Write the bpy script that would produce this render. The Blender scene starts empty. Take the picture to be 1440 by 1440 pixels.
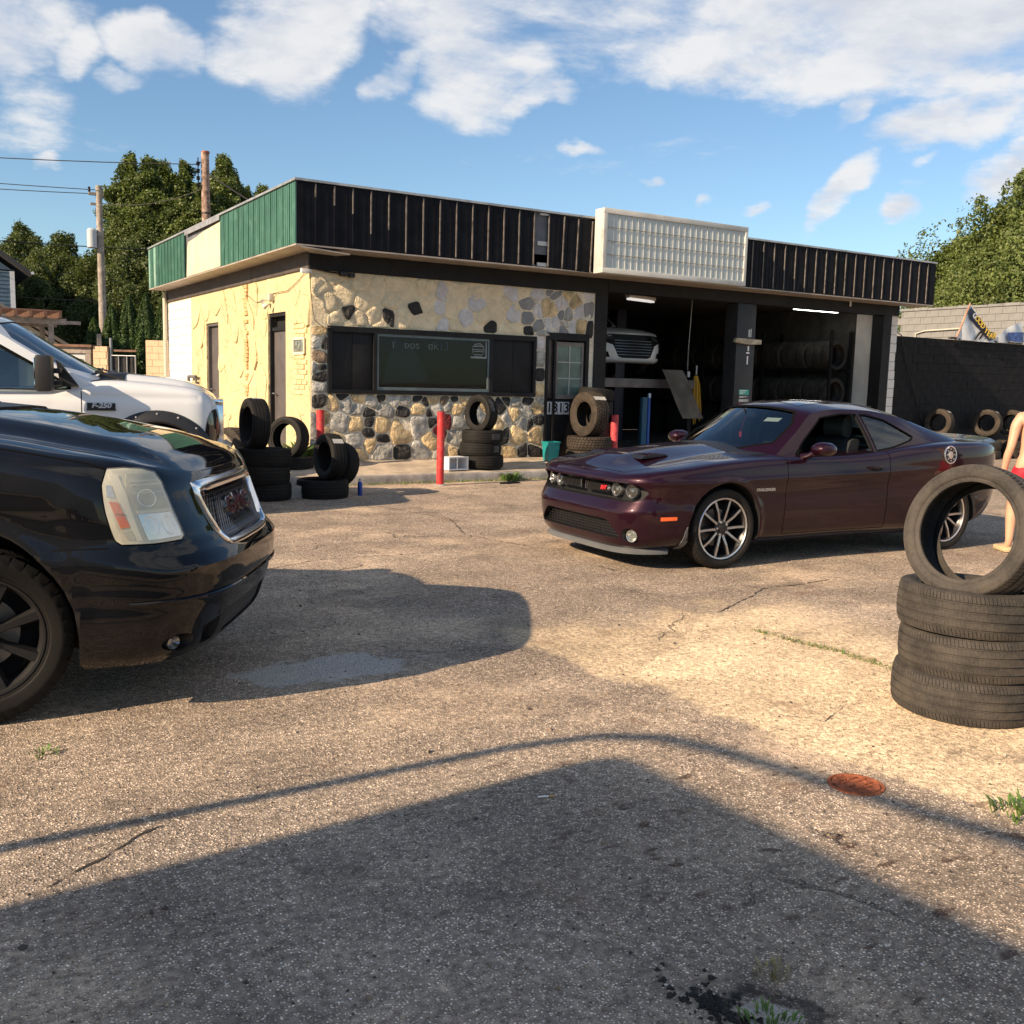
import bpy, bmesh, math, random
from math import sin, cos, pi, radians, sqrt, atan2
from mathutils import Vector, Matrix, noise
from mathutils.bvhtree import BVHTree
random.seed(7)
S = bpy.context.scene
COL = S.collection
# ---------------------------------------------------------------- camera
cam = bpy.data.cameras.new('camera'); co = bpy.data.objects.new('camera', cam); COL.objects.link(co)
PITCH, ROLL, YAW = radians(7.4006), radians(-1.4612), radians(31.4568)
fw = Vector((sin(YAW)*cos(PITCH), cos(YAW)*cos(PITCH), -sin(PITCH)))
rt = Vector((cos(YAW), -sin(YAW), 0)); dn = fw.cross(rt)
r2 = rt*cos(ROLL) + dn*sin(ROLL); d2 = dn*cos(ROLL) - rt*sin(ROLL)
Mx = Matrix((r2, -d2, -fw)).transposed().to_4x4(); Mx.translation = Vector((0, 0, 1.6))
co.matrix_world = Mx
cam.sensor_fit = 'HORIZONTAL'; cam.sensor_width = 36; cam.lens = 36*1402.56/1440
cam.clip_start = .05; cam.clip_end = 2000
S.camera = co
# ---------------------------------------------------------------- light
SUN_EL, SUN_AZ = radians(27), radians(187)      # azimuth measured from +X, counter-clockwise: the sun stands over -X
sd = Vector((cos(SUN_EL)*cos(SUN_AZ), cos(SUN_EL)*sin(SUN_AZ), sin(SUN_EL)))
sl = bpy.data.lights.new('sun', 'SUN'); sl.energy = 5.0; sl.angle = radians(.53); sl.color = (1, .765, .52)
so = bpy.data.objects.new('sun', sl); COL.objects.link(so)
so.rotation_euler = (-sd).to_track_quat('-Z', 'Y').to_euler(); so.location = sd*60
S.view_settings.view_transform = 'Standard'; S.view_settings.look = 'None'
S.view_settings.exposure = .88; S.view_settings.gamma = 1; S.view_settings.use_curve_mapping = False
S.cycles.max_bounces = 8; S.cycles.transparent_max_bounces = 12; S.cycles.caustics_reflective = False; S.cycles.caustics_refractive = False
W = bpy.data.worlds.new('World'); S.world = W; W.use_nodes = True

class NT:
    """tiny node-tree helper"""
    def __init__(s, nt): s.t = nt; s.n = nt.nodes; s.l = nt.links
    def add(s, typ, **kw):
        n = s.n.new(typ)
        for k, v in kw.items():
            if k.startswith('i_'):
                key = k[2:]; key = int(key) if key.isdigit() else key.replace('_', ' ')
                s.put(n.inputs[key], v)
            else: setattr(n, k, v)
        return n
    def put(s, sock, v):
        if isinstance(v, bpy.types.NodeSocket): s.l.new(v, sock)
        elif isinstance(v, bpy.types.Node): s.l.new(v.outputs[0], sock)
        else:
            if sock.type == 'RGBA' and not hasattr(v, '__len__'): v = (v, v, v, 1)
            if sock.type == 'RGBA' and len(v) == 3: v = (*v, 1)
            sock.default_value = v
    def math(s, op, a, b=None, c=None, clamp=False):
        n = s.n.new('ShaderNodeMath'); n.operation = op; n.use_clamp = clamp
        for i, v in enumerate((a, b, c)):
            if v is not None: s.put(n.inputs[i], v)
        return n.outputs[0]
    def vmath(s, op, a, b=None):
        n = s.n.new('ShaderNodeVectorMath'); n.operation = op
        for i, v in enumerate((a, b)):
            if v is not None: s.put(n.inputs[i], v)
        return n.outputs['Value'] if op in ('DOT_PRODUCT', 'LENGTH', 'DISTANCE') else n.outputs[0]
    def mix(s, f, a, b, mode='MIX'):
        n = s.n.new('ShaderNodeMix'); n.data_type = 'RGBA'; n.blend_type = mode
        s.put(n.inputs[0], f); s.put(n.inputs[6], a); s.put(n.inputs[7], b)
        return n.outputs[2]
    def ramp(s, f, stops, interp='LINEAR'):
        n = s.n.new('ShaderNodeValToRGB'); r = n.color_ramp; r.interpolation = interp
        while len(r.elements) < len(stops): r.elements.new(.5)
        for e, (p, c) in zip(r.elements, stops):
            e.position = p; e.color = (c, c, c, 1) if not hasattr(c, '__len__') else (*c, 1)[:4]
        s.put(n.inputs[0], f); return n.outputs[0]
    def noise(s, vec, scale, detail=4, rough=.55, dim='3D', dist=0):
        n = s.n.new('ShaderNodeTexNoise'); n.noise_dimensions = dim
        if vec is not None: s.put(n.inputs['Vector'], vec)
        n.inputs['Scale'].default_value = scale; n.inputs['Detail'].default_value = detail
        n.inputs['Roughness'].default_value = rough; n.inputs['Distortion'].default_value = dist
        return n.outputs[0]
    def smooth(s, v, a, b):
        n = s.n.new('ShaderNodeMapRange'); n.interpolation_type = 'SMOOTHSTEP'
        s.put(n.inputs[0], v); s.put(n.inputs[1], a); s.put(n.inputs[2], b); n.inputs[3].default_value = 0; n.inputs[4].default_value = 1
        return n.outputs[0]

# ---------------------------------------------------------------- sky with clouds
t = NT(W.node_tree); t.n.clear()
sky = t.add('ShaderNodeTexSky', sky_type='NISHITA', sun_disc=False, sun_elevation=SUN_EL, sun_rotation=pi/2 - SUN_AZ, altitude=100, air_density=1.0, dust_density=.25, ozone_density=1.3)
tc = t.add('ShaderNodeTexCoord'); D = tc.outputs['Generated']
sep = t.add('ShaderNodeSeparateXYZ', i_0=D); dz = sep.outputs[2]
# project the view direction on a cloud layer: (x/z, y/z)
zc = t.math('MAXIMUM', dz, .04)
px = t.math('DIVIDE', sep.outputs[0], t.math('ADD', zc, .16)); py = t.math('DIVIDE', sep.outputs[1], t.math('ADD', zc, .16))
P = t.add('ShaderNodeCombineXYZ', i_0=px, i_1=py).outputs[0]
n1 = t.noise(P, 2.1, 9, .60, dist=.25); n2 = t.noise(P, 7, 7, .6)
fld = None
def dirv(px_, py_):
    v = r2*((px_-720)/1402.56) + d2*((py_-720)/1402.56) + fw
    return v.normalized()
# cumulus masses: direction of the middle, half-widths (rad) along / across, tilt
CL = [(760,15,.17,.055,0,1.0),(900,70,.10,.035,-10,.9),(1190,30,.34,.062,-2,1.0),(1030,50,.10,.06,0,1.0),(690,80,.085,.060,20,1.0),(745,135,.05,.022,5,.9),(880,20,.20,.07,0,1.0),(410,50,.085,.055,20,1.0),(330,75,.05,.03,0,.8),(570,110,.04,.016,35,.7),(220,65,.05,.035,0,.85),(120,85,.035,.030,0,.8),(190,122,.035,.014,10,.75),(20,40,.07,.05,0,.9),(30,130,.06,.05,0,.55),(1330,170,.085,.028,14,.95),(1420,130,.06,.03,22,.9),
      (1185,262,.055,.020,52,.85),(1150,305,.02,.016,60,.7),(1425,238,.05,.024,22,.9),(1270,288,.024,.013,20,.8),(1055,290,.018,.010,15,.8),(990,293,.016,.007,8,.6),(805,214,.018,.008,10,.6),(903,248,.014,.007,0,.5),(66,232,.014,.009,0,.6),(1205,150,.035,.010,50,.5),(1300,228,.018,.007,15,.5),(1430,50,.14,.07,-4,1.0)]
tot = None
Dw = t.vmath('ADD', D, t.vmath('MULTIPLY', t.vmath('SUBTRACT', t.add('ShaderNodeTexNoise', i_Vector=D, i_Scale=11.0, i_Detail=5.0).outputs['Color'], (.5, .5, .5)), (.075, .075, .075)))
for cx, cy, a, b, tilt, amp in CL:
    d0 = dirv(cx, cy); e1 = dirv(cx+1, cy) - dirv(cx-1, cy); e1 = (e1 - d0*e1.dot(d0)).normalized(); e2 = e1.cross(d0)
    ct, st = cos(radians(tilt)), sin(radians(tilt)); u, v = e1*ct + e2*st, e2*ct - e1*st
    a_ = t.math('DIVIDE', t.vmath('DOT_PRODUCT', Dw, tuple(u)), a); b_ = t.math('DIVIDE', t.vmath('DOT_PRODUCT', Dw, tuple(v)), b)
    front = t.math('GREATER_THAN', t.vmath('DOT_PRODUCT', D, tuple(d0)), .5)
    r_ = t.math('SUBTRACT', 1.25, t.math('ADD', t.math('MULTIPLY', a_, a_), t.math('MULTIPLY', b_, b_)))
    g_ = t.math('MULTIPLY', t.math('MULTIPLY', t.math('MAXIMUM', r_, 0), front), amp)
    g_ = t.math('MINIMUM', g_, 1)
    tot = g_ if tot is None else t.math('MAXIMUM', tot, g_)
rest = t.math('MULTIPLY', t.smooth(t.noise(P, .55, 2, .5), .43, .63), t.smooth(t.math('ABSOLUTE', t.vmath('DOT_PRODUCT', D, tuple(fw))), .86, .70))  # clouds added only outside the view, their cover set for fill light
tot = t.math('MAXIMUM', tot, rest)
nn = t.math('ADD', t.math('MULTIPLY', n1, .75), t.math('MULTIPLY', n2, .25))
dens = t.math('ADD', t.math('MULTIPLY', tot, .72), t.math('MULTIPLY', t.math('SUBTRACT', nn, .5), 2.5))
cov = t.smooth(dens, .20, .72)
cov = t.math('MULTIPLY', cov, t.smooth(dz, .0, .08))
thick = t.smooth(dens, .45, 1.15)
P2 = t.vmath('ADD', P, (-.10, -.05, 0)); nl = t.math('ADD', t.math('MULTIPLY', t.noise(P2, 2.1, 9, .60, dist=.25), .75), t.math('MULTIPLY', t.noise(P2, 7, 7, .6), .25))
light = t.smooth(t.math('SUBTRACT', nn, nl), -.13, .10)              # side of each billow turned to the sun
cc = t.mix(thick, (4.4, 4.35, 4.3), (4.0, 4.0, 4.1))
cc = t.mix(light, t.mix(thick, (3.3, 3.5, 3.9), (2.5, 2.7, 3.05)), cc)
skyc = t.mix(1.0, sky.outputs[0], (.56, .645, .70), 'MULTIPLY')
out = t.mix(t.math('MULTIPLY', cov, .93), skyc, cc)
bg = t.add('ShaderNodeBackground', i_Color=out, i_Strength=.115)
wo = t.add('ShaderNodeOutputWorld'); t.l.new(bg.outputs[0], wo.inputs[0])

# ---------------------------------------------------------------- objects, names, labels
def tag(o, label=None, cat=None, group=None, kind=None):
    if label: o['label'] = label
    if cat: o['category'] = cat
    if group: o['group'] = group
    if kind: o['kind'] = kind
    return o
def thing(name, label, cat, loc=(0, 0, 0), rz=0, group=None, rot=None):
    o = bpy.data.objects.new(name, None); COL.objects.link(o); o.empty_display_size = .2
    o.location = loc; o.rotation_euler = rot if rot else (0, 0, rz)
    return tag(o, label, cat, group)
def link(name, me, parent=None, loc=None, rot=None):
    o = bpy.data.objects.new(name, me); COL.objects.link(o)
    if parent: o.parent = parent
    if loc: o.location = loc
    if rot: o.rotation_euler = rot
    return o
def finish(bm, name, mats, smooth=35):
    me = bpy.data.meshes.new(name); bm.to_mesh(me); bm.free()
    for m in (mats if isinstance(mats, (list, tuple)) else [mats]): me.materials.append(m)
    if smooth:
        for p in me.polygons: p.use_smooth = True
        if smooth < 180: me.set_sharp_from_angle(angle=radians(smooth))
    return me
def obj(name, bm, mats, parent=None, loc=None, rot=None, smooth=35):
    return link(name, finish(bm, name, mats, smooth), parent, loc, rot)
def dup(root, loc=None, rot=None, label=None, group=None, par=None):
    r = root.copy(); COL.objects.link(r)
    if par is not None: r.parent = par
    if loc is not None: r.location = loc
    if rot is not None: r.rotation_euler = rot
    if label: r['label'] = label
    if group: r['group'] = group
    for ch in list(KIDS(root)):
        dup(ch, par=r)
    return r
def KIDS(o): return [c for c in bpy.data.objects if c.parent == o]

# ---------------------------------------------------------------- mesh bits
def BM(): return bmesh.new()
def box(bm, x0, x1, y0, y1, z0, z1, mi=0, bev=0):
    vs = [bm.verts.new((x, y, z)) for z in (z0, z1) for y in (y0, y1) for x in (x0, x1)]
    fs = [bm.faces.new([vs[i] for i in q]) for q in ((0, 2, 3, 1), (4, 5, 7, 6), (0, 1, 5, 4), (2, 6, 7, 3), (0, 4, 6, 2), (1, 3, 7, 5))]
    for f in fs: f.material_index = mi
    if bev:
        es = {e for f in fs for e in f.edges}
        r = bmesh.ops.bevel(bm, geom=list(es), offset=bev, segments=2, affect='EDGES', profile=.6)
        for f in r['faces']: f.material_index = mi
    return vs
def cbox(bm, c, s, bev=0, mi=0, M=None):
    n0 = set(bm.verts)
    box(bm, c[0]-s[0]/2, c[0]+s[0]/2, c[1]-s[1]/2, c[1]+s[1]/2, c[2]-s[2]/2, c[2]+s[2]/2, mi, bev)
    if M is not None: bmesh.ops.transform(bm, matrix=M, verts=[v for v in bm.verts if v not in n0])
def prism(bm, poly, axis, a0, a1, mi=0):
    """extrude 2D polygon along an axis ('x': poly=(y,z), 'y': (x,z), 'z': (x,y))"""
    def p3(u, v, w): return (w, u, v) if axis == 'x' else (u, w, v) if axis == 'y' else (u, v, w)
    A = [bm.verts.new(p3(u, v, a0)) for u, v in poly]; B = [bm.verts.new(p3(u, v, a1)) for u, v in poly]
    fs = [bm.faces.new(A), bm.faces.new(B[::-1])]
    n = len(poly)
    for i in range(n): fs.append(bm.faces.new((A[i], B[i], B[(i+1) % n], A[(i+1) % n])))
    bmesh.ops.recalc_face_normals(bm, faces=fs)
    for f in fs: f.material_index = mi
    return fs
def tube(bm, pts, r, n=8, mi=0, cap=True, closed=False):
    pts = [Vector(p) for p in pts]; N = len(pts)
    rr = r if hasattr(r, '__len__') else [r]*N
    rings = []; prev = None
    for i, p in enumerate(pts):
        a = pts[i-1] if (i > 0 or closed) else p; b = pts[(i+1) % N] if (i < N-1 or closed) else p
        d = (b-a).normalized()
        if prev is None:
            u = d.orthogonal().normalized()
        else:
            u = prev - d*prev.dot(d)
            u = u.normalized() if u.length > 1e-6 else d.orthogonal().normalized()
        prev = u; v = d.cross(u)
        rings.append([bm.verts.new(p + (u*cos(2*pi*k/n) + v*sin(2*pi*k/n))*rr[i]) for k in range(n)])
    for i in range(N if closed else N-1):
        A, B = rings[i], rings[(i+1) % N]
        for k in range(n):
            f = bm.faces.new((A[k], A[(k+1) % n], B[(k+1) % n], B[k])); f.material_index = mi
    if cap and not closed:
        for R, rev in ((rings[0], True), (rings[-1], False)):
            f = bm.faces.new(R[::-1] if rev else R); f.material_index = mi
def lathe(bm, prof, n=48, axis='y', mi=0, closed=False, M=None):
    """prof: (a, r) pairs revolved about an axis through the origin"""
    rings = []
    for a, r in prof:
        R = []
        for k in range(n):
            c, s = cos(2*pi*k/n)*r, sin(2*pi*k/n)*r
            p = Vector((c, a, s)) if axis == 'y' else Vector((c, s, a)) if axis == 'z' else Vector((a, c, s))
            R.append(bm.verts.new(M @ p if M is not None else p))
        rings.append(R)
    m = len(rings)
    for i in range(m if closed else m-1):
        A, B = rings[i], rings[(i+1) % m]
        for k in range(n):
            try:
                f = bm.faces.new((A[k], B[k], B[(k+1) % n], A[(k+1) % n])); f.material_index = mi
            except ValueError: pass
    if not closed:
        for R in (rings[0], rings[-1]):
            try: f = bm.faces.new(R); f.material_index = mi
            except ValueError: pass
    bmesh.ops.recalc_face_normals(bm, faces=bm.faces[:])
def grid(bm, fn, nu, nv, mi=0):
    V = [[bm.verts.new(fn(i/nu, j/nv)) for j in range(nv+1)] for i in range(nu+1)]
    F = []
    for i in range(nu):
        for j in range(nv):
            f = bm.faces.new((V[i][j], V[i+1][j], V[i+1][j+1], V[i][j+1])); f.material_index = mi; F.append(f)
    return V, F
def pchip(xs, ys):
    n = len(xs); h = [xs[i+1]-xs[i] for i in range(n-1)]; d = [(ys[i+1]-ys[i])/h[i] for i in range(n-1)]
    m = [0]*n
    if n > 1: m[0], m[-1] = d[0], d[-1]
    for i in range(1, n-1):
        if d[i-1]*d[i] <= 0: m[i] = 0
        else:
            w1, w2 = 2*h[i]+h[i-1], h[i]+2*h[i-1]; m[i] = (w1+w2)/(w1/d[i-1]+w2/d[i])
    def f(x):
        if x <= xs[0]: return ys[0]
        if x >= xs[-1]: return ys[-1]
        k = 0
        while x > xs[k+1]: k += 1
        s = (x-xs[k])/h[k]; s2, s3 = s*s, s*s*s
        return (2*s3-3*s2+1)*ys[k] + (s3-2*s2+s)*h[k]*m[k] + (3*s2-2*s3)*ys[k+1] + (s3-s2)*h[k]*m[k+1]
    return f
def curve(pairs):
    pairs = sorted(pairs); return pchip([p[0] for p in pairs], [p[1] for p in pairs])
def smoothpoly(poly, it=2, keep=()):
    for _ in range(it):
        o = []
        n = len(poly)
        for i in range(n):
            a, b = Vector(poly[i]), Vector(poly[(i+1) % n])
            o += [tuple(a*.75+b*.25), tuple(a*.25+b*.75)]
        poly = o
    return poly
def bool_cut(o, cutter_bm, mat, op='DIFFERENCE'):
    """cut object o (applied at once); the cut walls get material mat"""
    bmesh.ops.recalc_face_normals(cutter_bm, faces=cutter_bm.faces[:])
    me = bpy.data.meshes.new('cut'); cutter_bm.to_mesh(me); cutter_bm.free()
    if mat: me.materials.append(mat)
    c = bpy.data.objects.new('cut', me); COL.objects.link(c)
    bpy.context.view_layer.update(); c.matrix_world = o.matrix_world
    m = o.modifiers.new('b', 'BOOLEAN'); m.object = c; m.operation = op; m.solver = 'EXACT'; m.material_mode = 'TRANSFER'
    bpy.context.view_layer.update()
    dg = bpy.context.evaluated_depsgraph_get()
    nm = bpy.data.meshes.new_from_object(o.evaluated_get(dg), depsgraph=dg)
    o.modifiers.clear(); old = o.data; o.data = nm; nm.name = old.name
    bpy.data.objects.remove(c); bpy.data.meshes.remove(me)
def text_mesh(body, size, mat, extrude=.004, bold=0, shear=0):
    cu = bpy.data.curves.new('lettering', 'FONT'); cu.body = body; cu.size = size; cu.extrude = extrude; cu.offset = bold; cu.shear = shear
    cu.align_x = 'CENTER'; cu.align_y = 'CENTER'; cu.resolution_u = 3
    o = bpy.data.objects.new('lettering', cu); COL.objects.link(o)
    bpy.context.view_layer.update(); dg = bpy.context.evaluated_depsgraph_get()
    me = bpy.data.meshes.new_from_object(o.evaluated_get(dg), depsgraph=dg)
    bpy.data.objects.remove(o); bpy.data.curves.remove(cu)
    me.materials.clear(); me.materials.append(mat); me.name = 'lettering'
    return me
# ---------------------------------------------------------------- materials
MATS = {}
def mat(name, col=(.5, .5, .5), rough=.6, metal=0, coat=0, spec=.5, var=0, vscale=3, bump=0, bscale=30, emit=None, trans=0, ior=1.45, dirt=None, dscale=2.5, damt=.5, crough=.03):
    if name in MATS: return MATS[name]
    m = bpy.data.materials.new(name); m.use_nodes = True; MATS[name] = m
    n = NT(m.node_tree); b = n.n['Principled BSDF']
    b.inputs['Base Color'].default_value = (*col, 1); b.inputs['Roughness'].default_value = rough
    b.inputs['Metallic'].default_value = metal; b.inputs['Coat Weight'].default_value = coat; b.inputs['Coat Roughness'].default_value = crough
    b.inputs['Specular IOR Level'].default_value = spec; b.inputs['Transmission Weight'].default_value = trans; b.inputs['IOR'].default_value = ior
    if emit: b.inputs['Emission Color'].default_value = (*emit[0], 1); b.inputs['Emission Strength'].default_value = emit[1]
    g = n.add('ShaderNodeTexCoord').outputs['Object']
    c = None
    if var:
        v = n.noise(g, vscale, 6, .6)
        c = n.mix(n.smooth(v, .3, .7), tuple(x*(1-var) for x in col), tuple(min(1, x*(1+var)) for x in col))
    if dirt:
        v = n.noise(g, dscale, 8, .65)
        c = n.mix(n.math('MULTIPLY', n.smooth(v, .48, .72), damt), c if c is not None else col, dirt)
    if c is not None: n.l.new(c, b.inputs['Base Color'])
    if bump:
        v = n.noise(g, bscale, 6, .65)
        bn = n.add('ShaderNodeBump', i_Strength=min(1, bump), i_Distance=.01, i_Height=v); n.l.new(bn.outputs[0], b.inputs['Normal'])
    return m
BLACKP = mat('black_paint', (.010, .010, .0115), .6, var=.3, bump=.25, bscale=14, dirt=(.03, .029, .028), damt=.3, spec=.3)
DARK = mat('dark_void', (.008, .008, .009), .9)
TRIM = mat('black_plastic', (.012, .012, .013), .45, bump=.15, bscale=220)
CHROME = mat('chrome', (.82, .82, .83), .14, 1)
def rock(name, col, rough=.85, var=.35, bs=16, b=.9, painted=False):
    if name in MATS: return MATS[name]
    m = bpy.data.materials.new(name); m.use_nodes = True; MATS[name] = m
    n = NT(m.node_tree); p = n.n['Principled BSDF']; p.inputs['Roughness'].default_value = rough
    g = n.add('ShaderNodeNewGeometry').outputs['Position']
    ri = n.add('ShaderNodeObjectInfo').outputs['Random']
    v1 = n.noise(g, 5, 7, .65); v2 = n.noise(g, 26, 5, .6)
    c = n.mix(n.smooth(v1, .3, .7), tuple(x*(1-var) for x in col), tuple(min(1, x*(1+var)) for x in col))
    c = n.mix(n.math('MULTIPLY', n.smooth(v2, .52, .75), .35), c, tuple(x*.55 for x in col))
    hs = n.add('ShaderNodeHueSaturation', i_Color=c, i_Value=n.math('MULTIPLY_ADD', ri, .14 if painted else .5, .93 if painted else .76))
    n.l.new(hs.outputs[0], p.inputs['Base Color'])
    h = n.math('ADD', n.noise(g, bs, 9, .7), n.math('MULTIPLY', n.noise(g, bs*.35, 3, .5, dist=1.5), 1.6))
    bn = n.add('ShaderNodeBump', i_Strength=b, i_Distance=.05, i_Height=h); n.l.new(bn.outputs[0], p.inputs['Normal'])
    return m
ROCK = dict(k=rock('black_painted_stone', (.012, .012, .013), .5, .3), g=rock('grey_stone', (.42, .41, .37)), t=rock('tan_stone', (.66, .50, .28)),
            c=rock('cream_painted_stone', (.80, .67, .45), .75, .10, 12, .9, True), l=rock('lavender_painted_stone', (.62, .59, .58), .7, .15, 16, .6, True), d=rock('slate_painted_stone', (.26, .26, .26), .7, .15, 20, .5, True),
            y=rock('yellow_cream_painted_stone', (.56, .465, .265), .75, .08, 10, .7, True), r=rock('dark_red_painted_stone', (.12, .012, .012)), b=rock('brown_stone', (.22, .16, .11)))
MORTAR = rock('mortar', (.80, .72, .56), .9, .12, 40, .6)
CREAM = rock('cream_wall_paint', (.80, .67, .45), .8, .12, 7, 1.0, True)
YCREAM = rock('yellow_cream_wall_paint', (.56, .465, .265), .8, .08, 8, .7, True)
WHITEB = mat('white_painted_block', (.72, .69, .64), .8, var=.08, bump=.5, bscale=9, dirt=(.5, .46, .4), damt=.3)
CONC = mat('sidewalk_concrete', (.44, .36, .27), .9, var=.25, vscale=3, bump=.4, bscale=60, dirt=(.2, .17, .14), damt=.5)
CURB = mat('curb_concrete', (.30, .28, .26), .9, var=.3, vscale=4, bump=.7, bscale=22, dirt=(.10, .10, .10), damt=.6)
SOFF = mat('soffit_metal', (.34, .30, .26), .5, var=.12, bump=.1, dirt=(.12, .09, .07), damt=.5)
GREEN = mat('green_metal', (.050, .135, .098), .42, .0, var=.12, vscale=1.5, dirt=(.13, .26, .20), dscale=3.5, damt=.5, bump=.05)
GREENF = mat('faded_green_metal', (.20, .36, .30), .45, var=.2, dirt=(.45, .5, .45), damt=.6)
FASC = mat('black_fascia_metal', (.007, .0075, .011), .5, var=.35, vscale=4, dirt=(.014, .014, .017), dscale=5, damt=.4, spec=.12)
RIB = mat('bare_rib_metal', (.145, .125, .11), .6, var=.35, vscale=9, dirt=(.02, .02, .02), dscale=8, damt=.8)
BARE = mat('bare_cream_board', (.66, .55, .36), .7, var=.08, bump=.15, bscale=3, dirt=(.55, .43, .26), damt=.4)
EDGE = mat('grey_edge_flashing', (.42, .42, .42), .45, .6, var=.2, dirt=(.1, .1, .1), damt=.4)
SIGNF = mat('sign_frame_paint', (.50, .50, .47), .5, var=.12, dirt=(.25, .24, .22), dscale=6, damt=.6)
SIGNP = mat('sign_plastic', (.43, .48, .48), .35, var=.10, vscale=2, dirt=(.40, .41, .37), dscale=3, damt=.7)
GALV = mat('galvanised', (.45, .45, .45), .4, .8, var=.2)
REDP = mat('red_post_paint', (.50, .030, .032), .5, var=.2, vscale=6, bump=.2, bscale=40, dirt=(.45, .16, .13), dscale=8, damt=.5)
PINK = mat('weathered_red_paint', (.50, .06, .07), .6, var=.3, vscale=10, dirt=(.2, .02, .02), dscale=6, damt=.6)
WOODG = mat('grey_weathered_wood', (.30, .26, .22), .85, var=.3, vscale=6, bump=.5, bscale=30, dirt=(.15, .12, .1), damt=.5)
WOODR = mat('red_brown_wood', (.36, .20, .13), .85, var=.4, vscale=5, bump=.5, bscale=20, dirt=(.5, .38, .3), dscale=6, damt=.7)
WIRE = mat('wire_black', (.02, .02, .02), .6)
DOORG = mat('grey_door_paint', (.090, .080, .078), .55, var=.15, bump=.1, dirt=(.05, .045, .045), damt=.5)
WHITE = mat('white_paint', (.75, .75, .74), .5, var=.06)
LABELW = mat('white_paper_label', (.75, .74, .70), .6, var=.05)
LABELB = mat('dark_printed_label', (.10, .10, .10), .4, var=.8, vscale=40)
RUST = mat('rusty_iron', (.34, .10, .04), .8, var=.5, vscale=22, bump=1, bscale=50, dirt=(.10, .035, .02), dscale=18, damt=.85)
def glass(name, tint=(.8, .9, .9), alpha=.35, rough=.02, base=.055):
    """window glass: clear reflective sheet, tinted"""
    if name in MATS: return MATS[name]
    m = bpy.data.materials.new(name); m.use_nodes = True; MATS[name] = m
    n = NT(m.node_tree); n.n.clear()
    tr = n.add('ShaderNodeBsdfTransparent', i_Color=tint); gl = n.add('ShaderNodeBsdfGlossy', i_Roughness=rough, i_Color=(1, 1, 1))
    fr = n.add('ShaderNodeLayerWeight', i_Blend=.5)
    f = n.math('MULTIPLY_ADD', n.math('POWER', fr.outputs['Facing'], 4.2), .92, base+alpha*.06, clamp=True)
    mx = n.add('ShaderNodeMixShader', i_0=f); n.l.new(tr.outputs[0], mx.inputs[1]); n.l.new(gl.outputs[0], mx.inputs[2])
    o = n.add('ShaderNodeOutputMaterial'); n.l.new(mx.outputs[0], o.inputs[0]); return m
GLASS = glass('car_window_glass', (.42, .50, .50), 1.3); GLASSD = glass('dark_window_glass', (.16, .22, .22)); GLASSW = glass('shop_window_glass', (.30, .44, .48), .0, base=.022); GLASSC = glass('clear_lens', (.85, .86, .84), .2)
def rubber(name, col, dust, amt):
    m = bpy.data.materials.new(name); m.use_nodes = True; MATS[name] = m
    n = NT(m.node_tree); p = n.n['Principled BSDF']; p.inputs['Roughness'].default_value = .72; p.inputs['Specular IOR Level'].default_value = .2
    g = n.add('ShaderNodeTexCoord').outputs['Object']; ri = n.add('ShaderNodeObjectInfo').outputs['Random']
    gv = n.vmath('ADD', g, n.vmath('MULTIPLY', n.add('ShaderNodeCombineXYZ', i_0=ri, i_1=ri, i_2=ri).outputs[0], (9, 7, 5)))
    v = n.noise(gv, 6, 8, .65); v2 = n.noise(gv, 60, 4, .6)
    f = n.math('MULTIPLY', n.smooth(n.math('ADD', n.math('MULTIPLY', v, .7), n.math('MULTIPLY', v2, .3)), .34, .66), amt)
    n.l.new(n.mix(f, col, dust), p.inputs['Base Color'])
    bn = n.add('ShaderNodeBump', i_Strength=.35, i_Distance=.003, i_Height=v2); n.l.new(bn.outputs[0], p.inputs['Normal']); return m
RUBBER = rubber('black_rubber', (.010, .010, .010), (.022, .020, .018), .7)
RUBBERX = rubber('clean_black_rubber', (.006, .006, .006), (.012, .011, .010), .7); RUBBERW = rubber('worn_rubber', (.032, .030, .029), (.080, .071, .060), .85)
RUBBERB = rubber('brown_dusty_rubber', (.026, .022, .018), (.066, .052, .040), .9)
def paint(name, col, metal=.3, rough=.35, coat=1.0, dust=.0, spec=.5):
    m = mat(name, col, rough, metal, coat, crough=.018, spec=spec)
    n = NT(m.node_tree); p = n.n['Principled BSDF']
    if dust:
        g = n.add('ShaderNodeTexCoord').outputs['Object']
        v = n.noise(g, 5, 8, .7); f = n.math('MULTIPLY', n.smooth(v, .35, .75), dust)
        n.l.new(n.mix(f, col, (.22, .20, .17)), p.inputs['Base Color'])
        n.l.new(n.math('MULTIPLY_ADD', f, .9, .03), p.inputs['Coat Roughness'])
    return m
PURPLE = paint('dark_plum_car_paint', (.016, .0016, .0070), .40, .36, 1, .003, .2); PURPLE.node_tree.nodes['Principled BSDF'].inputs['Coat IOR'].default_value = 1.36
BLACKC = paint('black_car_paint', (.0045, .0048, .006), .0, .5, 1, .010, 0); BLACKC.node_tree.nodes['Principled BSDF'].inputs['Coat IOR'].default_value = 1.42
WHITEC = paint('white_car_paint', (.60, .62, .64), .0, .4, 1, .04)
RUBTRIM = mat('rubber_seal', (.004, .004, .004), .8, spec=.08)
SEATM = mat('dark_leather', (.030, .032, .035), .45, bump=.2, bscale=80)
ALLOY = mat('machined_alloy', (.62, .62, .63), .28, .9); SPOKEM = mat('spoke_face', (.42, .42, .43), .3, .85); RIMD = mat('dark_rim_paint', (.035, .035, .038), .35, .5); RIMB = mat('satin_black_rim', (.018, .018, .019), .38, .2)
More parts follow.
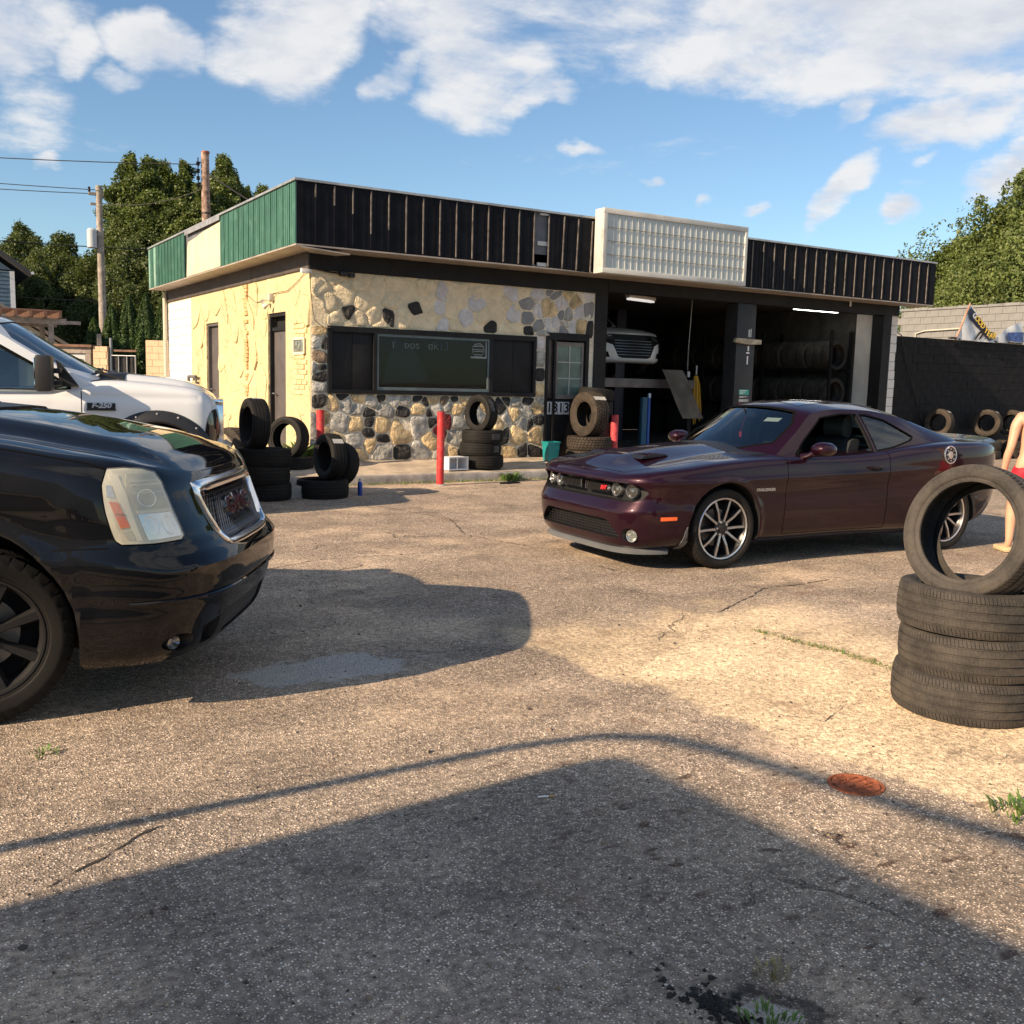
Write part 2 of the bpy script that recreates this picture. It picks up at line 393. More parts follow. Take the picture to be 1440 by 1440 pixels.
BRAKE = mat('brake_disc', (.18, .17, .16), .4, .8, var=.3)
LAMPR = mat('lamp_reflector', (.85, .85, .85), .2, .8); AMBER = mat('amber_lens', (.75, .11, .02), .25, coat=.6); HAZEL = mat('hazed_lens', (.56, .54, .45), .25, coat=.7, var=.12, vscale=8)
REDL = mat('red_lens', (.35, .01, .01), .2, coat=.6); ORANGEM = mat('orange_marker', (.80, .13, .03), .25, coat=.6, emit=None)
GREYM = mat('grey_splitter_plastic', (.10, .105, .11), .4, var=.15)
WEED = mat('weed_leaf', (.085, .15, .03), .6, var=.35, vscale=20)
DRYG = mat('dry_grass', (.30, .25, .12), .8, var=.3, vscale=20)
# ---------------------------------------------------------------- ground
gm = bpy.data.materials.new('asphalt_lot'); gm.use_nodes = True
n = NT(gm.node_tree); p = n.n['Principled BSDF']; p.inputs['Roughness'].default_value = .88; p.inputs['Specular IOR Level'].default_value = .3
g = n.add('ShaderNodeNewGeometry').outputs['Position']
sx = n.add('ShaderNodeSeparateXYZ', i_0=g); gx, gy = sx.outputs[0], sx.outputs[1]
vo = n.add('ShaderNodeTexVoronoi', feature='F1', i_Vector=g, i_Scale=95, i_Randomness=1)
ve = n.add('ShaderNodeTexVoronoi', feature='F1', i_Vector=g, i_Scale=42, i_Randomness=1)
big = n.noise(g, .55, 6, .6); mid = n.noise(g, 2.2, 7, .62); fine = n.noise(g, 38, 5, .65)
stone = n.smooth(vo.outputs['Distance'], .50, .26)
bri = n.add('ShaderNodeSeparateColor', i_0=vo.outputs['Color'])
scol = n.ramp(bri.outputs[0], [(0, (.20, .17, .135)), (.45, (.60, .505, .395)), (.8, (.78, .67, .53)), (.95, (.68, .60, .50)), (1, (.8, .76, .7))])
base = n.mix(n.smooth(mid, .3, .7), (.40, .335, .265), (.58, .485, .375))
c = n.mix(n.math('MULTIPLY', stone, .9), n.mix(1, base, (.40, .40, .40), 'MULTIPLY'), scol)
s2 = n.add('ShaderNodeSeparateColor', i_0=ve.outputs['Color'])
peb = n.math('MULTIPLY', n.smooth(ve.outputs['Distance'], .34, .2), n.math('GREATER_THAN', s2.outputs[0], .80))
c = n.mix(n.math('MULTIPLY', peb, .8), c, n.ramp(s2.outputs[1], [(0, (.2, .17, .14)), (.6, (.5, .43, .36)), (1, (.75, .7, .64))]))
c = n.mix(n.math('MULTIPLY', n.smooth(big, .50, .66), .35), c, (.62, .49, .35))       # sandy dust drifts
# paler worn concrete on the right, with its own ragged border
ln = n.math('ADD', n.math('MULTIPLY', gx, -.994), n.math('MULTIPLY', gy, -.113))    # signed distance to the line (3.29,4.14)-(3.53,2.03)
dist = n.math('ADD', n.math('MULTIPLY', n.math('ADD', ln, 3.735), -1), n.math('MULTIPLY', n.math('SUBTRACT', mid, .5), .55))
lim = n.math('ADD', gx, n.math('MULTIPLY', n.math('SUBTRACT', big, .5), 1.6))
pale = n.math('MULTIPLY', n.math('MULTIPLY', n.smooth(dist, -.04, .10), n.smooth(lim, 6.0, 5.0)), n.smooth(n.math('ADD', gy, n.math('MULTIPLY', n.math('SUBTRACT', mid, .5), 1.5)), 5.6, 5.0))
pc = n.mix(n.math('MULTIPLY', stone, .55), (.53, .43, .285), n.ramp(bri.outputs[0], [(0, (.24, .195, .13)), (.5, (.48, .39, .26)), (1, (.70, .61, .46))]))
c = n.mix(n.math('MULTIPLY', pale, .85), c, pc)
# grey of the foreground shade, put into the ground colour near the camera
grey = n.smooth(n.math('ADD', n.math('SUBTRACT', gx, 2.1), n.math('MULTIPLY', n.math('SUBTRACT', big, .5), 2)), .5, -.9)
grey = n.math('MULTIPLY', grey, n.smooth(gy, 4.1, 3.0))
c = n.mix(n.math('MULTIPLY', grey, .30), c, n.mix(n.math('MULTIPLY', stone, .75), (.17, .165, .155), n.ramp(bri.outputs[0], [(0, (.13, .128, .122)), (.5, (.38, .365, .34)), (.85, (.62, .60, .56)), (1, (.8, .78, .75))])))
# grain at several sizes so that it also reads farther off
gr1 = n.smooth(n.noise(g, 34, 3, .7), .34, .66); gr2 = n.smooth(n.noise(g, 15, 4, .7), .32, .68); gr3 = n.smooth(n.noise(g, 1.3, 6, .65), .30, .70)
val = n.math('MULTIPLY', n.math('MULTIPLY_ADD', gr1, .62, .69), n.math('MULTIPLY', n.math('MULTIPLY_ADD', gr2, .36, .82), n.math('MULTIPLY_ADD', gr3, .34, .83)))
c = n.mix(1, c, n.add('ShaderNodeCombineColor', i_0=val, i_1=val, i_2=val).outputs[0], 'MULTIPLY')
pv = n.add('ShaderNodeTexVoronoi', feature='F1', i_Vector=n.vmath('ADD', g, n.vmath('MULTIPLY', n.add('ShaderNodeTexNoise', i_Vector=g, i_Scale=1.6, i_Detail=4).outputs['Color'], (.5, .5, 0))), i_Scale=.33); pvs = n.add('ShaderNodeSeparateColor', i_0=pv.outputs['Color'])
pt_ = n.math('MULTIPLY_ADD', pvs.outputs[0], .26, .90)
c = n.mix(1, c, n.add('ShaderNodeCombineColor', i_0=n.math('MULTIPLY', pt_, 1.50), i_1=n.math('MULTIPLY', pt_, 1.42), i_2=n.math('MULTIPLY', pt_, 1.38)).outputs[0], 'MULTIPLY')
# long wheel tracks across the lot and a smooth worn patch
trk = n.smooth(n.noise(n.vmath('MULTIPLY', n.vmath('ADD', g, n.vmath('MULTIPLY', n.add('ShaderNodeTexNoise', i_Vector=g, i_Scale=.5, i_Detail=2).outputs['Color'], (0, 1.2, 0))), (.16, 1.9, 1)), 1.3, 5, .6), .36, .64)
c = n.mix(n.math('MULTIPLY', trk, .30), c, n.mix(1, c, (.62, .62, .64), 'MULTIPLY'))
wv = n.math('ADD', n.vmath('LENGTH', n.add('ShaderNodeCombineXYZ', i_0=n.math('DIVIDE', n.math('SUBTRACT', gx, 1.95), .55), i_1=n.math('DIVIDE', n.math('SUBTRACT', gy, 5.12), .26)).outputs[0]), n.math('MULTIPLY', n.math('SUBTRACT', n.noise(g, 4, 6, .6), .5), 1.6))
c = n.mix(n.math('MULTIPLY', n.smooth(wv, 1.05, .75), .65), c, (.56, .545, .52))
# rust drips, oil, cracks
rn = n.noise(n.vmath('MULTIPLY', g, (1.3, 2.6, 1)), 4.2, 4, .55)
rmask = n.math('MULTIPLY', n.smooth(rn, .60, .68), n.smooth(n.math('ADD', n.math('MULTIPLY', n.math('ABSOLUTE', n.math('SUBTRACT', gx, 2.75)), 1), 0), 1.25, .6))
rmask = n.math('MULTIPLY', rmask, n.smooth(gy, 3.9, 3.0))
c = n.mix(n.math('MULTIPLY', rmask, .72), c, (.055, .022, .014))
on = n.noise(g, 1.15, 5, .6, dist=.6)
c = n.mix(n.math('MULTIPLY', n.smooth(on, .60, .72), .5), c, (.085, .072, .062))
rn2 = n.noise(g, 1.9, 5, .6)
c = n.mix(n.math('MULTIPLY', n.smooth(rn2, .61, .72), .45), c, (.20, .105, .062))
cv = n.add('ShaderNodeTexVoronoi', feature='DISTANCE_TO_EDGE', i_Vector=n.vmath('ADD', g, n.vmath('MULTIPLY', n.add('ShaderNodeTexNoise', i_Vector=g, i_Scale=3.0, i_Detail=5).outputs['Color'], (.55, .55, 0))), i_Scale=.30)
crk = n.math('MULTIPLY', n.smooth(cv.outputs['Distance'], .004, .0008), n.smooth(n.noise(g, .8, 3, .5), .55, .64))
c = n.mix(n.math('MULTIPLY', crk, .30), c, (.04, .034, .03))
# the crumbled hole at the foot of the frame: pale sand inside a dark ragged rim
hv = n.math('ADD', n.vmath('LENGTH', n.add('ShaderNodeCombineXYZ', i_0=n.math('DIVIDE', n.math('SUBTRACT', gx, 1.83), .12), i_1=n.math('DIVIDE', n.math('SUBTRACT', gy, 1.66), .13)).outputs[0]), n.math('MULTIPLY', n.math('SUBTRACT', n.noise(g, 9, 5, .65), .5), 1.7))
hd_ = n.math('SUBTRACT', 1, n.math('ABSOLUTE', n.math('MULTIPLY', n.math('SUBTRACT', hv, .92), 2.8)), clamp=True)
c = n.mix(n.math('MULTIPLY', n.smooth(hv, .80, .45), .8), c, (.46, .43, .39)); c = n.mix(n.math('MULTIPLY', n.smooth(hd_, .1, .8), .75), c, (.022, .021, .021))
n.l.new(c, p.inputs['Base Color'])
h = n.math('ADD', n.math('MULTIPLY', stone, .6), n.math('ADD', n.math('MULTIPLY', peb, .9), n.math('MULTIPLY', fine, .8)))
h = n.math('SUBTRACT', h, n.math('MULTIPLY', crk, 3))
bn = n.add('ShaderNodeBump', i_Strength=1, i_Distance=.014, i_Height=h); n.l.new(bn.outputs[0], p.inputs['Normal'])
bm = BM()
R = [-400, -60, -15, -6, -2, 0, 2, 4, 6, 9, 14, 22, 40, 90, 400]
V = [[bm.verts.new((x, y, 0)) for y in R] for x in R]
for i in range(len(R)-1):
    for j in range(len(R)-1): bm.faces.new((V[i][j], V[i+1][j], V[i+1][j+1], V[i][j+1]))
tag(obj('ground', bm, gm, smooth=0), kind='structure')
# loose grit lying on the lot: real little stones, too many to count
bm = BM(); rs = random.Random(3)
ico = [Vector(v) for v in ((0, 0, 1), (.9, 0, -.1), (-.45, .8, .1), (-.45, -.8, -.1), (.3, .5, -.8), (-.4, 0, -.8))]
icf = ((0, 1, 2), (0, 2, 3), (0, 3, 1), (1, 4, 2), (2, 5, 3), (3, 5, 1), (4, 5, 2), (1, 5, 4))
def grit(x, y, r):
    a = rs.uniform(0, 6.28); ca, sa = cos(a), sin(a); k = [rs.uniform(.6, 1.3) for _ in range(3)]
    vs = [bm.verts.new((x + (v.x*k[0]*ca - v.y*k[1]*sa)*r, y + (v.x*k[0]*sa + v.y*k[1]*ca)*r, r*.35 + v.z*k[2]*r*.6)) for v in ico]
    mi = rs.choice((0, 0, 1, 1, 2))
    for f in icf:
        try: bm.faces.new([vs[i] for i in f]).material_index = mi
        except ValueError: pass
for _ in range(9000):
    d = 1.6 + 9*rs.random()**1.6; a = YAW + radians(rs.uniform(-33, 33))
    grit(sin(a)*d, cos(a)*d, rs.choice((.0022, .003, .003, .004, .0055)) * (1 + d*.07))
for _ in range(160):
    d = 2 + 9*rs.random(); a = YAW + radians(rs.uniform(-33, 33)); grit(sin(a)*d, cos(a)*d, rs.uniform(.007, .016))
tag(obj('gravel', bm, [mat('grit_pale', (.42, .35, .28), .9), mat('grit_brown', (.22, .165, .12), .9), mat('grit_dark', (.07, .06, .055), .9)], smooth=0), kind='stuff')
SEED_LOW = "k,5.77,1.22,1 k,6.1,1.3,0.7 k,6.8,1.3,0.7 k,7.48,1.27,0.5 k,7.6,1.2,0.4 k,8.19,1.27,0.7 k,8.56,1.27,0.6 k,9.29,1.28,0.6 k,9.71,1.28,0.7 k,7.21,1.08,1 k,6.57,1.04,0.5 k,6.59,0.89,0.5 k,6.58,0.7,0.8 k,7.73,1.05,0.6 k,7.75,0.89,0.9 k,6.85,0.62,0.8 k,7.2,0.37,1.2 k,8.33,0.36,0.8 k,9.62,0.33,1 k,9.8,0.34,0.8 k,9.93,0.93,1 k,9.74,0.86,0.5 k,9.25,0.66,1.1 k,9.14,1.14,0.9 g,6.07,0.9,1.3 g,6.38,1.1,0.9 g,6.2,1.16,0.8 g,6.37,0.58,1.1 g,6.9,1.09,1 g,6.65,1.24,0.6 g,7.51,0.84,1.5 g,7.57,0.38,1.2 g,6.82,0.39,1.2 g,7.83,1.11,0.8 g,8.27,0.89,1.1 g,8.26,0.61,1.2 g,8.08,1.18,0.7 g,9.26,0.98,0.7 g,9.59,0.87,0.9 g,9.68,1.08,0.7 g,9.98,1.32,0.6 g,7.02,1.25,0.7 g,7.26,1.25,0.6 g,8.46,1,0.9 g,8.69,0.97,1 g,8.85,0.47,1 g,8.59,0.34,0.9 g,9.41,1.26,0.7 g,7.95,0.35,0.8 b,8.01,1.26,0.6 t,6.37,0.87,1 t,5.96,1.18,0.9 t,6.84,0.83,1.1 t,7.18,0.75,1.7 t,7.51,1.11,1 t,6.6,0.5,0.9 t,6.42,0.35,1.1 t,6.16,0.35,0.9 t,8.25,1.12,1 t,7.73,0.57,1.2 t,8.17,0.35,0.8 t,9.38,1.04,0.9 t,9.47,0.64,1.3 t,9.9,0.67,1.2 t,9.88,1.14,0.9 t,9.34,0.33,0.9 t,9.07,0.84,1 t,6.41,1.26,0.6 t,8.38,1.28,0.6 t,7.79,1.27,0.7 t,8.83,1.17,0.8 t,8.88,0.84,1.1 t,5.77,0.69,1.2 t,5.99,0.58,1 t,5.86,0.35,1 t,5.8,0.96,1 r,7.88,0.74,0.7 r,8.07,0.91,0.6"
SEED_COL = "g,5.7,2.17,0.7 k,5.81,2.14,0.7 b,5.75,1.92,0.8 k,5.75,1.78,0.5 k,5.77,1.62,1 g,5.74,1.41,0.8 t,5.7,2.36,0.8 g,5.67,1.77,0.3 g,9.93,2.53,0.8 l,9.92,2.32,0.7 g,9.93,2.05,1 k,9.94,1.74,1.1 t,9.95,1.48,0.8 l,9.94,2.4,0.4"
SEED_UP = "k,6.23,2.66,0.85 k,6.93,2.63,0.9 k,7.43,2.77,0.85 k,8.87,2.53,1.1 k,9.66,2.5,0.9 d,9.64,2.98,0.9 d,9.64,2.77,0.9 d,10.19,3.27,1 d,10.43,2.85,0.9 d,9.91,2.58,0.9 d,10.44,2.64,0.7 l,7.96,3.04,0.9 l,7.87,2.84,0.8 l,8.58,2.93,1.1 l,8.4,2.7,1.1 l,7.95,2.5,0.7 l,9.3,3.19,0.9 l,9.37,2.8,0.9 l,9.83,3.24,0.9 l,10.34,3.04,0.8 l,10.15,2.68,0.9 l,9.86,2.9,0.6 t,10.06,2.94,1.2 c,5.73,3.07,1.2 c,5.95,3.23,1 c,5.86,2.78,1.2 c,5.73,2.54,0.9 c,6.15,2.92,1.2 c,6.02,2.53,1 c,6.44,3.18,1.3 c,6.5,2.85,1.2 c,6.41,2.55,1 c,6.73,3.05,1.2 c,6.67,2.62,1 c,7.07,3.19,1.3 c,7,2.91,1.1 c,7.21,2.62,1 c,7.31,3.06,1 c,7.62,3.14,1.2 c,7.66,2.89,1 c,7.49,2.54,1 c,7.73,2.62,1 c,8.19,3.21,1.2 c,8.27,2.96,1 c,8.17,2.51,0.8 c,8.13,2.8,0.8 c,8.63,3.21,1 c,8.93,3.13,1.2 c,9.02,2.85,1.1 c,8.72,2.73,0.9 c,9.18,2.53,0.9 c,9.13,2.98,0.7 c,9.42,2.51,0.8 c,9.55,3.24,1 c,8.57,2.5,0.7 c,7.7,2.43,0.6 c,7.21,2.4,0.6 c,6.77,2.44,0.7 g,10.48,2.84,1 g,10.45,2.66,0.8 t,10.14,2.92,1.2 t,10.67,3.09,0.8 t,10.82,2.68,0.9 l,10.37,3.04,0.8 l,9.88,2.9,0.6 l,10.21,2.68,1 l,10.77,2.91,0.9 l,10.6,2.66,0.5 l,10.88,3.27,0.8 l,9.83,3.23,1 d,10.97,2.93,0.9 k,11.01,2.65,0.9 d,10.21,3.25,1 t,10.52,3.21,0.6"
# ---------------------------------------------------------------- stones: power diagram of real stones set in mortar
def cells(seeds, rect):
    x0, x1, z0, z1 = rect; out = []
    for i, (k, x, z, w) in enumerate(seeds):
        poly = [(x0, z0), (x1, z0), (x1, z1), (x0, z1)]
        for j, (k2, X, Z, w2) in enumerate(seeds):
            if j == i or abs(X-x)+abs(Z-z) > 2.2 or not poly: continue
            d2_ = (X-x)**2+(Z-z)**2
            if d2_ < 1e-6: continue
            tt = .5 + (w*w-w2*w2)*.010/(2*d2_); tt = max(.12, min(.88, tt))
            mx_, mz_ = x+(X-x)*tt, z+(Z-z)*tt; nx_, nz_ = X-x, Z-z
            np_ = []
            for a in range(len(poly)):
                p, q = poly[a], poly[(a+1) % len(poly)]
                dp = (p[0]-mx_)*nx_+(p[1]-mz_)*nz_; dq = (q[0]-mx_)*nx_+(q[1]-mz_)*nz_
                if dp <= 0: np_.append(p)
                if dp*dq < 0:
                    s_ = dp/(dp-dq); np_.append((p[0]+(q[0]-p[0])*s_, p[1]+(q[1]-p[1])*s_))
            poly = np_
        out.append(poly)
    return out
def stone_mesh(poly, gap, hgt, rng, name='stone'):
    n_ = len(poly); cx = sum(p[0] for p in poly)/n_; cz = sum(p[1] for p in poly)/n_
    pts = []
    for i in range(n_):
        p, q = poly[i], poly[(i+1) % n_]
        L_ = sqrt((q[0]-p[0])**2+(q[1]-p[1])**2)
        pts += [(p[0]*.82+q[0]*.18, p[1]*.82+q[1]*.18), (p[0]*.18+q[0]*.82, p[1]*.18+q[1]*.82)] if L_ > .07 else [((p[0]+q[0])/2, (p[1]+q[1])/2)]
    R0 = []
    for x, z in pts:
        d = sqrt((x-cx)**2+(z-cz)**2); f = max(.25, (d-gap*rng.uniform(.6, 1.7))/d); R0.append((cx+(x-cx)*f, cz+(z-cz)*f))
    if len(R0) < 3: return None
    bm = BM(); rings = []
    tx, tz = rng.uniform(-.08, .08), rng.uniform(-.08, .08)
    for sc, h in ((1.0, -.02), (.985, hgt*.5), (.92, hgt*.92), (.5, hgt*1.05)):
        ring = []
        for x, z in R0:
            r_ = rng.uniform(-.30, .30)*hgt if h > 0 else 0
            ring.append(bm.verts.new(((x-cx)*sc, -(h + r_ + ((x-cx)*tx+(z-cz)*tz if h > 0 else 0)), (z-cz)*sc)))
        rings.append(ring)
    m = len(R0)
    for a in range(3):
        for i in range(m): bm.faces.new((rings[a][i], rings[a][(i+1) % m], rings[a+1][(i+1) % m], rings[a+1][i]))
    c = bm.verts.new((0, -hgt*rng.uniform(.85, 1.2), 0))
    for i in range(m): bm.faces.new((rings[3][i], rings[3][(i+1) % m], c))
    bmesh.ops.recalc_face_normals(bm, faces=bm.faces[:])
    return bm, cx, cz
def fill(seeds, rect, kinds, step, rng, mind):
    """add jittered filler stones where the list leaves gaps"""
    x0, x1, z0, z1 = rect; z = z0+step*.4
    row = 0
    while z < z1:
        x = x0 + (row % 2)*step*.5
        while x < x1:
            px_, pz_ = x+rng.uniform(-.35, .35)*step, z+rng.uniform(-.35, .35)*step
            if x0 < px_ < x1 and z0 < pz_ < z1 and all((px_-s[1])**2+(pz_-s[2])**2 > (mind*(.6+.4*s[3]))**2 for s in seeds):
                seeds.append((rng.choice(kinds), px_, pz_, rng.uniform(.7, 1.1)))
            x += step
        z += step*.86; row += 1
    return seeds
def rd(s):
    r = [(a.split(',')[0],)+tuple(float(v) for v in a.split(',')[1:]) for a in s.split()]
    return [(k, x, z, w*(.55 if k == 'k' else 1.1)) for k, x, z, w in r]
def rects_minus(rect, holes):
    xs = sorted({rect[0], rect[1], *[h[0] for h in holes], *[h[1] for h in holes]}); zs = sorted({rect[2], rect[3], *[h[2] for h in holes], *[h[3] for h in holes]})
    xs = [x for x in xs if rect[0] <= x <= rect[1]]; zs = [z for z in zs if rect[2] <= z <= rect[3]]
    return [(a, b, c, d) for a, b in zip(xs, xs[1:]) for c, d in zip(zs, zs[1:]) if not any(h[0] <= (a+b)/2 <= h[1] and h[2] <= (c+d)/2 <= h[3] for h in holes)]

FW, LW, ZF = 15.4, 5.59, .25           # front wall plane (Y), left wall plane (X), floor height
shop = thing('tire_shop', 'single storey stone fronted tyre shop with green and black metal fascia and two open bays', 'building', (LW, FW, 0))
sh = (-LW, -FW, 0)                     # parts are modelled in place, then moved under the shop
def part(name, bm, m, par=None, smooth=35, label=None, kind=None):
    o = obj(name, bm, m, shop if par is None else par, smooth=smooth)
    if par is None: o.location = sh
    return tag(o, label, kind=kind)
rng = random.Random(11)
WIN = (5.87, 9.83, 1.35, 2.43); DOR = (10.05, 11.0, ZF, 2.52)
bm = BM()
for a, b, c_, d in rects_minus((5.60, 11.12, 0, 3.57), [WIN, DOR]): box(bm, a, b, FW, FW+.25, c_, d)
bmesh.ops.remove_doubles(bm, verts=bm.verts[:], dist=.0005)
for f in bm.faces: f.material_index = 1 if f.calc_center_median().z > 2.43 and f.calc_center_median().x < 9.85 else 0
front = part('front_wall', bm, [MORTAR, CREAM], smooth=0)
seeds = rd(SEED_LOW) + rd(SEED_COL) + rd(SEED_UP)
low = [s for s in seeds if s[2] < 1.345]; mid_l = [s for s in seeds if s[1] < 5.87 and 1.345 <= s[2] < 2.44]
mid_r = [s for s in seeds if 9.83 < s[1] < 10.06 and 1.345 <= s[2] < 2.52]; upp = [s for s in seeds if s[2] >= 2.44 and not (9.83 < s[1] < 10.06 and s[2] < 2.52)]
jobs = [(fill(low, (5.6, 10.05, .25, 1.34), 'gtgtgb', .36, rng, .27), (5.6, 10.05, .24, 1.345)), (mid_l, (5.6, 5.865, 1.35, 2.43)), (mid_r, (9.835, 10.045, 1.35, 2.43)),
        (fill(upp, (5.6, 11.1, 2.45, 3.27), 'cccc', .33, rng, .24), (5.6, 11.1, 2.44, 3.28))]
nst = 0
for sl_, rc in jobs:
    for (k, x, z, w), poly in zip(sl_, cells(sl_, rc)):
        if len(poly) < 3: continue
        if k == 'c' and (x > 9.75): k = rng.choice('tlg')
        if k in 'gt' and rc[2] > 2 and x < 9.5: k = 'c'
        if k == 'c' and rng.random() < (.25 if x < 7.2 else .62): continue
        r_ = stone_mesh(poly, .005 if k in 'cl' and rc[2] > 2 else .010, (.010 if k in 'ld' else .020) if k != 'c' else .012, rng)
        if not r_: continue
        b, cx, cz = r_
        o = obj('stone', b, ROCK[k], front, (cx, FW, cz), smooth=50); nst += 1
# ---- left wall: stones under thick cream paint, two doors
D1 = (20.81, 21.76, ZF, 2.67); D2 = (16.61, 17.57, ZF, 2.69)
bm = BM()
for a, b, c_, d in rects_minus((15.41, 25.3, 0, 3.57), [D1, D2]): box(bm, LW, LW+.25, a, b, c_, d, 0 if a < 22.9 else 0)
bmesh.ops.remove_doubles(bm, verts=bm.verts[:], dist=.0005)
left = part('side_wall', bm, YCREAM, smooth=0)
sl_ = fill([], (15.42, 22.9, .3, 3.28), 'y', .50, rng, .36)
for (k, x, z, w), poly in zip(sl_, cells(sl_, (15.42, 22.95, .25, 3.29))):
    if len(poly) < 3 or nst > 292: continue
    if any(h[0]-.12 < x < h[1]+.12 and z < h[3]+.12 for h in (D1, D2)) or (15.42 < x < 16.3 and 1.25 < z < 2.6): continue
    # trim the stones that would overlap a door
    for h in (D1, D2):
        if any(h[0]-.02 < p[0] < h[1]+.02 and p[1] < h[3]+.02 for p in poly):
            poly = [(p[0] if not (h[0]-.05 < p[0] < h[1]+.05 and p[1] < h[3]+.05) else (h[0]-.05 if x < h[0] else h[1]+.05 if x > h[1] else p[0]), p[1] if not (h[0] < x < h[1] and p[1] < h[3]+.05) else h[3]+.05) for p in poly]
    r_ = stone_mesh(poly, .005, .010, rng)
    if not r_: continue
    b, cx, cz = r_
    for v in b.verts: v.co = Vector((v.co.y, -v.co.x, v.co.z)) if False else Vector((v.co.y, v.co.x, v.co.z))
    bmesh.ops.recalc_face_normals(b, faces=b.faces[:])
    obj('stone', b, ROCK['y'], left, (LW, cx, cz), smooth=50); nst += 1
# white painted block section at the back of the side wall
blk = None
for r in range(15):
    y = 22.98 + (.2 if r % 2 else 0) - .2
    while y < 25.28:
        a, b2 = max(22.98, y), min(25.29, y+.4); y += .4
        if b2-a < .06: continue
        bm = BM(); box(bm, LW-.014, LW+.01, a+.004, b2-.004, .27+r*.2+.004, .27+(r+1)*.2-.004, bev=.006)
        obj('block', bm, WHITEB, left, smooth=0)
# brick infill beside the corner
bricks = BM(); box(bricks, LW-.006, LW, 15.52, 16.2, 1.3, 2.55); part('brick_infill', bricks, rock('pale_mortar', (.66, .52, .28), .9, .1, 30, .4, True), left)
BRK = rock('washed_brick', (.66, .46, .27), .85, .2, 20, .5, True); BRK2 = rock('cream_brick', (.70, .55, .29), .85, .15, 20, .5, True)
for r in range(15):
    for cidx in range(3):
        y0 = 15.54+cidx*.22+(.11 if r % 2 else 0); y1 = min(y0+.205, 16.19); z0 = 1.32+r*.082
        if y1-y0 < .05 or (1.96 < z0+.04 < 2.24): continue
        bm = BM(); box(bm, LW-.022-rng.uniform(0, .008), LW-.006, y0, y1, z0, z0+.068, bev=.004); obj('brick', bm, BRK if rng.random() < .35 else BRK2, left, smooth=0)
# drain stain strip: exposed brick strip on the wall
bm = BM()
for r in range(40):
    if rng.random() < .25: continue
    box(bm, LW-.034, LW, 18.72+rng.uniform(-.03, .03), 18.92+rng.uniform(-.04, .04), .45+r*.071, .45+r*.071+.058)
part('brick_strip', bm, rock('exposed_brick', (.66, .42, .20), .85, .2, 25, .6, True), left, kind='stuff')
# small glass block window
bm = BM(); box(bm, LW-.03, LW, 15.60, 16.10, 1.98, 2.22); box(bm, LW-.05, LW-.03, 15.58, 15.62, 1.97, 2.23); box(bm, LW-.05, LW-.03, 16.08, 16.12, 1.97, 2.23); box(bm, LW-.05, LW-.03, 15.62, 16.08, 2.20, 2.24); box(bm, LW-.05, LW-.03, 15.62, 16.08, 1.96, 2.0)
w = part('glass_block_window', bm, mat('pale_frame', (.6, .55, .42), .7))
for i in range(3):
    bm = BM(); box(bm, LW-.045, LW-.03, 15.63+i*.15, 15.77+i*.15, 2.01, 2.19, bev=.008); obj('glass_block', bm, mat('grey_glass_block', (.16, .18, .16), .2, var=.5, vscale=15), w)
# side doors
for h, nm in ((D1, 'narrow grey side door further back'), (D2, 'grey side door nearest the corner, standing in a dark frame')):
    bm = BM(); box(bm, LW+.10, LW+.15, h[0], h[1], h[2], h[3]-(.25 if h is D2 else 0), bev=.004)
    d = part('side_door', bm, DOORG, label=nm)
    bm = BM(); box(bm, LW+.03, LW+.10, h[0], h[0]+.06, h[2], h[3]); box(bm, LW+.03, LW+.10, h[1]-.06, h[1], h[2], h[3]); box(bm, LW+.03, LW+.10, h[0]+.06, h[1]-.06, h[3]-.06, h[3])
    if h is D2: box(bm, LW+.06, LW+.10, h[0]+.06, h[1]-.06, h[3]-.30, h[3]-.24)
    obj('door_frame', bm, BLACKP if h is D2 else DOORG, d)
    bm = BM(); tube(bm, [(LW+.1, h[1]-.16, 1.3), (LW+.02, h[1]-.16, 1.3)], .012, 6); tube(bm, [(LW+.03, h[1]-.16, 1.3), (LW+.03, h[1]-.27, 1.3)], .011, 6); obj('door_handle', bm, GALV, d)
    bm = BM(); box(bm, LW+.155, LW+.24, h[0], h[1], h[2], h[3]); part('door_recess', bm, DARK, left)
# dark board under the front soffit; on the side a dark band paints the soffit's shade
bm = BM(); box(bm, 5.56, 11.2, FW-.04, FW-.002, 3.285, 3.565); part('black_header_board', bm, BLACKP)
bm = BM(); box(bm, LW-.035, LW-.002, 15.41, 25.3, 3.30, 3.565); part('soffit_shade_band', bm, mat('shade_brown', (.06, .05, .045), .7, var=.3))
# ---- shop window
bm = BM()
for a, b, c_, d in ((WIN[0], WIN[1], WIN[3]-.09, WIN[3]), (WIN[0], WIN[1], WIN[2], WIN[2]+.07), (WIN[0], WIN[0]+.06, WIN[2]+.07, WIN[3]-.09), (WIN[1]-.06, WIN[1], WIN[2]+.07, WIN[3]-.09), (6.66, 6.72, WIN[2]+.07, WIN[3]-.09), (8.86, 8.93, WIN[2]+.07, WIN[3]-.09)):
    box(bm, a, b, FW-.045, FW+.07, c_, d)
win = part('shop_window', bm, BLACKP)
for a, b in ((WIN[0]+.06, 6.66), (8.93, WIN[1]-.06)):
    for q in range(2):
        u0 = a+(b-a)*q/2; u1 = a+(b-a)*(q+1)/2
        bm = BM(); box(bm, u0+.003, u1-.003, FW+.0, FW+.02+.004*q, WIN[2]+.07, WIN[3]-.09, bev=.002); obj('black_board', bm, BLACKP, win)
bm = BM()
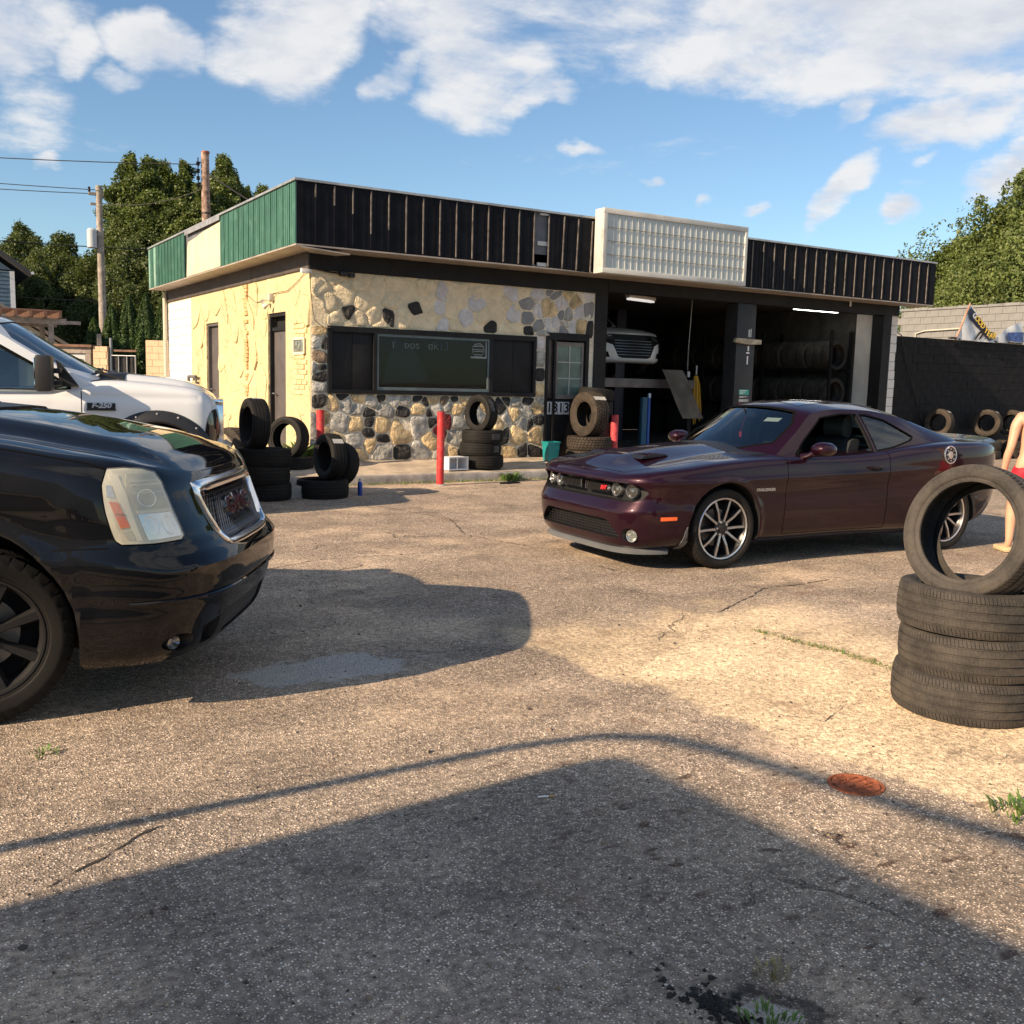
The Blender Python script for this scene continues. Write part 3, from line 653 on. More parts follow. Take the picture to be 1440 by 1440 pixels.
for a, b, c_, d in ((6.72, 8.86, 2.30, 2.34), (6.72, 8.86, 1.42, 1.47), (6.72, 6.755, 1.47, 2.30), (8.825, 8.86, 1.47, 2.30)): box(bm, a, b, FW-.03, FW+.02, c_, d)
obj('window_sash', bm, mat('pale_teal_frame', (.11, .145, .15), .45, var=.2), win)
bm = BM(); box(bm, 6.755, 8.825, FW-.008, FW-.002, 1.47, 2.30); obj('window_pane', bm, GLASSW, win, smooth=0)
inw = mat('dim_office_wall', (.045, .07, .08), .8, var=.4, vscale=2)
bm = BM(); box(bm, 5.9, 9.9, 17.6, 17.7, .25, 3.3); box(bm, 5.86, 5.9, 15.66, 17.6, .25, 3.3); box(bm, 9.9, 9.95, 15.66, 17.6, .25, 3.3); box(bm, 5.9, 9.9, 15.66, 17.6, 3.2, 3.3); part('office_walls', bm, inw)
bm = BM()                               # crumpled clear sheet hanging inside the pane
pts = [(6.85, 1.50), (7.72, 1.58), (7.62, 1.86), (7.38, 2.20), (7.05, 2.26)]
A = [bm.verts.new((x, FW+.06+.03*(i % 2), z)) for i, (x, z) in enumerate(pts)]; bm.faces.new(A)
bmesh.ops.triangulate(bm, faces=bm.faces[:]); bmesh.ops.subdivide_edges(bm, edges=bm.edges[:], cuts=5, use_grid_fill=True)
for v in bm.verts: v.co.y += .03*noise.noise(v.co*5) + .012*sin(v.co.x*46+v.co.z*25)
obj('plastic_sheet', bm, mat('grey_plastic_film', (.20, .24, .25), .25, spec=.7), win)
for i, (tx, x) in enumerate((('Y', 7.02), ('bos', 7.36), ('dk13', 7.86))):
    me = text_mesh(tx, .20, mat('ghost_lettering', (.055, .078, .088), .7, spec=.2), .002); link('window_lettering', me, win, (x, FW-.012, 2.18), (pi/2, 0, 0))
bm = BM(); box(bm, 8.49, 8.81, FW-.013, FW-.009, 2.0, 2.03); box(bm, 8.785, 8.81, FW-.013, FW-.009, 2.03, 2.29)
for zz, ww in ((2.225, .16), (2.20, .22), (2.145, .24), (2.115, .20), (2.06, .12)): box(bm, 8.64-ww/2, 8.64+ww/2, FW-.013, FW-.009, zz, zz+.011)
tube(bm, [(8.64+.115*cos(a*pi/14), FW-.011, 2.145+.115*sin(a*pi/14)) for a in range(28)], .005, 5, closed=True)
obj('window_sticker', bm, mat('sticker_print', (.24, .25, .25), .6), win)
# ---- shop door
bm = BM()
for a, b, c_, d in ((DOR[0], DOR[0]+.05, ZF, DOR[3]), (DOR[1]-.07, DOR[1], ZF, DOR[3]), (DOR[0]+.05, DOR[1]-.07, DOR[3]-.13, DOR[3]), (DOR[0]+.17, DOR[0]+.22, ZF, DOR[3]-.13)): box(bm, a, b, FW-.03, FW+.10, c_, d)
sd_ = part('shop_door', bm, BLACKP)
bm = BM(); box(bm, DOR[0]+.05, DOR[0]+.17, FW+.02, FW+.05, 1.33, DOR[3]-.13); obj('side_light', bm, mat('dull_brown_glass', (.06, .045, .04), .25, var=.4), sd_)
bm = BM()
x0, x1, z0, z1 = DOR[0]+.22, DOR[1]-.10, 1.32, DOR[3]-.16
for a, b, c_, d in ((x0, x0+.06, z0, z1), (x1-.05, x1, z0, z1), (x0+.06, x1-.05, z1-.07, z1), (x0+.06, x1-.05, z0, z0+.08)): box(bm, a, b, FW, FW+.045, c_, d)
obj('pane_frame', bm, mat('bare_grey_frame', (.17, .15, .135), .7, var=.3), sd_)
bm = BM(); box(bm, x0+.06, x1-.05, FW+.015, FW+.022, z0+.08, z1-.07); obj('door_pane', bm, mat('dusty_green_glass', (.10, .145, .125), .18, var=.35, vscale=3), sd_)
bm = BM(); xm = (x0+.06+x1-.05)/2; box(bm, xm-.011, xm+.011, FW+.002, FW+.014, z0+.08, z1-.07)
for f in (1/3, 2/3):
    zz = z0+.08+(z1-.07-z0-.08)*f; box(bm, x0+.06, xm-.011, FW+.004, FW+.014, zz-.011, zz+.011); box(bm, xm+.011, x1-.05, FW+.004, FW+.014, zz-.011, zz+.011)
obj('muntins', bm, mat('pale_muntin', (.36, .38, .34), .6), sd_)
bm = BM(); box(bm, DOR[0]+.05, DOR[1]-.07, FW+.01, FW+.05, ZF, 1.30, bev=.004); obj('kick_panel', bm, BLACKP, sd_)
for i, ch in enumerate('1313'):
    xx = DOR[0]+.115+i*.128; bm = BM(); box(bm, xx-.058, xx+.058, FW-.004, FW+.008, 1.035, 1.265, bev=.002); tl = obj('number_tile', bm, mat('number_tile_white', (.55, .58, .60), .5, var=.1), sd_)
    link('digit', text_mesh(ch, .25, BLACKP, .002, .004), sd_, (xx, FW-.006, 1.15), (pi/2, 0, 0))
bm = BM(); tube(bm, [(DOR[1]-.13, FW-.06, 1.15), (DOR[1]-.13, FW-.06, 1.45)], .014, 8); tube(bm, [(DOR[1]-.13, FW-.06, 1.2), (DOR[1]-.13, FW+.02, 1.2)], .01, 6); tube(bm, [(DOR[1]-.13, FW-.06, 1.4), (DOR[1]-.13, FW+.02, 1.4)], .01, 6); obj('door_handle', bm, GALV, sd_)
# ---- garage frame
bm = BM(); box(bm, 11.12, 11.40, FW-.02, FW+.22, ZF, 3.57); part('bay_post', bm, BLACKP)
bm = BM(); box(bm, 14.72, 15.24, FW-.01, FW+.35, ZF, 3.33, bev=.01); pil = part('bay_pillar', bm, mat('charcoal_pillar_paint', (.020, .021, .024), .5, var=.25, dirt=(.05, .05, .05), damt=.4))
bm = BM(); box(bm, 11.40, 19.73, FW-.03, FW+.25, 3.335, 3.57); part('bay_header', bm, BLACKP)
bm = BM(); box(bm, 19.22, 19.50, FW-.02, FW+.30, ZF, 3.335); part('bay_post', bm, BLACKP)
for r in range(16):
    bm = BM(); box(bm, 19.505, 19.73+rng.uniform(-.02, .02), FW-.01, FW+.28, ZF+r*.205, ZF+r*.205+.197, bev=.008); obj('block', bm, WHITEB, shop, sh, smooth=0)
bm = BM(); prism(bm, [(14.62, 2.54), (14.66, 2.62), (15.36, 2.605), (15.36, 2.515), (15.0, 2.50)], 'y', FW-.08, FW-.012); part('wood_batten', bm, mat('pale_batten', (.42, .36, .26), .8, var=.3, vscale=8), pil)
bm = BM()
for x, z, hh, ww in ((15.06, 2.73, .15, .03), (15.11, 2.74, .17, .02), (15.06, 2.42, .10, .04), (15.05, 2.33, .03, .09), (15.05, 2.18, .17, .035)): box(bm, x-ww/2, x+ww/2, FW-.016, FW-.011, z-hh/2, z+hh/2)
obj('paint_drips', bm, WHITE, pil)
for z, hh, cl, nm in ((1.52, .11, (.05, .34, .27), 'teal'), (1.42, .05, (.10, .10, .10), 'grey'), (1.345, .06, (.30, .30, .29), 'pale'), (1.22, .13, (.50, .07, .10), 'red')):
    bm = BM(); box(bm, 14.86, 15.14, FW-.018, FW-.012, z-hh/2, z+hh/2)
    for q in range(3): box(bm, 14.88, 14.98+.05*((q*7) % 3), FW-.020, FW-.018, z-hh*.3+q*hh*.27, z-hh*.3+q*hh*.27+hh*.12, 1)
    obj('notice_sticker', bm, [mat(nm+'_sticker', cl, .5), LABELW], pil)
# ---- interior of the bays
INT = mat('dark_interior_wall', (.028, .026, .024), .9, var=.4, vscale=1.5)  # dark brown tone of the partition and back walls
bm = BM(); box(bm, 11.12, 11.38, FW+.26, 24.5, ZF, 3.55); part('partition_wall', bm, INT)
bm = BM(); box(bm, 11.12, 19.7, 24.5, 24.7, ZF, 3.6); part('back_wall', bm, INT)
bm = BM(); box(bm, 19.45, 19.7, FW+.31, 24.5, ZF, 3.6); part('bay_side_wall', bm, mat('shaded_white_block', (.07, .068, .063), .8, var=.25, bump=.3, bscale=8, dirt=(.03, .03, .028), damt=.7))  # white block wall, the bay's shade put into its dark colour
bm = BM(); box(bm, 19.43, 19.45, FW+.31, 16.32, ZF, 3.5); part('lit_wall_strip', bm, WHITEB)  # front end of the same wall in a lighter colour, painting the daylight on it
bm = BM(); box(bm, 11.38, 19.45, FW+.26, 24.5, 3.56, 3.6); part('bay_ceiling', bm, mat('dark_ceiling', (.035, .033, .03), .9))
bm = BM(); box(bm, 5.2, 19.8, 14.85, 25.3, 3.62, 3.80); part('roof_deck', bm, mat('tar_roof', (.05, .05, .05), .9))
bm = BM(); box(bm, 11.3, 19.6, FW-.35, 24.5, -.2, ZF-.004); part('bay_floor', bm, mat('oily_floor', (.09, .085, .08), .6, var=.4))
bm = BM(); prism(bm, [(13.9, 0.0), (14.1+.95, 0), (FW-.35, ZF-.006), (FW-.35, .0)][:0] or [(13.8, -.05), (FW-.352, -.05), (FW-.352, ZF-.006), (13.8, .004)], 'x', 11.3, 19.6); part('bay_apron', bm, CONC)
# ---- fascia: panel by panel
FY, FX, F0, F1 = 14.8, 5.15, 3.59, 4.50
bm = BM(); box(bm, FX+.04, 20.15, FY+.05, FY+.12, F0, F1); box(bm, FX+.04, FX+.11, FY+.12, 25.2, F0, F1); part('fascia_backing', bm, mat('grey_backing', (.12, .13, .15), .8, var=.2))
x = FX; i = 0
while x < 20.13:
    x2 = min(x+.30, 20.15)
    if not (9.44 < x+.15 < 9.72):
        bm = BM(); box(bm, x+.004, x2-.004, FY+.0, FY+.04, F0, F1-.01)
        for q in (.1, .2): box(bm, x+q-.006, x+q+.006, FY-.006, FY, F0, F1-.01)
        o = part('fascia_panel', bm, FASC, smooth=0)
        if 9.72 < x+.15 < 10.6: o.rotation_euler = (0, radians(1.6), 0); o.location = (sh[0]-.11, sh[1]-.012, sh[2]+.27)
    if i > 0:
        top_only = 1 if x > 6.9 else (.15+.1*i if i != 4 else .75)
        bm = BM(); z0 = F0+.012+(1-min(1, top_only))*(F1-F0)
        box(bm, x-.011, x+.011, FY-.018, FY-.0005, z0, F1-.02, bev=.004)
        if top_only < 1: box(bm, x-.0105, x+.0105, FY-.0175, FY-.0005, F0+.012, z0-.002, 1, bev=.004)
        o = part('fascia_rib', bm, [RIB, FASC], smooth=0)
        if 9.80 < x < 10.6: o.rotation_euler = (0, radians(1.6), 0); o.location = (sh[0]-.11, sh[1]-.012, sh[2]+.27)
    x += .30; i += 1
bm = BM(); box(bm, 9.47, 9.70, FY+.0, FY+.05, 4.455, 4.485); box(bm, 9.45, 9.70, FY+.02, FY+.05, 3.60, 3.66); box(bm, 9.45, 9.72, FY+.03, FY+.05, 3.95, 4.02); part('exposed_lath', bm, mat('pale_lath', (.5, .5, .5), .6))
y = FY; i = 0
while y < 25.18:
    y2 = min(y+.30, 25.2)
    if not (18.9 < y+.15 < 21.6):
        bm = BM(); box(bm, FX, FX+.04, y+.003, y2-.003, F0, F1-.01)
        for q in (.10, .20): box(bm, FX-.006, FX, y+q-.006, y+q+.006, F0, F1-.01)
        box(bm, FX-.016, FX, y-.014 if i else y+.003, y+.014, F0+.005, F1-.015)
        part('fascia_panel', bm, GREENF if (24.4 < y+.1 < 25.2 and i % 2 == 0) else GREEN, smooth=0)
    y += .30; i += 1
bm = BM(); prism(bm, [(18.93, F0+.01), (21.58, F0+.01), (21.50, F0+.55), (21.42, F1-.22), (20.9, F1-.20), (20.2, F1-.14), (18.93, F1-.10)], 'x', FX+.006, FX+.03); part('bare_fascia_board', bm, BARE, smooth=0)
bm = BM(); box(bm, FX-.03, FX+.10, FY-.03, 25.2, F1, F1+.035); box(bm, FX+.10, 20.15, FY-.03, FY+.10, F1, F1+.035); box(bm, FX-.028, FX-.018, 18.93, 21.58, F1-.075, F1); part('roof_edge_flashing', bm, EDGE, smooth=0)
bm = BM(); box(bm, FX-.012, LW-.04, FY-.012, 25.2, F0-.030, F0-.008); box(bm, LW-.04, 20.15, FY-.012, FW-.045, F0-.030, F0-.008); part('soffit', bm, SOFF, smooth=0)
bm = BM(); prism(bm, [(5.22, 14.78), (6.0, 14.78), (5.9, 15.1), (5.5, 15.2)], 'z', F0-.075, F0-.055); bmesh.ops.rotate(bm, verts=bm.verts[:], cent=(5.5, 15, F0-.05), matrix=Matrix.Rotation(radians(4), 3, 'Y')); part('loose_soffit_piece', bm, SOFF, smooth=0)
# ---- blank sign box
SX0, SX1, SY, SZ0, SZ1 = 10.60, 14.03, 14.50, 3.555, 4.665
bm = BM(); box(bm, SX0, SX1, SY+.05, SY+.27, SZ0, SZ1, bev=.01)
for a, b, c_, d in ((SX0, SX1, SZ1-.09, SZ1), (SX0, SX1, SZ0, SZ0+.09), (SX0, SX0+.09, SZ0+.09, SZ1-.09), (SX1-.07, SX1, SZ0+.09, SZ1-.09)): box(bm, a, b, SY, SY+.048, c_, d, bev=.008)
sg = part('sign_box', bm, SIGNF)
nsl = 24; w_ = (SX1-.07-SX0-.09)/nsl; h_ = (SZ1-SZ0-.18)/4
me = None
for r in range(4):
    for c_ in range(nsl):
        bm = BM(); box(bm, .0015, w_-.0015, 0, .010, .0015, h_-.0015)
        if me is None: me = finish(bm, 'sign_panel', SIGNP, 30)
        else: bm.free()
        link('sign_panel', me, sg, (SX0+.09+c_*w_, SY+.026, SZ0+.09+r*h_))
bm = BM()
for r in range(1, 4): tube(bm, [(SX0+.09, SY+.008, SZ0+.09+r*h_), (SX1-.07, SY+.008, SZ0+.09+r*h_)], .006, 6)
obj('sign_rail', bm, mat('dull_rail', (.24, .235, .215), .6), sg)
bm = BM()
for c_ in range(nsl+1): box(bm, SX0+.089+c_*w_, SX0+.0918+c_*w_, SY+.016, SY+.022, SZ0+.09, SZ1-.09)
obj('sign_rib', bm, mat('bright_rib', (.70, .71, .69), .4), sg, smooth=0).__setitem__('kind', 'stuff')
# ---- small things fixed to the shop
bm = BM(); tube(bm, [(5.50, 25.22, 3.52), (5.50, 25.22, 0)], .05, 10); part('downpipe', bm, mat('cream_pipe', (.5, .46, .38), .5))
bm = BM(); tube(bm, [(LW, 22.3, 1.42), (LW-.10, 22.3, 1.42), (LW-.10, 22.3, 1.55), (LW-.10, 22.95, 1.55), (LW-.10, 22.95, 1.40)], .035, 8); part('vent_pipe', bm, mat('pipe_grey', (.12, .12, .12), .5))
bm = BM(); box(bm, LW-.10, LW-.0, 17.18, 17.30, 2.90, 3.02, bev=.015); fl = part('floodlight', bm, mat('off_white_fitting', (.5, .48, .42), .5))
for dy, dz_ in ((-.02, -.10), (.22, -.02)):
    bm = BM(); lathe(bm, [(-.02, .025), (0, .035), (.06, .05), (.13, .075), (.145, .072), (.13, .02)], 14, 'z'); [v.co.__imul__(.62) for v in bm.verts]; obj('flood_lamp', bm, mat('flood_glass', (.6, .58, .5), .3), fl, (LW-.11, 17.24+dy, 2.93+dz_), (radians(-35 if dy < 0 else 60), radians(-130), 0))
bm = BM(); tube(bm, [(LW-.012, 17.24, 3.0), (LW-.02, 17.6, 2.93), (LW-.02, 18.2, 2.92), (LW-.012, 18.8, 3.10), (LW-.03, 19.0, 3.28)], .006, 6); tube(bm, [(LW-.03, 17.2, 3.02), (LW-.03, 16.4, 3.02), (LW-.03, 15.9, 3.14), (LW-.03, 15.5, 3.27)], .006, 6)
tube(bm, [(5.57, FW-.035, 3.24), (5.575, FW-.035, 3.0), (5.60, FW-.05, 2.7), (5.64, FW-.05, 2.5), (5.80, FW-.05, 2.38), (5.9, FW-.05, 2.40)], .007, 6); part('wall_cable', bm, mat('dusty_cable', (.13, .11, .07), .7))
bm = BM(); tube(bm, [(5.62, FW-.04, 3.30), (5.9, FW-.06, 3.26), (6.05, FW-.08, 3.25)], .014, 6); cbox(bm, (6.1, FW-.09, 3.245), (.13, .08, .07), .01); cbox(bm, (6.24, FW-.09, 3.235), (.10, .08, .07), .01); part('camera_bracket', bm, TRIM)
bm = BM(); box(bm, 5.44, 5.60, FW-.02, FW+.05, 3.22, 3.29, bev=.005); part('junction_box', bm, WHITE)
bm = BM(); tube(bm, [(16.8, 17, 3.8), (16.8, 17, 4.72)], .10, 10); tube(bm, [(16.8, 17, 4.72), (16.8, 17, 4.80)], [.19, .16], 10); part('roof_vent', bm, mat('dark_vent', (.04, .04, .04), .6))
bm = BM(); tube(bm, [(18.02, FW-.05, 3.60), (18.02, FW-.06, 3.50), (18.03, FW-.05, 3.46)], .02, 8); part('hanging_hook', bm, WHITE)
# patched rubble at the corner foot
bm = BM(); box(bm, 5.575, 5.72, FW-.035, FW-.003, .2, 1.05, bev=.02); bmesh.ops.subdivide_edges(bm, edges=[e for e in bm.edges if e.calc_length() > .3], cuts=6)
for v in bm.verts: v.co += Vector((noise.noise(v.co*9), noise.noise(v.co*9+Vector((5, 5, 5))), 0))*.018
part('corner_patch', bm, ROCK['g'])
# ---------------------------------------------------------------- sidewalk and kerb
bm = BM(); V, F = grid(bm, lambda u, v: (4.4+u*6.85, 14.14+v*1.255, .135+.115*v + .012*noise.noise(Vector((u*9, v*3, 1)))), 40, 6)
tag(obj('sidewalk', bm, CONC), kind='structure')
bm = BM(); prof = [(14.06, -.05), (14.055, .085), (14.075, .125), (14.11, .138), (14.14, .134), (14.14, -.05)]
N_ = 60; rows = []
for i in range(N_+1):
    x_ = 4.4+i/N_*6.85; k = noise.noise(Vector((x_*1.7, 3, 0)))*.035; k2 = noise.noise(Vector((x_*6, 8, 0)))*.012
    rows.append([bm.verts.new((x_, y_+(k+k2 if j < 4 else 0), z_+(k2 if 0 < j < 4 else 0)-(.012 if x_ > 9.9 else 0))) for j, (y_, z_) in enumerate(prof)])
for i in range(N_):
    for j in range(5): bm.faces.new((rows[i][j], rows[i][j+1], rows[i+1][j+1], rows[i+1][j]))
bm.faces.new(rows[0]); bm.faces.new(rows[-1][::-1]); bmesh.ops.recalc_face_normals(bm, faces=bm.faces[:])
tag(obj('kerb', bm, CURB), kind='structure')
bm = BM(); box(bm, 4.38, 4.40, 14.06, 15.4, -.05, .12); box(bm, 11.25, 11.27, 14.06, 15.4, -.05, .2); tag(obj('sidewalk_edge', bm, CURB), kind='structure')
# ---------------------------------------------------------------- tyres
def tyre_bm(R, W, rr, nb=56, ribs=5, depth=.008, skew=.05, lug=0, seg=4):
    """tyre lying about the y axis: lathe profile with circumferential grooves, cross sipes cut block by block"""
    hw = W/2; prof = []                       # (y, r, tread?)
    inn = [(hw*.80, rr+.004), (hw*.86, rr+.03), (hw*.97, rr+(R-rr)*.45), (hw*.93, R-.045), (hw*.70, R-.024), (0, R-.022)]
    side = [(hw*.78, rr-.004), (hw*.86, rr-.002), (hw*.90, rr+.008), (hw*.91, rr+.016), (hw*.965, rr+.022), (hw*1.0, rr+(R-rr)*.30), (hw*1.03, rr+(R-rr)*.5), (hw*1.035, rr+(R-rr)*.55), (hw*1.02, rr+(R-rr)*.62), (hw*.99, R-.028), (hw*.955, R-.016)]
    tw = hw*.93; cells_ = []
    gw = W*.035
    ww = (2*tw-(ribs-1)*gw)/ribs
    y = -tw
    for i in range(ribs):
        a, b = y, y+ww
        cells_.append((a, b, i)); y = b+gw
    left_ = [(-a, r, None) for a, r in side]
    tread = []
    for a, b, i in cells_:
        crown = lambda q: R-.012*(abs(q)/tw)**3
        tread += [(a+.001, crown(a)-depth if i else crown(a)-.004, -1), (a+.002, crown(a), i), ((a+b)/2, crown((a+b)/2), i), (b-.002, crown(b), i), (b-.001, crown(b)-depth if i < ribs-1 else crown(b)-.004, -1)]
    right_ = [(a, r, None) for a, r in side[::-1]]
    inner = [(a, r, None) for a, r in inn] + [(-a, r, None) for a, r in inn[-2::-1]]
    loop = left_ + tread + right_ + inner
    ang = []
    st = 2*pi/nb
    for k in range(nb):
        ang += [(k*st, 1), (k*st+st*.80, 1), (k*st+st*.83, 0), (k*st+st*.97, 0)]
    bm = BM(); rings = []
    for a, r, tg in loop:
        ring = []
        for th, up in ang:
            q = r; t2 = th
            if tg is not None and tg >= 0:
                sh_ = (tg in (0, ribs-1))
                t2 = th + (skew*(a/tw)*(1 if not lug else (1 if tg % 2 else -1)) + (st*.5 if tg % 2 else 0))
                if not up: q = r - depth*(.75 if sh_ or lug else .16)
            elif lug and tg is None and r > R-.035 and abs(a) > hw*.9:
                q = r + (.006 if up else -.004)
            ring.append(bm.verts.new((cos(t2)*q, a, sin(t2)*q)))
        rings.append(ring)
    m, N = len(rings), len(ang)
    for i in range(m):
        A, B = rings[i], rings[(i+1) % m]
        for k in range(N): bm.faces.new((A[k], A[(k+1) % N], B[(k+1) % N], B[k]))
    bmesh.ops.recalc_face_normals(bm, faces=bm.faces[:])
    return bm
TY = {}
def tyre_mesh(key):
    if key not in TY:
        R, W, rr, nb, ribs, dep, sk, lug, m = dict(
            worn=(.355, .235, .245, 120, 5, .0065, .06, 0, RUBBERW), rack=(.350, .245, .260, 40, 5, .008, .08, 0, RUBBERW), street=(.335, .225, .225, 60, 5, .007, .10, 0, RUBBER), small=(.315, .205, .200, 54, 4, .007, .05, 0, RUBBER),
            tall=(.350, .245, .260, 66, 5, .008, .08, 0, RUBBER), all_terrain=(.410, .285, .225, 40, 5, .014, .12, 1, RUBBERB), dusty=(.345, .235, .215, 56, 5, .007, .06, 0, RUBBERB),
            sport=(.362, .255, .274, 50, 4, .006, .06, 0, RUBBER), suv=(.405, .285, .279, 38, 5, .014, .12, 1, RUBBERX))[key]
        TY[key] = finish(tyre_bm(R, W, rr, nb, ribs, dep, sk, lug), 'tyre', m, 30)
    return TY[key]
def loose_tyre(key, label, loc, rot, group, label_strip=None, name='tyre'):
    """a tyre without a wheel: one mesh, plus its paper label if it has one"""
    o = link(name, tyre_mesh(key), None, loc, rot); tag(o, label, 'tyre', group)
    if label_strip:
        a0, da, y0, y1, m, lift = label_strip
        R = max(v.co.x for v in o.data.vertices)
        bm = BM(); grid(bm, lambda u, v: (cos(a0+u*da)*(R+lift), y0+v*(y1-y0), sin(a0+u*da)*(R+lift)), 10, 2)
        bmesh.ops.solidify(bm, geom=bm.faces[:], thickness=.002)
        obj('paper_label', bm, m, o)
    return o

# ---------------------------------------------------------------- wheels
def wheel(par, loc, tkey, rimR, W, style, outer=1, steer=0):
    w = link('wheel', None, par, loc, (0, 0, (0 if outer > 0 else pi)+steer))
    link('tyre', tyre_mesh(tkey), w)
    bm = BM(); hw = W/2*.86
    lathe(bm, [(hw, rimR+.006), (hw+.006, rimR+.002), (hw+.004, rimR-.008), (hw-.02, rimR-.016), (hw-.03, rimR-.024), (-hw*.9, rimR-.030), (-hw, rimR), (-hw*.9, rimR+.006)], 56, closed=True)
    rm = dict(alloy=RIMD, black=RIMB)[style]
    obj('rim_barrel', bm, rm, w, smooth=40)
    if style == 'alloy':
        bm = BM(); lathe(bm, [(hw+.004, rimR+.008), (hw+.010, rimR+.002), (hw+.008, rimR-.006), (hw+.002, rimR-.010)], 64, closed=True); obj('rim_lip', bm, ALLOY, w, smooth=40)
    bm = BM(); lathe(bm, [(-.02, rimR*.62), (-.005, rimR*.62), (-.005, .05), (-.02, .05)], 40, closed=True); obj('brake_disc', bm, BRAKE, w)
    bm = BM(); lathe(bm, [(-.04, rimR-.03), (-.045, .03)], 32); obj('wheel_well_plate', bm, DARK, w)
    n_ = 5 if style == 'alloy' else 8
    me = None
    for k in range(n_):
        if me is None:
            bm = BM()
            if style == 'alloy':
                for s in (-1, 1):
                    a0, a1 = s*.24, s*.31
                    P0 = Vector((cos(a0)*.062, 0, sin(a0)*.062)); P1 = Vector((cos(a1)*rimR*.60, 0, sin(a1)*rimR*.60)); P2 = Vector((cos(a1*.96)*(rimR-.012), 0, sin(a1*.96)*(rimR-.012)))
                    for A, B, wa, wb, ya, yb in ((P0, P1, .011, .0095, hw-.018, hw-.004), (P1, P2, .0095, .011, hw-.004, hw-.006)):
                        d = (B-A).normalized(); nrm = Vector((-d.z, 0, d.x))
                        top = [A+nrm*wa, A-nrm*wa, B-nrm*wb, B+nrm*wb]; yy = [ya, ya, yb, yb]
                        t_ = [bm.verts.new((p.x, y_, p.z)) for p, y_ in zip(top, yy)]; b_ = [bm.verts.new((p.x*.99, y_-.045, p.z*.99)) for p, y_ in zip([A+nrm*wa*1.7, A-nrm*wa*1.7, B-nrm*wb*1.6, B+nrm*wb*1.6], yy)]
                        bm.faces.new(t_)
                        for i in range(4): bm.faces.new((t_[i], t_[(i+1) % 4], b_[(i+1) % 4], b_[i])).material_index = 1
            else:
                P0 = Vector((.05, 0, 0)); P2 = Vector((rimR-.012, 0, 0))
                prf = [(.045, .030), (.12, .022), (.19, .030), (rimR-.012, .036)]
                for (xa, wa), (xb, wb) in zip(prf, prf[1:]):
                    ya, yb = hw-.030+.018*(xa/rimR), hw-.030+.018*(xb/rimR)
                    t_ = [bm.verts.new(p) for p in ((xa, ya, wa*.55), (xa, ya, -wa*.55), (xb, yb, -wb*.55), (xb, yb, wb*.55))]; b_ = [bm.verts.new(p) for p in ((xa, ya-.035, wa), (xa, ya-.035, -wa), (xb, yb-.035, -wb), (xb, yb-.035, wb))]
                    bm.faces.new(t_)
                    for i in range(4): bm.faces.new((t_[i], t_[(i+1) % 4], b_[(i+1) % 4], b_[i]))
            bmesh.ops.recalc_face_normals(bm, faces=bm.faces[:])
            me = finish(bm, 'spoke', [SPOKEM, RIMD] if style == 'alloy' else [RIMB], 0)
        link('spoke', me, w, None, (0, 2*pi*k/n_+.35, 0))
    bm = BM(); lathe(bm, [(hw-.06, .085), (hw-.022, .078), (hw-.016, .060), (hw-.016, .036), (hw-.006, .034), (hw-.004, .0)], 32); obj('hub', bm, rm, w, smooth=40)
    bm = BM()
    for k in range(5):
        a = 2*pi*k/5+.05; lathe(bm, [(hw-.018, .011), (hw-.004, .010), (hw-.003, .001)], 6, M=Matrix.Translation((cos(a)*.057, 0, sin(a)*.057)))
    obj('lug_nuts', bm, GALV if style == 'alloy' else RIMB, w)
    return w

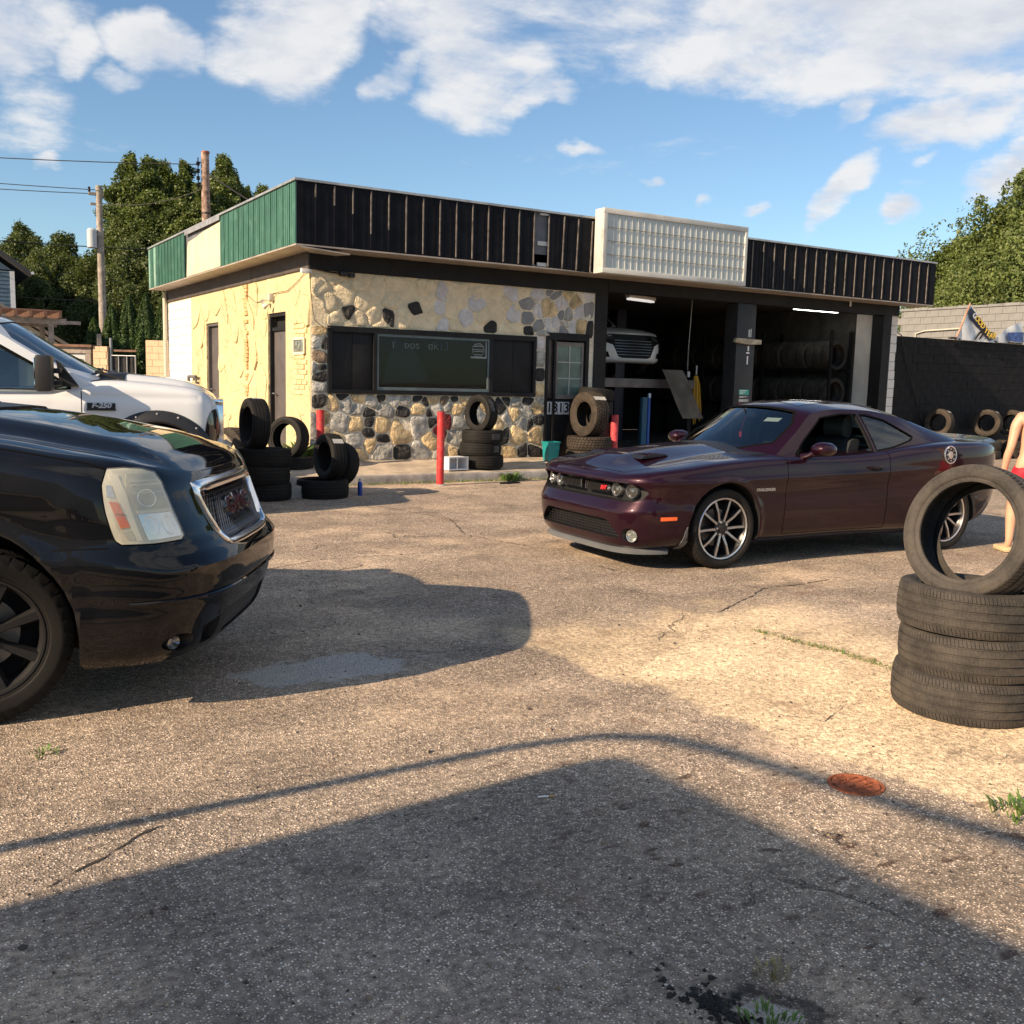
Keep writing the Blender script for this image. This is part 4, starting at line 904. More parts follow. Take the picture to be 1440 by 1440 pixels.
# ---------------------------------------------------------------- car bodies
class Body:
    def __init__(s, levels, zt, zb, lf, lr, nf, nr, wadd, crown, feat, arches, ns=110):
        s.zt, s.zb, s.lf, s.lr, s.nf, s.nr, s.wadd, s.crown, s.feat, s.arches, s.ns = zt, zb, lf, lr, nf, nr, wadd, crown, feat, arches, ns
        r = [l[0] for l in levels]; s.W = pchip(r, [l[1] for l in levels]); s.XF = pchip(r, [l[2] for l in levels]); s.XR = pchip(r, [l[3] for l in levels])
    def out(s, kind, t, rel):
        """kind f: t 0 (side) .. 1 (front centre); r: rear; m: 0 rear axle side .. 1 front"""
        w = s.W(rel); xf, xr = s.XF(rel), s.XR(rel); lf, xa, xb = xf-s.lf, s.lf, xr+s.lr
        if kind == 'f': x, y = xa+lf*max(0, sin(t*pi/2))**(2/s.nf), w*max(0, cos(t*pi/2))**(2/s.nf)
        elif kind == 'r': x, y = xb-s.lr*max(0, sin(t*pi/2))**(2/s.nr), w*max(0, cos(t*pi/2))**(2/s.nr)
        else: x, y = xb+(xa-xb)*t, w
        if kind != 'm' and t > .9999: y = 0
        z = s.zb(x)+rel*(s.zt(x)-s.zb(x))
        k = max(0, min(1, (y/w-.80)/.15))
        d = s.wadd(x, z)
        for ax, az, ar, lip in s.arches:
            rr = sqrt((x-ax)**2+(z-az)**2); d += lip*math.exp(-((rr-ar)/.022)**2)
        return Vector((x, y+d*k, z))
    def build(s, nl=44, nf=34, nr=18, nv=16):
        bm = BM()
        e = lambda u: u**1.75/(u**1.75+(1-u)**1.75)
        cols = [('r', 1-e(i/nr)) for i in range(nr)] + [('m', i/s.ns) for i in range(s.ns)] + [('f', e(i/nf)) for i in range(nf+1)]
        rel = [i/nl for i in range(nl+1)]
        G = [[bm.verts.new(s.out(k, t, r)) for r in rel] for k, t in cols]
        for i in range(len(G)-1):
            for j in range(nl): bm.faces.new((G[i][j], G[i+1][j], G[i+1][j+1], G[i][j+1]))
        for top in (True, False):
            rows = []; nv_, nv = nv, (nv if top else 3)
            for i in range(len(G)):
                e = G[i][-1 if top else 0]; row = [e]
                x, y, z = e.co
                for q in range(1, nv+1):
                    v = 1-q/nv
                    if y < 1e-6: row.append(e); continue
                    zz = z + (s.crown(x)*(1-v**2.4) + s.feat(x, y*v, y) if top else 0)
                    row.append(bm.verts.new((x, y*v, zz)))
                rows.append(row)
            for i in range(len(rows)-1):
                for q in range(nv):
                    f = [rows[i][q], rows[i+1][q], rows[i+1][q+1], rows[i][q+1]]; f = list(dict.fromkeys(f))
                    if len(f) > 2:
                        try: bm.faces.new(f)
                        except ValueError: pass
            nv = nv_
        g = bm.verts[:]+bm.edges[:]+bm.faces[:]
        bmesh.ops.mirror(bm, geom=g, axis='Y', merge_dist=1e-5, matrix=Matrix.Identity(4))
        bmesh.ops.remove_doubles(bm, verts=bm.verts[:], dist=1e-5)
        bmesh.ops.recalc_face_normals(bm, faces=bm.faces[:])
        return bm
    def relz(s, kind, t, z):
        a, b = 0., 1.
        for _ in range(26):
            m = (a+b)/2
            if s.out(kind, t, m).z < z: a = m
            else: b = m
        return (a+b)/2
    def pt(s, side, t, z, off=0, kind='f'):
        """point on the surface (side -1/1), pushed out by off"""
        r = s.relz(kind, t, z); p = s.out(kind, t, r)
        e = .004; t1, t0 = min(1, t+e), max(0, t-e)
        du = s.out(kind, t1, r)-s.out(kind, t0, r); dv = s.out(kind, t, min(1, r+.01))-s.out(kind, t, max(0, r-.01))
        if t > .995: du = Vector((0, -1, 0))
        nn_ = du.cross(dv)
        if nn_.length < 1e-9: nn_ = Vector((1, 0, 0))
        nn_.normalize()
        if nn_.dot(Vector((p.x+1.5, p.y, 0))) < 0: nn_ = -nn_
        p = p+nn_*off
        return Vector((p.x, p.y*side, p.z))
    def fx(s, y, z):
        """front x at lateral y, height z"""
        a, b = 0., 1.
        for _ in range(24):
            m = (a+b)/2; r = s.relz('f', m, z)
            if s.out('f', m, r).y > abs(y): a = m
            else: b = m
        return s.out('f', (a+b)/2, s.relz('f', (a+b)/2, z)).x
def fillpoly(poly, step):
    """triangulated flat mesh of a 2D polygon with inner vertices on a grid"""
    bm = BM(); vs = [bm.verts.new((u, v, 0)) for u, v in poly]; bm.faces.new(vs)
    us = [p[0] for p in poly]; vv = [p[1] for p in poly]; su, sv = step if hasattr(step, '__len__') else (step, step)
    k = min(us)+su
    while k < max(us): bmesh.ops.bisect_plane(bm, geom=bm.verts[:]+bm.edges[:]+bm.faces[:], plane_co=(k, 0, 0), plane_no=(1, 0, 0)); k += su
    k = min(vv)+sv
    while k < max(vv): bmesh.ops.bisect_plane(bm, geom=bm.verts[:]+bm.edges[:]+bm.faces[:], plane_co=(0, k, 0), plane_no=(0, 1, 0)); k += sv
    return bm
def skin(poly, fn, step, thick=.0, name='patch', mats=None, par=None, smooth=60):
    """bend a flat polygon onto a surface: fn(u, v, lift) -> point; thick gives it real depth"""
    bm = fillpoly(poly, step)
    uv = [(v, v.co.x, v.co.y) for v in bm.verts]
    if thick:
        r = bmesh.ops.extrude_face_region(bm, geom=bm.faces[:]); nw = {v for v in r['geom'] if isinstance(v, bmesh.types.BMVert)}
        uv = [(v, v.co.x, v.co.y) for v in bm.verts]
        for v, a, b in uv: v.co = fn(a, b, 0 if v in nw else -thick)
    else:
        for v, a, b in uv: v.co = fn(a, b, 0)
    bmesh.ops.recalc_face_normals(bm, faces=bm.faces[:])
    return obj(name, bm, mats, par, smooth=smooth)
def bvh_of(o):
    bm = BM(); bm.from_mesh(o.data); b = BVHTree.FromBMesh(bm); bm.free(); return b
def caster(bvh, axis, sgn=1):
    """fn(u, v, lift) that throws (u, v) on the mesh along an axis"""
    def f(u, v, lift, off=0):
        if axis == 'y': o, d = Vector((u, sgn*3, v)), Vector((0, -sgn, 0))
        elif axis == 'x': o, d = Vector((sgn*8 if sgn > 0 else -12, u, v)), Vector((-sgn, 0, 0))
        else: o, d = Vector((u, v, 5)), Vector((0, 0, -1))
        h = bvh.ray_cast(o, d)
        if h[0] is None:
            h = bvh.find_nearest(Vector((u, sgn*.9, v)) if axis == 'y' else Vector((0, u, v)) if axis == 'x' else Vector((u, v, 1)))
        n_ = h[1] if h[1].dot(d) < 0 else -h[1]
        return h[0] + n_*(lift+off)
    return f
def ribbon(pts, fn, w, name, m, par, step=.03, off=.0012):
    """thin strip laid on the surface along a 2D polyline (panel gap, seal)"""
    P_ = []
    for a, b in zip(pts, pts[1:]):
        L_ = sqrt((b[0]-a[0])**2+(b[1]-a[1])**2); k = max(1, int(L_/step))
        P_ += [(a[0]+(b[0]-a[0])*i/k, a[1]+(b[1]-a[1])*i/k) for i in range(k)]
    P_.append(pts[-1]); bm = BM(); rows = []
    for i, p in enumerate(P_):
        a, b = P_[max(0, i-1)], P_[min(len(P_)-1, i+1)]; dx, dy = b[0]-a[0], b[1]-a[1]; L_ = sqrt(dx*dx+dy*dy) or 1
        nx_, ny_ = -dy/L_*w/2, dx/L_*w/2
        rows.append([bm.verts.new(fn(p[0]+nx_, p[1]+ny_, off)), bm.verts.new(fn(p[0]-nx_, p[1]-ny_, off))])
    for A, B in zip(rows, rows[1:]): bm.faces.new((A[0], A[1], B[1], B[0]))
    return obj(name, bm, m, par)
def ring_frame(poly_o, poly_i, fn, d0, d1, name, m, par):
    bm = BM(); n_ = len(poly_o)
    mid = [((a[0]+b[0])/2, (a[1]+b[1])/2) for a, b in zip(poly_o, poly_i)]
    A = [bm.verts.new(fn(*p, d1*.25)) for p in poly_o]; B = [bm.verts.new(fn(*p, d1*.2)) for p in poly_i]; C_ = [bm.verts.new(fn(*p, d0)) for p in poly_o]; D_ = [bm.verts.new(fn(*p, d0)) for p in poly_i]; E_ = [bm.verts.new(fn(*p, d1*1.25)) for p in mid]
    for i in range(n_):
        j = (i+1) % n_
        for a, b in ((A, E_), (E_, B), (B, D_), (C_, A)): bm.faces.new((a[i], a[j], b[j], b[i]))
    bmesh.ops.recalc_face_normals(bm, faces=bm.faces[:]); return obj(name, bm, m, par, smooth=75)
def arch_cut(o, arches, y0, y1, mt=None):
    bm = BM()
    for ax, az, r in arches:
        for s in (-1, 1):
            n_ = 56
            A = [bm.verts.new((ax+cos(2*pi*k/n_)*r, s*y0, az+sin(2*pi*k/n_)*r)) for k in range(n_)]; B = [bm.verts.new((ax+cos(2*pi*k/n_)*r, s*y1, az+sin(2*pi*k/n_)*r)) for k in range(n_)]
            bm.faces.new(A); bm.faces.new(B[::-1])
            for k in range(n_): bm.faces.new((A[k], B[k], B[(k+1) % n_], A[(k+1) % n_]))
    bool_cut(o, bm, mt or DARK)
class Green:
    """greenhouse: stations of belt point, rail point, centre point"""
    def __init__(s, st):
        u = list(range(len(st))); s.n = len(st)-1
        s.f = [pchip(u, [q[i] for q in st]) for i in range(8)]
    def p(s, u, v):
        bx, by, bz, rx, ry, rz, cx, cz = [f(u*s.n) for f in s.f]
        if v <= 1:
            k = v; q = k + .10*sin(pi*k)*.6
            return Vector((bx+(rx-bx)*k, by+(ry-by)*(k*.75+.25*k*k), bz+(rz-bz)*k))
        k = v-1; yy = ry*(1-k); g = 1-(1-k)**2.3
        return Vector((rx+(cx-rx)*(1-(1-k)**2), yy, rz+(cz-rz)*g))
    def build(s, nu=70, n1=12, n2=18, thick=.03):
        bm = BM(); V = [i/n1 for i in range(n1)]+[1+i/n2 for i in range(n2+1)]
        L = [[bm.verts.new(s.p(i/nu, v)) for v in V] for i in range(nu+1)]
        for i in range(nu):
            for j in range(len(V)-1): bm.faces.new((L[i][j], L[i+1][j], L[i+1][j+1], L[i][j+1]))
        bmesh.ops.mirror(bm, geom=bm.verts[:]+bm.edges[:]+bm.faces[:], axis='Y', merge_dist=.0004, matrix=Matrix.Identity(4))
        bmesh.ops.remove_doubles(bm, verts=bm.verts[:], dist=.0008)
        bmesh.ops.dissolve_degenerate(bm, edges=bm.edges[:], dist=.0005)
        bmesh.ops.recalc_face_normals(bm, faces=bm.faces[:])
        c = sum((f.normal.z*f.calc_area() for f in bm.faces), 0)
        if c < 0: bmesh.ops.reverse_faces(bm, faces=bm.faces[:])
        return bm
def solid(o, t):
    m = o.modifiers.new('s', 'SOLIDIFY'); m.thickness = t; m.offset = -1; m.use_even_offset = False
    bpy.context.view_layer.update(); dg = bpy.context.evaluated_depsgraph_get()
    nm = bpy.data.meshes.new_from_object(o.evaluated_get(dg), depsgraph=dg); o.modifiers.clear(); o.data = nm
def resmooth(o, a=35):
    for p in o.data.polygons: p.use_smooth = True
    o.data.set_sharp_from_angle(angle=radians(a))
def seat(par, x, y, z, m=None, w=.50):
    m = m or SEATM
    bm = BM(); cbox(bm, (x+.02, y, z+.10), (.52, w, .18), .05); s_ = obj('seat', bm, m, par, smooth=50)
    bm = BM(); prism(bm, smoothpoly([(x-.20, z+.10), (x-.06, z+.12), (x-.20, z+.70), (x-.30, z+.74), (x-.36, z+.70)], 1), 'y', y-w/2+.02, y+w/2-.02); obj('seat_back', bm, m, s_, smooth=50)
    bm = BM(); prism(bm, smoothpoly([(x-.26, z+.73), (x-.20, z+.78), (x-.22, z+.93), (x-.29, z+.97), (x-.34, z+.93), (x-.34, z+.75)], 1), 'y', y-.13, y+.13); obj('headrest', bm, m, s_, smooth=50)
    return s_
def wheelrim(par, x, y, z, r=.19):
    bm = BM(); tube(bm, [(x-.10*cos(a), y+r*sin(a), z+r*cos(a)) for a in [2*pi*k/28 for k in range(28)]], .014, 8, closed=True); tube(bm, [(x, y-r, z), (x+.03, y, z), (x, y+r, z)], .014, 6); tube(bm, [(x+.03, y, z), (x+.25, y, z-.08)], .03, 8)
    obj('steering_wheel', bm, TRIM, par)
# ================================================================ plum coupe
ch = thing('coupe_car', 'dark plum two door muscle coupe with its driver window down, parked facing the shop front', 'car', (6.21, 7.40, 0), radians(177.3))
zt = curve([(.97, .815), (.7, .868), (.3, .918), (0, .948), (-.7, .985), (-1.3, .99), (-1.9, 1.01), (-2.4, 1.065), (-2.9, 1.10), (-3.5, 1.105), (-4.05, 1.07)])
zb = curve([(1, .17), (.5, .19), (-3, .20), (-3.6, .26), (-4.1, .36)])
lv = [(0, .80, .90, -3.90), (.08, .885, .945, -3.95), (.2, .925, .97, -4.0), (.40, .945, .982, -4.03), (.52, .950, .985, -4.02), (.60, .950, .962, -4.01), (.70, .955, .925, -4.0), (.80, .957, .922, -4.0), (.89, .952, .945, -4.0), (.95, .940, .943, -3.99), (.985, .915, .925, -3.96), (1, .885, .90, -3.93)]
wp = curve([(1, 0), (.4, .004), (-.6, -.012), (-1.4, -.028), (-2.1, -.012), (-2.7, .012), (-3.4, 0), (-4, -.02)])
def wadd(x, z):
    zc = .80 + (-.02 if x > 0 else -.02-.022*x)
    return wp(x) + .012*math.exp(-((z-zc)/.028)**2)*(1 if x > -1.9 else max(.25, 1+.9*(x+1.9))) - .010*math.exp(-((z-zc+.17)/.09)**2) + .010*math.exp(-((z-.30)/.06)**2)
def feat(x, y, ye):
    a = abs(y); k = 0
    if -.75 < x < .85:
        m = min(1, max(0, (.85-x)/.35)); m *= m*(3-2*m)
        k = max(0, min(1, (.52-a)/.36)); k = .050*(.8*k+.2*k*k*(3-2*k))*m
    return k
CB = Body(lv, zt, zb, -.06, .85, 4.8, 3.2, wadd, curve([(.9, .012), (.6, .035), (0, .05), (-.7, .045), (-3.2, .02), (-3.95, .015)]), feat, [(0, .37, .425, .014), (-2.95, .37, .43, .016)])
body = obj('body', CB.build(), PURPLE, ch)
arch_cut(body, [(0, .37, .408), (-2.95, .37, .412)], .56, 1.2)
# slot for the grille and lamps; intake; lamp pockets
def slot(o, ys, z0f, z1f, dep, cb):
    bm = BM(); L = []
    for y in ys:
        x = cb.fx(min(abs(y), .90), (z0f(y)+z1f(y))/2)
        L.append([bm.verts.new(p) for p in ((x-dep, y, z0f(y)), (x+.3, y, z0f(y)), (x+.3, y, z1f(y)), (x-dep, y, z1f(y)))])
    for A, B in zip(L, L[1:]):
        for k in range(4): bm.faces.new((A[k], A[(k+1) % 4], B[(k+1) % 4], B[k]))
    bm.faces.new(L[0]); bm.faces.new(L[-1][::-1]); bool_cut(o, bm, TRIM)
ys = [-.84+1.68*i/48 for i in range(49)]
e_ = lambda y, h: h*(1-max(0, (abs(y)-.70)/.14)**2)**.5 if abs(y) < .8399 else .002
slot(body, ys, lambda y: .690-e_(y, .085), lambda y: .690+e_(y, .075), .10, CB)
ys = [-.64+1.28*i/32 for i in range(33)]
slot(body, ys, lambda y: .285, lambda y: .44-.12*max(0, (abs(y)-.5)/.14), .09, CB)
for s in (-1, 1):
    bm = BM(); lathe(bm, [(-.2, .062), (.16, .068)], 28, 'x', M=Matrix.Translation((CB.fx(.735, .315)-.0, s*.735, .315))); bool_cut(body, bm, TRIM)
# cabin well
bm = BM(); prism(bm, smoothpoly([(-.72, .70), (-2.62, .66), (-2.62, -.66), (-.72, -.70)], 1), 'z', .42, 1.6); bool_cut(body, bm, SEATM)
# doors split off as panels of their own
def split_door(body, x0, x1, zlo, par, label=None):
    for sgn in (1, -1):
        bm = BM(); bm.from_mesh(body.data)
        for pc in (x0, x0+.007, x1, x1-.007): bmesh.ops.bisect_plane(bm, geom=bm.verts[:]+bm.edges[:]+bm.faces[:], plane_co=(pc, 0, 0), plane_no=(1, 0, 0), dist=1e-5)
        for pc in (zlo, zlo+.006): bmesh.ops.bisect_plane(bm, geom=bm.verts[:]+bm.edges[:]+bm.faces[:], plane_co=(0, 0, pc), plane_no=(0, 0, 1), dist=1e-5)
        inside = []; gap = []
        for f in bm.faces:
            c = f.calc_center_median()
            if c.y*sgn < .745 or not (x0 < c.x < x1) or c.z < zlo: continue
            (gap if (c.x < x0+.0068 or c.x > x1-.0068 or c.z < zlo+.0058) else inside).append(f)
        d = BM(); mp = {}
        for f in inside:
            vs = []
            for v in f.verts:
                if v not in mp: mp[v] = d.verts.new(v.co)
                vs.append(mp[v])
            try: d.faces.new(vs).material_index = f.material_index
            except ValueError: pass
        bmesh.ops.delete(bm, geom=inside+gap, context='FACES')
        bm.to_mesh(body.data); bm.free()
        me = bpy.data.meshes.new('door'); d.to_mesh(me); d.free()
        for m in body.data.materials: me.materials.append(m)
        o = link('door', me, par); resmooth(o, 35); yield sgn, o
bv0 = bvh_of(body)
cy_ = {s: caster(bv0, 'y', s) for s in (1, -1)}; cz_ = caster(bv0, 'z')
doors = dict(split_door(body, -2.04, -.70, .275, ch))
resmooth(body, 32)
for s in (1, -1):
    d = doors[s]
    skin(smoothpoly([(-1.72, .835), (-1.93, .84), (-1.93, .885), (-1.72, .88)], 2), lambda u, v, l, s=s: cy_[s](u, v, l, .002), .03, .003, 'handle_recess', DARK, d)
    bm = BM(); tube(bm, [cy_[s](-1.74, .875, .012), cy_[s](-1.82, .878, .03), cy_[s](-1.91, .880, .012)], [.008, .012, .008], 8); obj('door_handle', bm, PURPLE, d)
    skin([(.535, .462), (.685, .458), (.685, .490), (.535, .492)], lambda u, v, l, s=s: cy_[s](u, v, l, .005), .03, .006, 'side_marker', ORANGEM, ch)
    me = text_mesh('CHALLENGER', .036, ALLOY, .002, .0008); q = cy_[s](-.45, .70, .006); o = link('fender_lettering', me, ch, q, (pi/2, 0, pi if s > 0 else 0))
    bm = BM(); lathe(bm, [(-.010, .092), (.004, .092), (.007, .084), (.003, .078), (.003, .034), (.008, .03), (.008, 0)], 40, 'y')
    if s > 0:
        for k in range(8):
            a = 2*pi*k/8; lathe(bm, [(0, .008), (.009, .007), (.009, .0)], 8, 'y', M=Matrix.Translation((cos(a)*.058, 0, sin(a)*.058)))
        q_ = cy_[1](-2.87, .985, .004); nq = (cy_[1](-2.87, .985, .06)-q_).normalized(); o = obj('fuel_cap', bm, ALLOY, ch, q_); o.rotation_euler = nq.to_track_quat('Y', 'Z').to_euler()
        bm = BM(); lathe(bm, [(0, .088), (.0035, .088), (.0035, .04), (0, .04)], 36, 'y'); o2 = obj('fuel_cap_ring', bm, RIMD, o)
    else: bm.free()
ribbon([(.80, y) for y in ()] or [(.86, -.55), (.84, .55)], cz_, .006, 'hood_front_gap', RUBTRIM, ch)
for s in (1, -1): ribbon([(.845, s*.56), (.6, s*.70), (.2, s*.735), (-.4, s*.75), (-.62, s*.755)], cz_, .006, 'hood_gap', RUBTRIM, ch)
ribbon([(-3.30, -.66), (-3.30, .66)], cz_, .007, 'boot_gap', RUBTRIM, ch)
skin([(-.50, -.70), (-.36, -.55), (-.30, 0), (-.36, .55), (-.50, .70), (-.64, .72), (-.64, -.72)], lambda u, v, l: cz_(u, v, l, .004), .06, .004, 'cowl', TRIM, ch)
for s in (1, -1):                            # twin hood scoops
    sc = BM(); prism(sc, [(.15, .0), (.10, .026), (-.12, .016), (-.15, .0)], 'y', -.105, .105)
    o = obj('hood_scoop', sc, TRIM, ch, cz_(.42, s*.32, -.008)); o.rotation_euler = (0, radians(5.5), 0)
    bm = BM()
    for k in range(5): cbox(bm, (.07-.042*k, 0, .026-.0026*k), (.010, .19, .008))
    obj('scoop_louvre', bm, PURPLE, o)
# grille inserts and four round lamps
def plate(cb, y0, y1, z0, z1, inset):
    return lambda u, v, l: Vector((cb.fx(u, (z0+z1)/2)-inset+l, u, v))
for s in (1, -1):
    po = [(s*.035, .655), (s*.385, .655), (s*.40, .67), (s*.40, .722), (s*.385, .737), (s*.035, .737)]; c_ = (s*.2175, .696)
    pi_ = [(c_[0]+(u-c_[0])*.955, c_[1]+(v-c_[1])*.80) for u, v in po]
    fn = plate(CB, 0, 0, .65, .74, .035)
    gr = ring_frame(po, pi_, fn, -.02, .012, 'grille_surround', CHROME, ch)
    skin(pi_, lambda u, v, l, fn=fn: fn(u, v, l-.012), .04, .004, 'grille_back', DARK, gr)
    bm = BM()
    for k in range(15):
        y = s*(.055+.0235*k); p0, p1 = fn(y, .662, -.004), fn(y+s*.018, .731, -.004); tube(bm, [p0, p1], .0035, 4)
    obj('grille_bars', bm, TRIM, gr)
    if s > 0:
        me = text_mesh('R/T', .046, mat('badge_red', (.55, .02, .03), .3), .005, .003, .3); o = link('grille_badge', me, gr, fn(.335, .696, .014), (pi/2, 0, pi/2+.18))
    for y in (.475, .665):
        x = CB.fx(y, .70)-.070-(0 if y < .6 else -.004); ang = .10 if y < .6 else .30
        hl = link('headlight', None, ch, (x, s*y, .692), (0, 0, s*ang)); hl.scale = (1, .70, .70)
        bm = BM(); lathe(bm, [(-.05, .02), (-.045, .05), (-.01, .072), (.0, .078)], 32, 'x'); obj('reflector', bm, mat('dark_lamp_bowl', (.22, .22, .23), .15, .9), hl, smooth=60)
        bm = BM(); lathe(bm, [(-.005, .076), (.012, .078), (.018, .084), (.012, .090), (-.03, .090)], 36, 'x', closed=False); obj('bezel', bm, mat('lamp_bezel', (.45, .45, .46), .2, .8), hl, smooth=60)
        bm = BM(); lathe(bm, [(-.045, .032), (-.01, .034), (.0, .026), (.004, 0)], 24, 'x'); obj('projector', bm, mat('projector_glass', (.35, .37, .4), .05, .6), hl, smooth=60)
        bm = BM(); lathe(bm, [(.002, .077), (.012, .06), (.017, .03), (.018, 0)], 32, 'x'); obj('lens', bm, GLASSC, hl, smooth=60)
fn = plate(CB, 0, 0, .29, .43, .055)
bm = BM()
for k in range(23):
    y = -.62+.0564*k
    tube(bm, [fn(y, .288, 0), fn(y, .436, 0)], .004, 4)
for k in range(6): tube(bm, [fn(-.63+1.26*i/16, .30+.025*k, 0) for i in range(17)], .004, 4)
obj('intake_mesh', bm, TRIM, ch)
for s in (1, -1):
    x = CB.fx(.735, .315); fg = link('fog_lamp', None, ch, (x-.03, s*.735, .315), (0, 0, s*.35))
    bm = BM(); lathe(bm, [(-.03, .02), (0, .050), (.004, .054), (-.02, .056)], 28, 'x'); obj('reflector', bm, LAMPR, fg)
    bm = BM(); lathe(bm, [(.002, .052), (.014, .03), (.016, 0)], 28, 'x'); obj('lens', bm, GLASSC, fg)
# chin splitter
bm = BM(); rows = []
for i in range(49):
    t_ = i/48*2-1; s = 1 if t_ >= 0 else -1; tt = 1-abs(t_)*.80
    a = CB.pt(s, tt, .20, -.06); b = CB.pt(s, tt, .20, .030+.014*(abs(t_))); k = .05*max(0, abs(t_)-.9)*10
    rows.append([bm.verts.new(p) for p in ((a.x, a.y, .175), (b.x, b.y, .150), (b.x, b.y, .172), (b.x-.012, b.y*.995, .185), (a.x, a.y, .215))])
for A, B in zip(rows, rows[1:]):
    for j in range(5): bm.faces.new((A[j], A[(j+1) % 5], B[(j+1) % 5], B[j]))
bm.faces.new(rows[0]); bm.faces.new(rows[-1][::-1]); bmesh.ops.recalc_face_normals(bm, faces=bm.faces[:]); obj('chin_splitter', bm, GREYM, ch)
for s in (1, -1): skin([(.405, .20), (.47, .20), (.445, .36), (.40, .44), (.385, .44)], lambda u, v, l, s=s: cy_[s](u, v, l, .010), .04, .012, 'wheel_lip_trim', GREYM, ch)
for s in (1, -1): skin([(-.45, .185), (-.45, .235), (-2.5, .235), (-2.5, .185)], lambda u, v, l, s=s: cy_[s](u, v, l, .012), (.1, .05), .014, 'side_skirt', TRIM, ch)
# roof and glass
G = Green([(-.62, .80, .95, -.68, .785, .985, -.40, 1.0), (-1.05, .832, .95, -1.02, .69, 1.205, -.79, 1.255), (-1.40, .842, .96, -1.31, .612, 1.385, -1.16, 1.455), (-1.75, .848, .975, -1.65, .598, 1.42, -1.6, 1.50), (-2.1, .85, .99, -2.0, .598, 1.413, -2.05, 1.495), (-2.45, .842, 1.02, -2.40, .615, 1.362, -2.45, 1.445), (-2.85, .825, 1.06, -2.85, .65, 1.24, -2.9, 1.29), (-3.2, .79, 1.085, -3.25, .70, 1.125, -3.32, 1.13)])
roof = obj('roof', G.build(), PURPLE, ch); bg_ = bvh_of(roof); solid(roof, .03)
DL = [(-.93, 1.005), (-1.06, 1.12), (-1.36, 1.335), (-1.65, 1.372), (-2.0, 1.366), (-2.22, 1.318), (-2.36, 1.25), (-2.53, 1.16), (-2.48, 1.125), (-2.2, 1.06), (-1.93, 1.025), (-1.5, 1.0)]
DF = [(-.93, 1.005), (-1.06, 1.12), (-1.36, 1.335), (-1.65, 1.372), (-1.845, 1.370), (-1.905, 1.022), (-1.5, 1.0)]
DR = [(-1.905, 1.369), (-2.0, 1.366), (-2.22, 1.318), (-2.36, 1.25), (-2.53, 1.16), (-2.48, 1.125), (-2.2, 1.06), (-1.965, 1.03)]
for pl in (DF, DR):
    for s in (1, -1): bm = BM(); prism(bm, pl, 'y', s*.35, s*1.1); bool_cut(roof, bm, TRIM)
WS = smoothpoly([(-.66, 1.015), (.66, 1.015), (.555, 1.375), (.3, 1.418), (0, 1.428), (-.3, 1.418), (-.555, 1.375)], 1)
bm = BM(); prism(bm, WS, 'x', -1.34, -.2); bool_cut(roof, bm, TRIM)
RW = smoothpoly([(-.56, 1.16), (.56, 1.16), (.50, 1.36), (0, 1.405), (-.50, 1.36)], 1)
bm = BM(); prism(bm, RW, 'x', -3.6, -2.35); bool_cut(roof, bm, TRIM)
resmooth(roof, 30)
big_ = lambda pl, k: [(sum(p[0] for p in pl)/len(pl)+(u-sum(p[0] for p in pl)/len(pl))*k, sum(p[1] for p in pl)/len(pl)+(v-sum(p[1] for p in pl)/len(pl))*k) for u, v in pl]
cf = caster(bg_, 'x', 1); cr = caster(bg_, 'x', -1); gy_ = {s: caster(bg_, 'y', s) for s in (1, -1)}
ws = skin(big_(WS, 1.02), lambda u, v, l: cf(u, v, l, -.008), .06, 0, 'windshield', GLASS, ch)
skin(big_(RW, 1.02), lambda u, v, l: cr(u, v, l, -.008), .06, 0, 'rear_window', GLASSD, ch)
for s in (1, -1): skin(big_(DR, 1.03), lambda u, v, l, s=s: gy_[s](u, v, l, -.008), .06, 0, 'quarter_window', GLASSD, ch)
skin(big_(DF, 1.02), lambda u, v, l: gy_[-1](u, v, l, -.010), .08, 0, 'side_window', GLASSD, ch, label='closed passenger window') if False else skin(big_(DF, 1.02), lambda u, v, l: gy_[-1](u, v, l, -.010), .08, 0, 'side_window', GLASSD, ch)
for s in (1, -1):
    for pl, nm in ((DF, 'window_seal'), (DR, 'window_seal')): ribbon(big_(pl, 1.015)+[big_(pl, 1.015)[0]], gy_[s], .014, nm, RUBTRIM, ch, off=.0015)
ribbon(big_(WS, 1.01)+[big_(WS, 1.01)[0]], cf, .016, 'windshield_seal', RUBTRIM, ch, off=.0015)
gz_ = caster(bg_, 'z'); skin([(-1.30, -.40), (-1.30, .40), (-1.78, .40), (-1.78, -.40)], lambda u, v, l: gz_(u, v, l, .004), .08, .004, 'sunroof', mat('dark_sunroof_glass', (.01, .01, .012), .05, coat=1), ch)
bm = BM(); prism(bm, [(-2.55, 0), (-2.70, .055), (-2.76, .055), (-2.74, 0)], 'y', -.012, .012); obj('antenna_fin', bm, TRIM, ch, (0, 0, gz_(-2.62, 0, 0).z-.008))
q = cf(.12, 1.335, -.02); bm = BM(); cbox(bm, (q.x-.10, 0, 1.34), (.03, .22, .06), .015); tube(bm, [(q.x-.09, 0, 1.36), (q.x-.04, 0, 1.40)], .008, 6); obj('rear_view_mirror', bm, TRIM, ch)
skin([(-.335, 1.31), (-.245, 1.31), (-.245, 1.37), (-.335, 1.37)], lambda u, v, l: cf(u, v, l, -.012), .03, .001, 'windshield_sticker', mat('pale_green_sticker', (.55, .68, .5), .5), ws)
skin([(.33, 1.30), (.46, 1.30), (.46, 1.335), (.33, 1.335)], lambda u, v, l: cf(u, v, l, -.012), .03, .001, 'windshield_sticker', LABELW, ws)
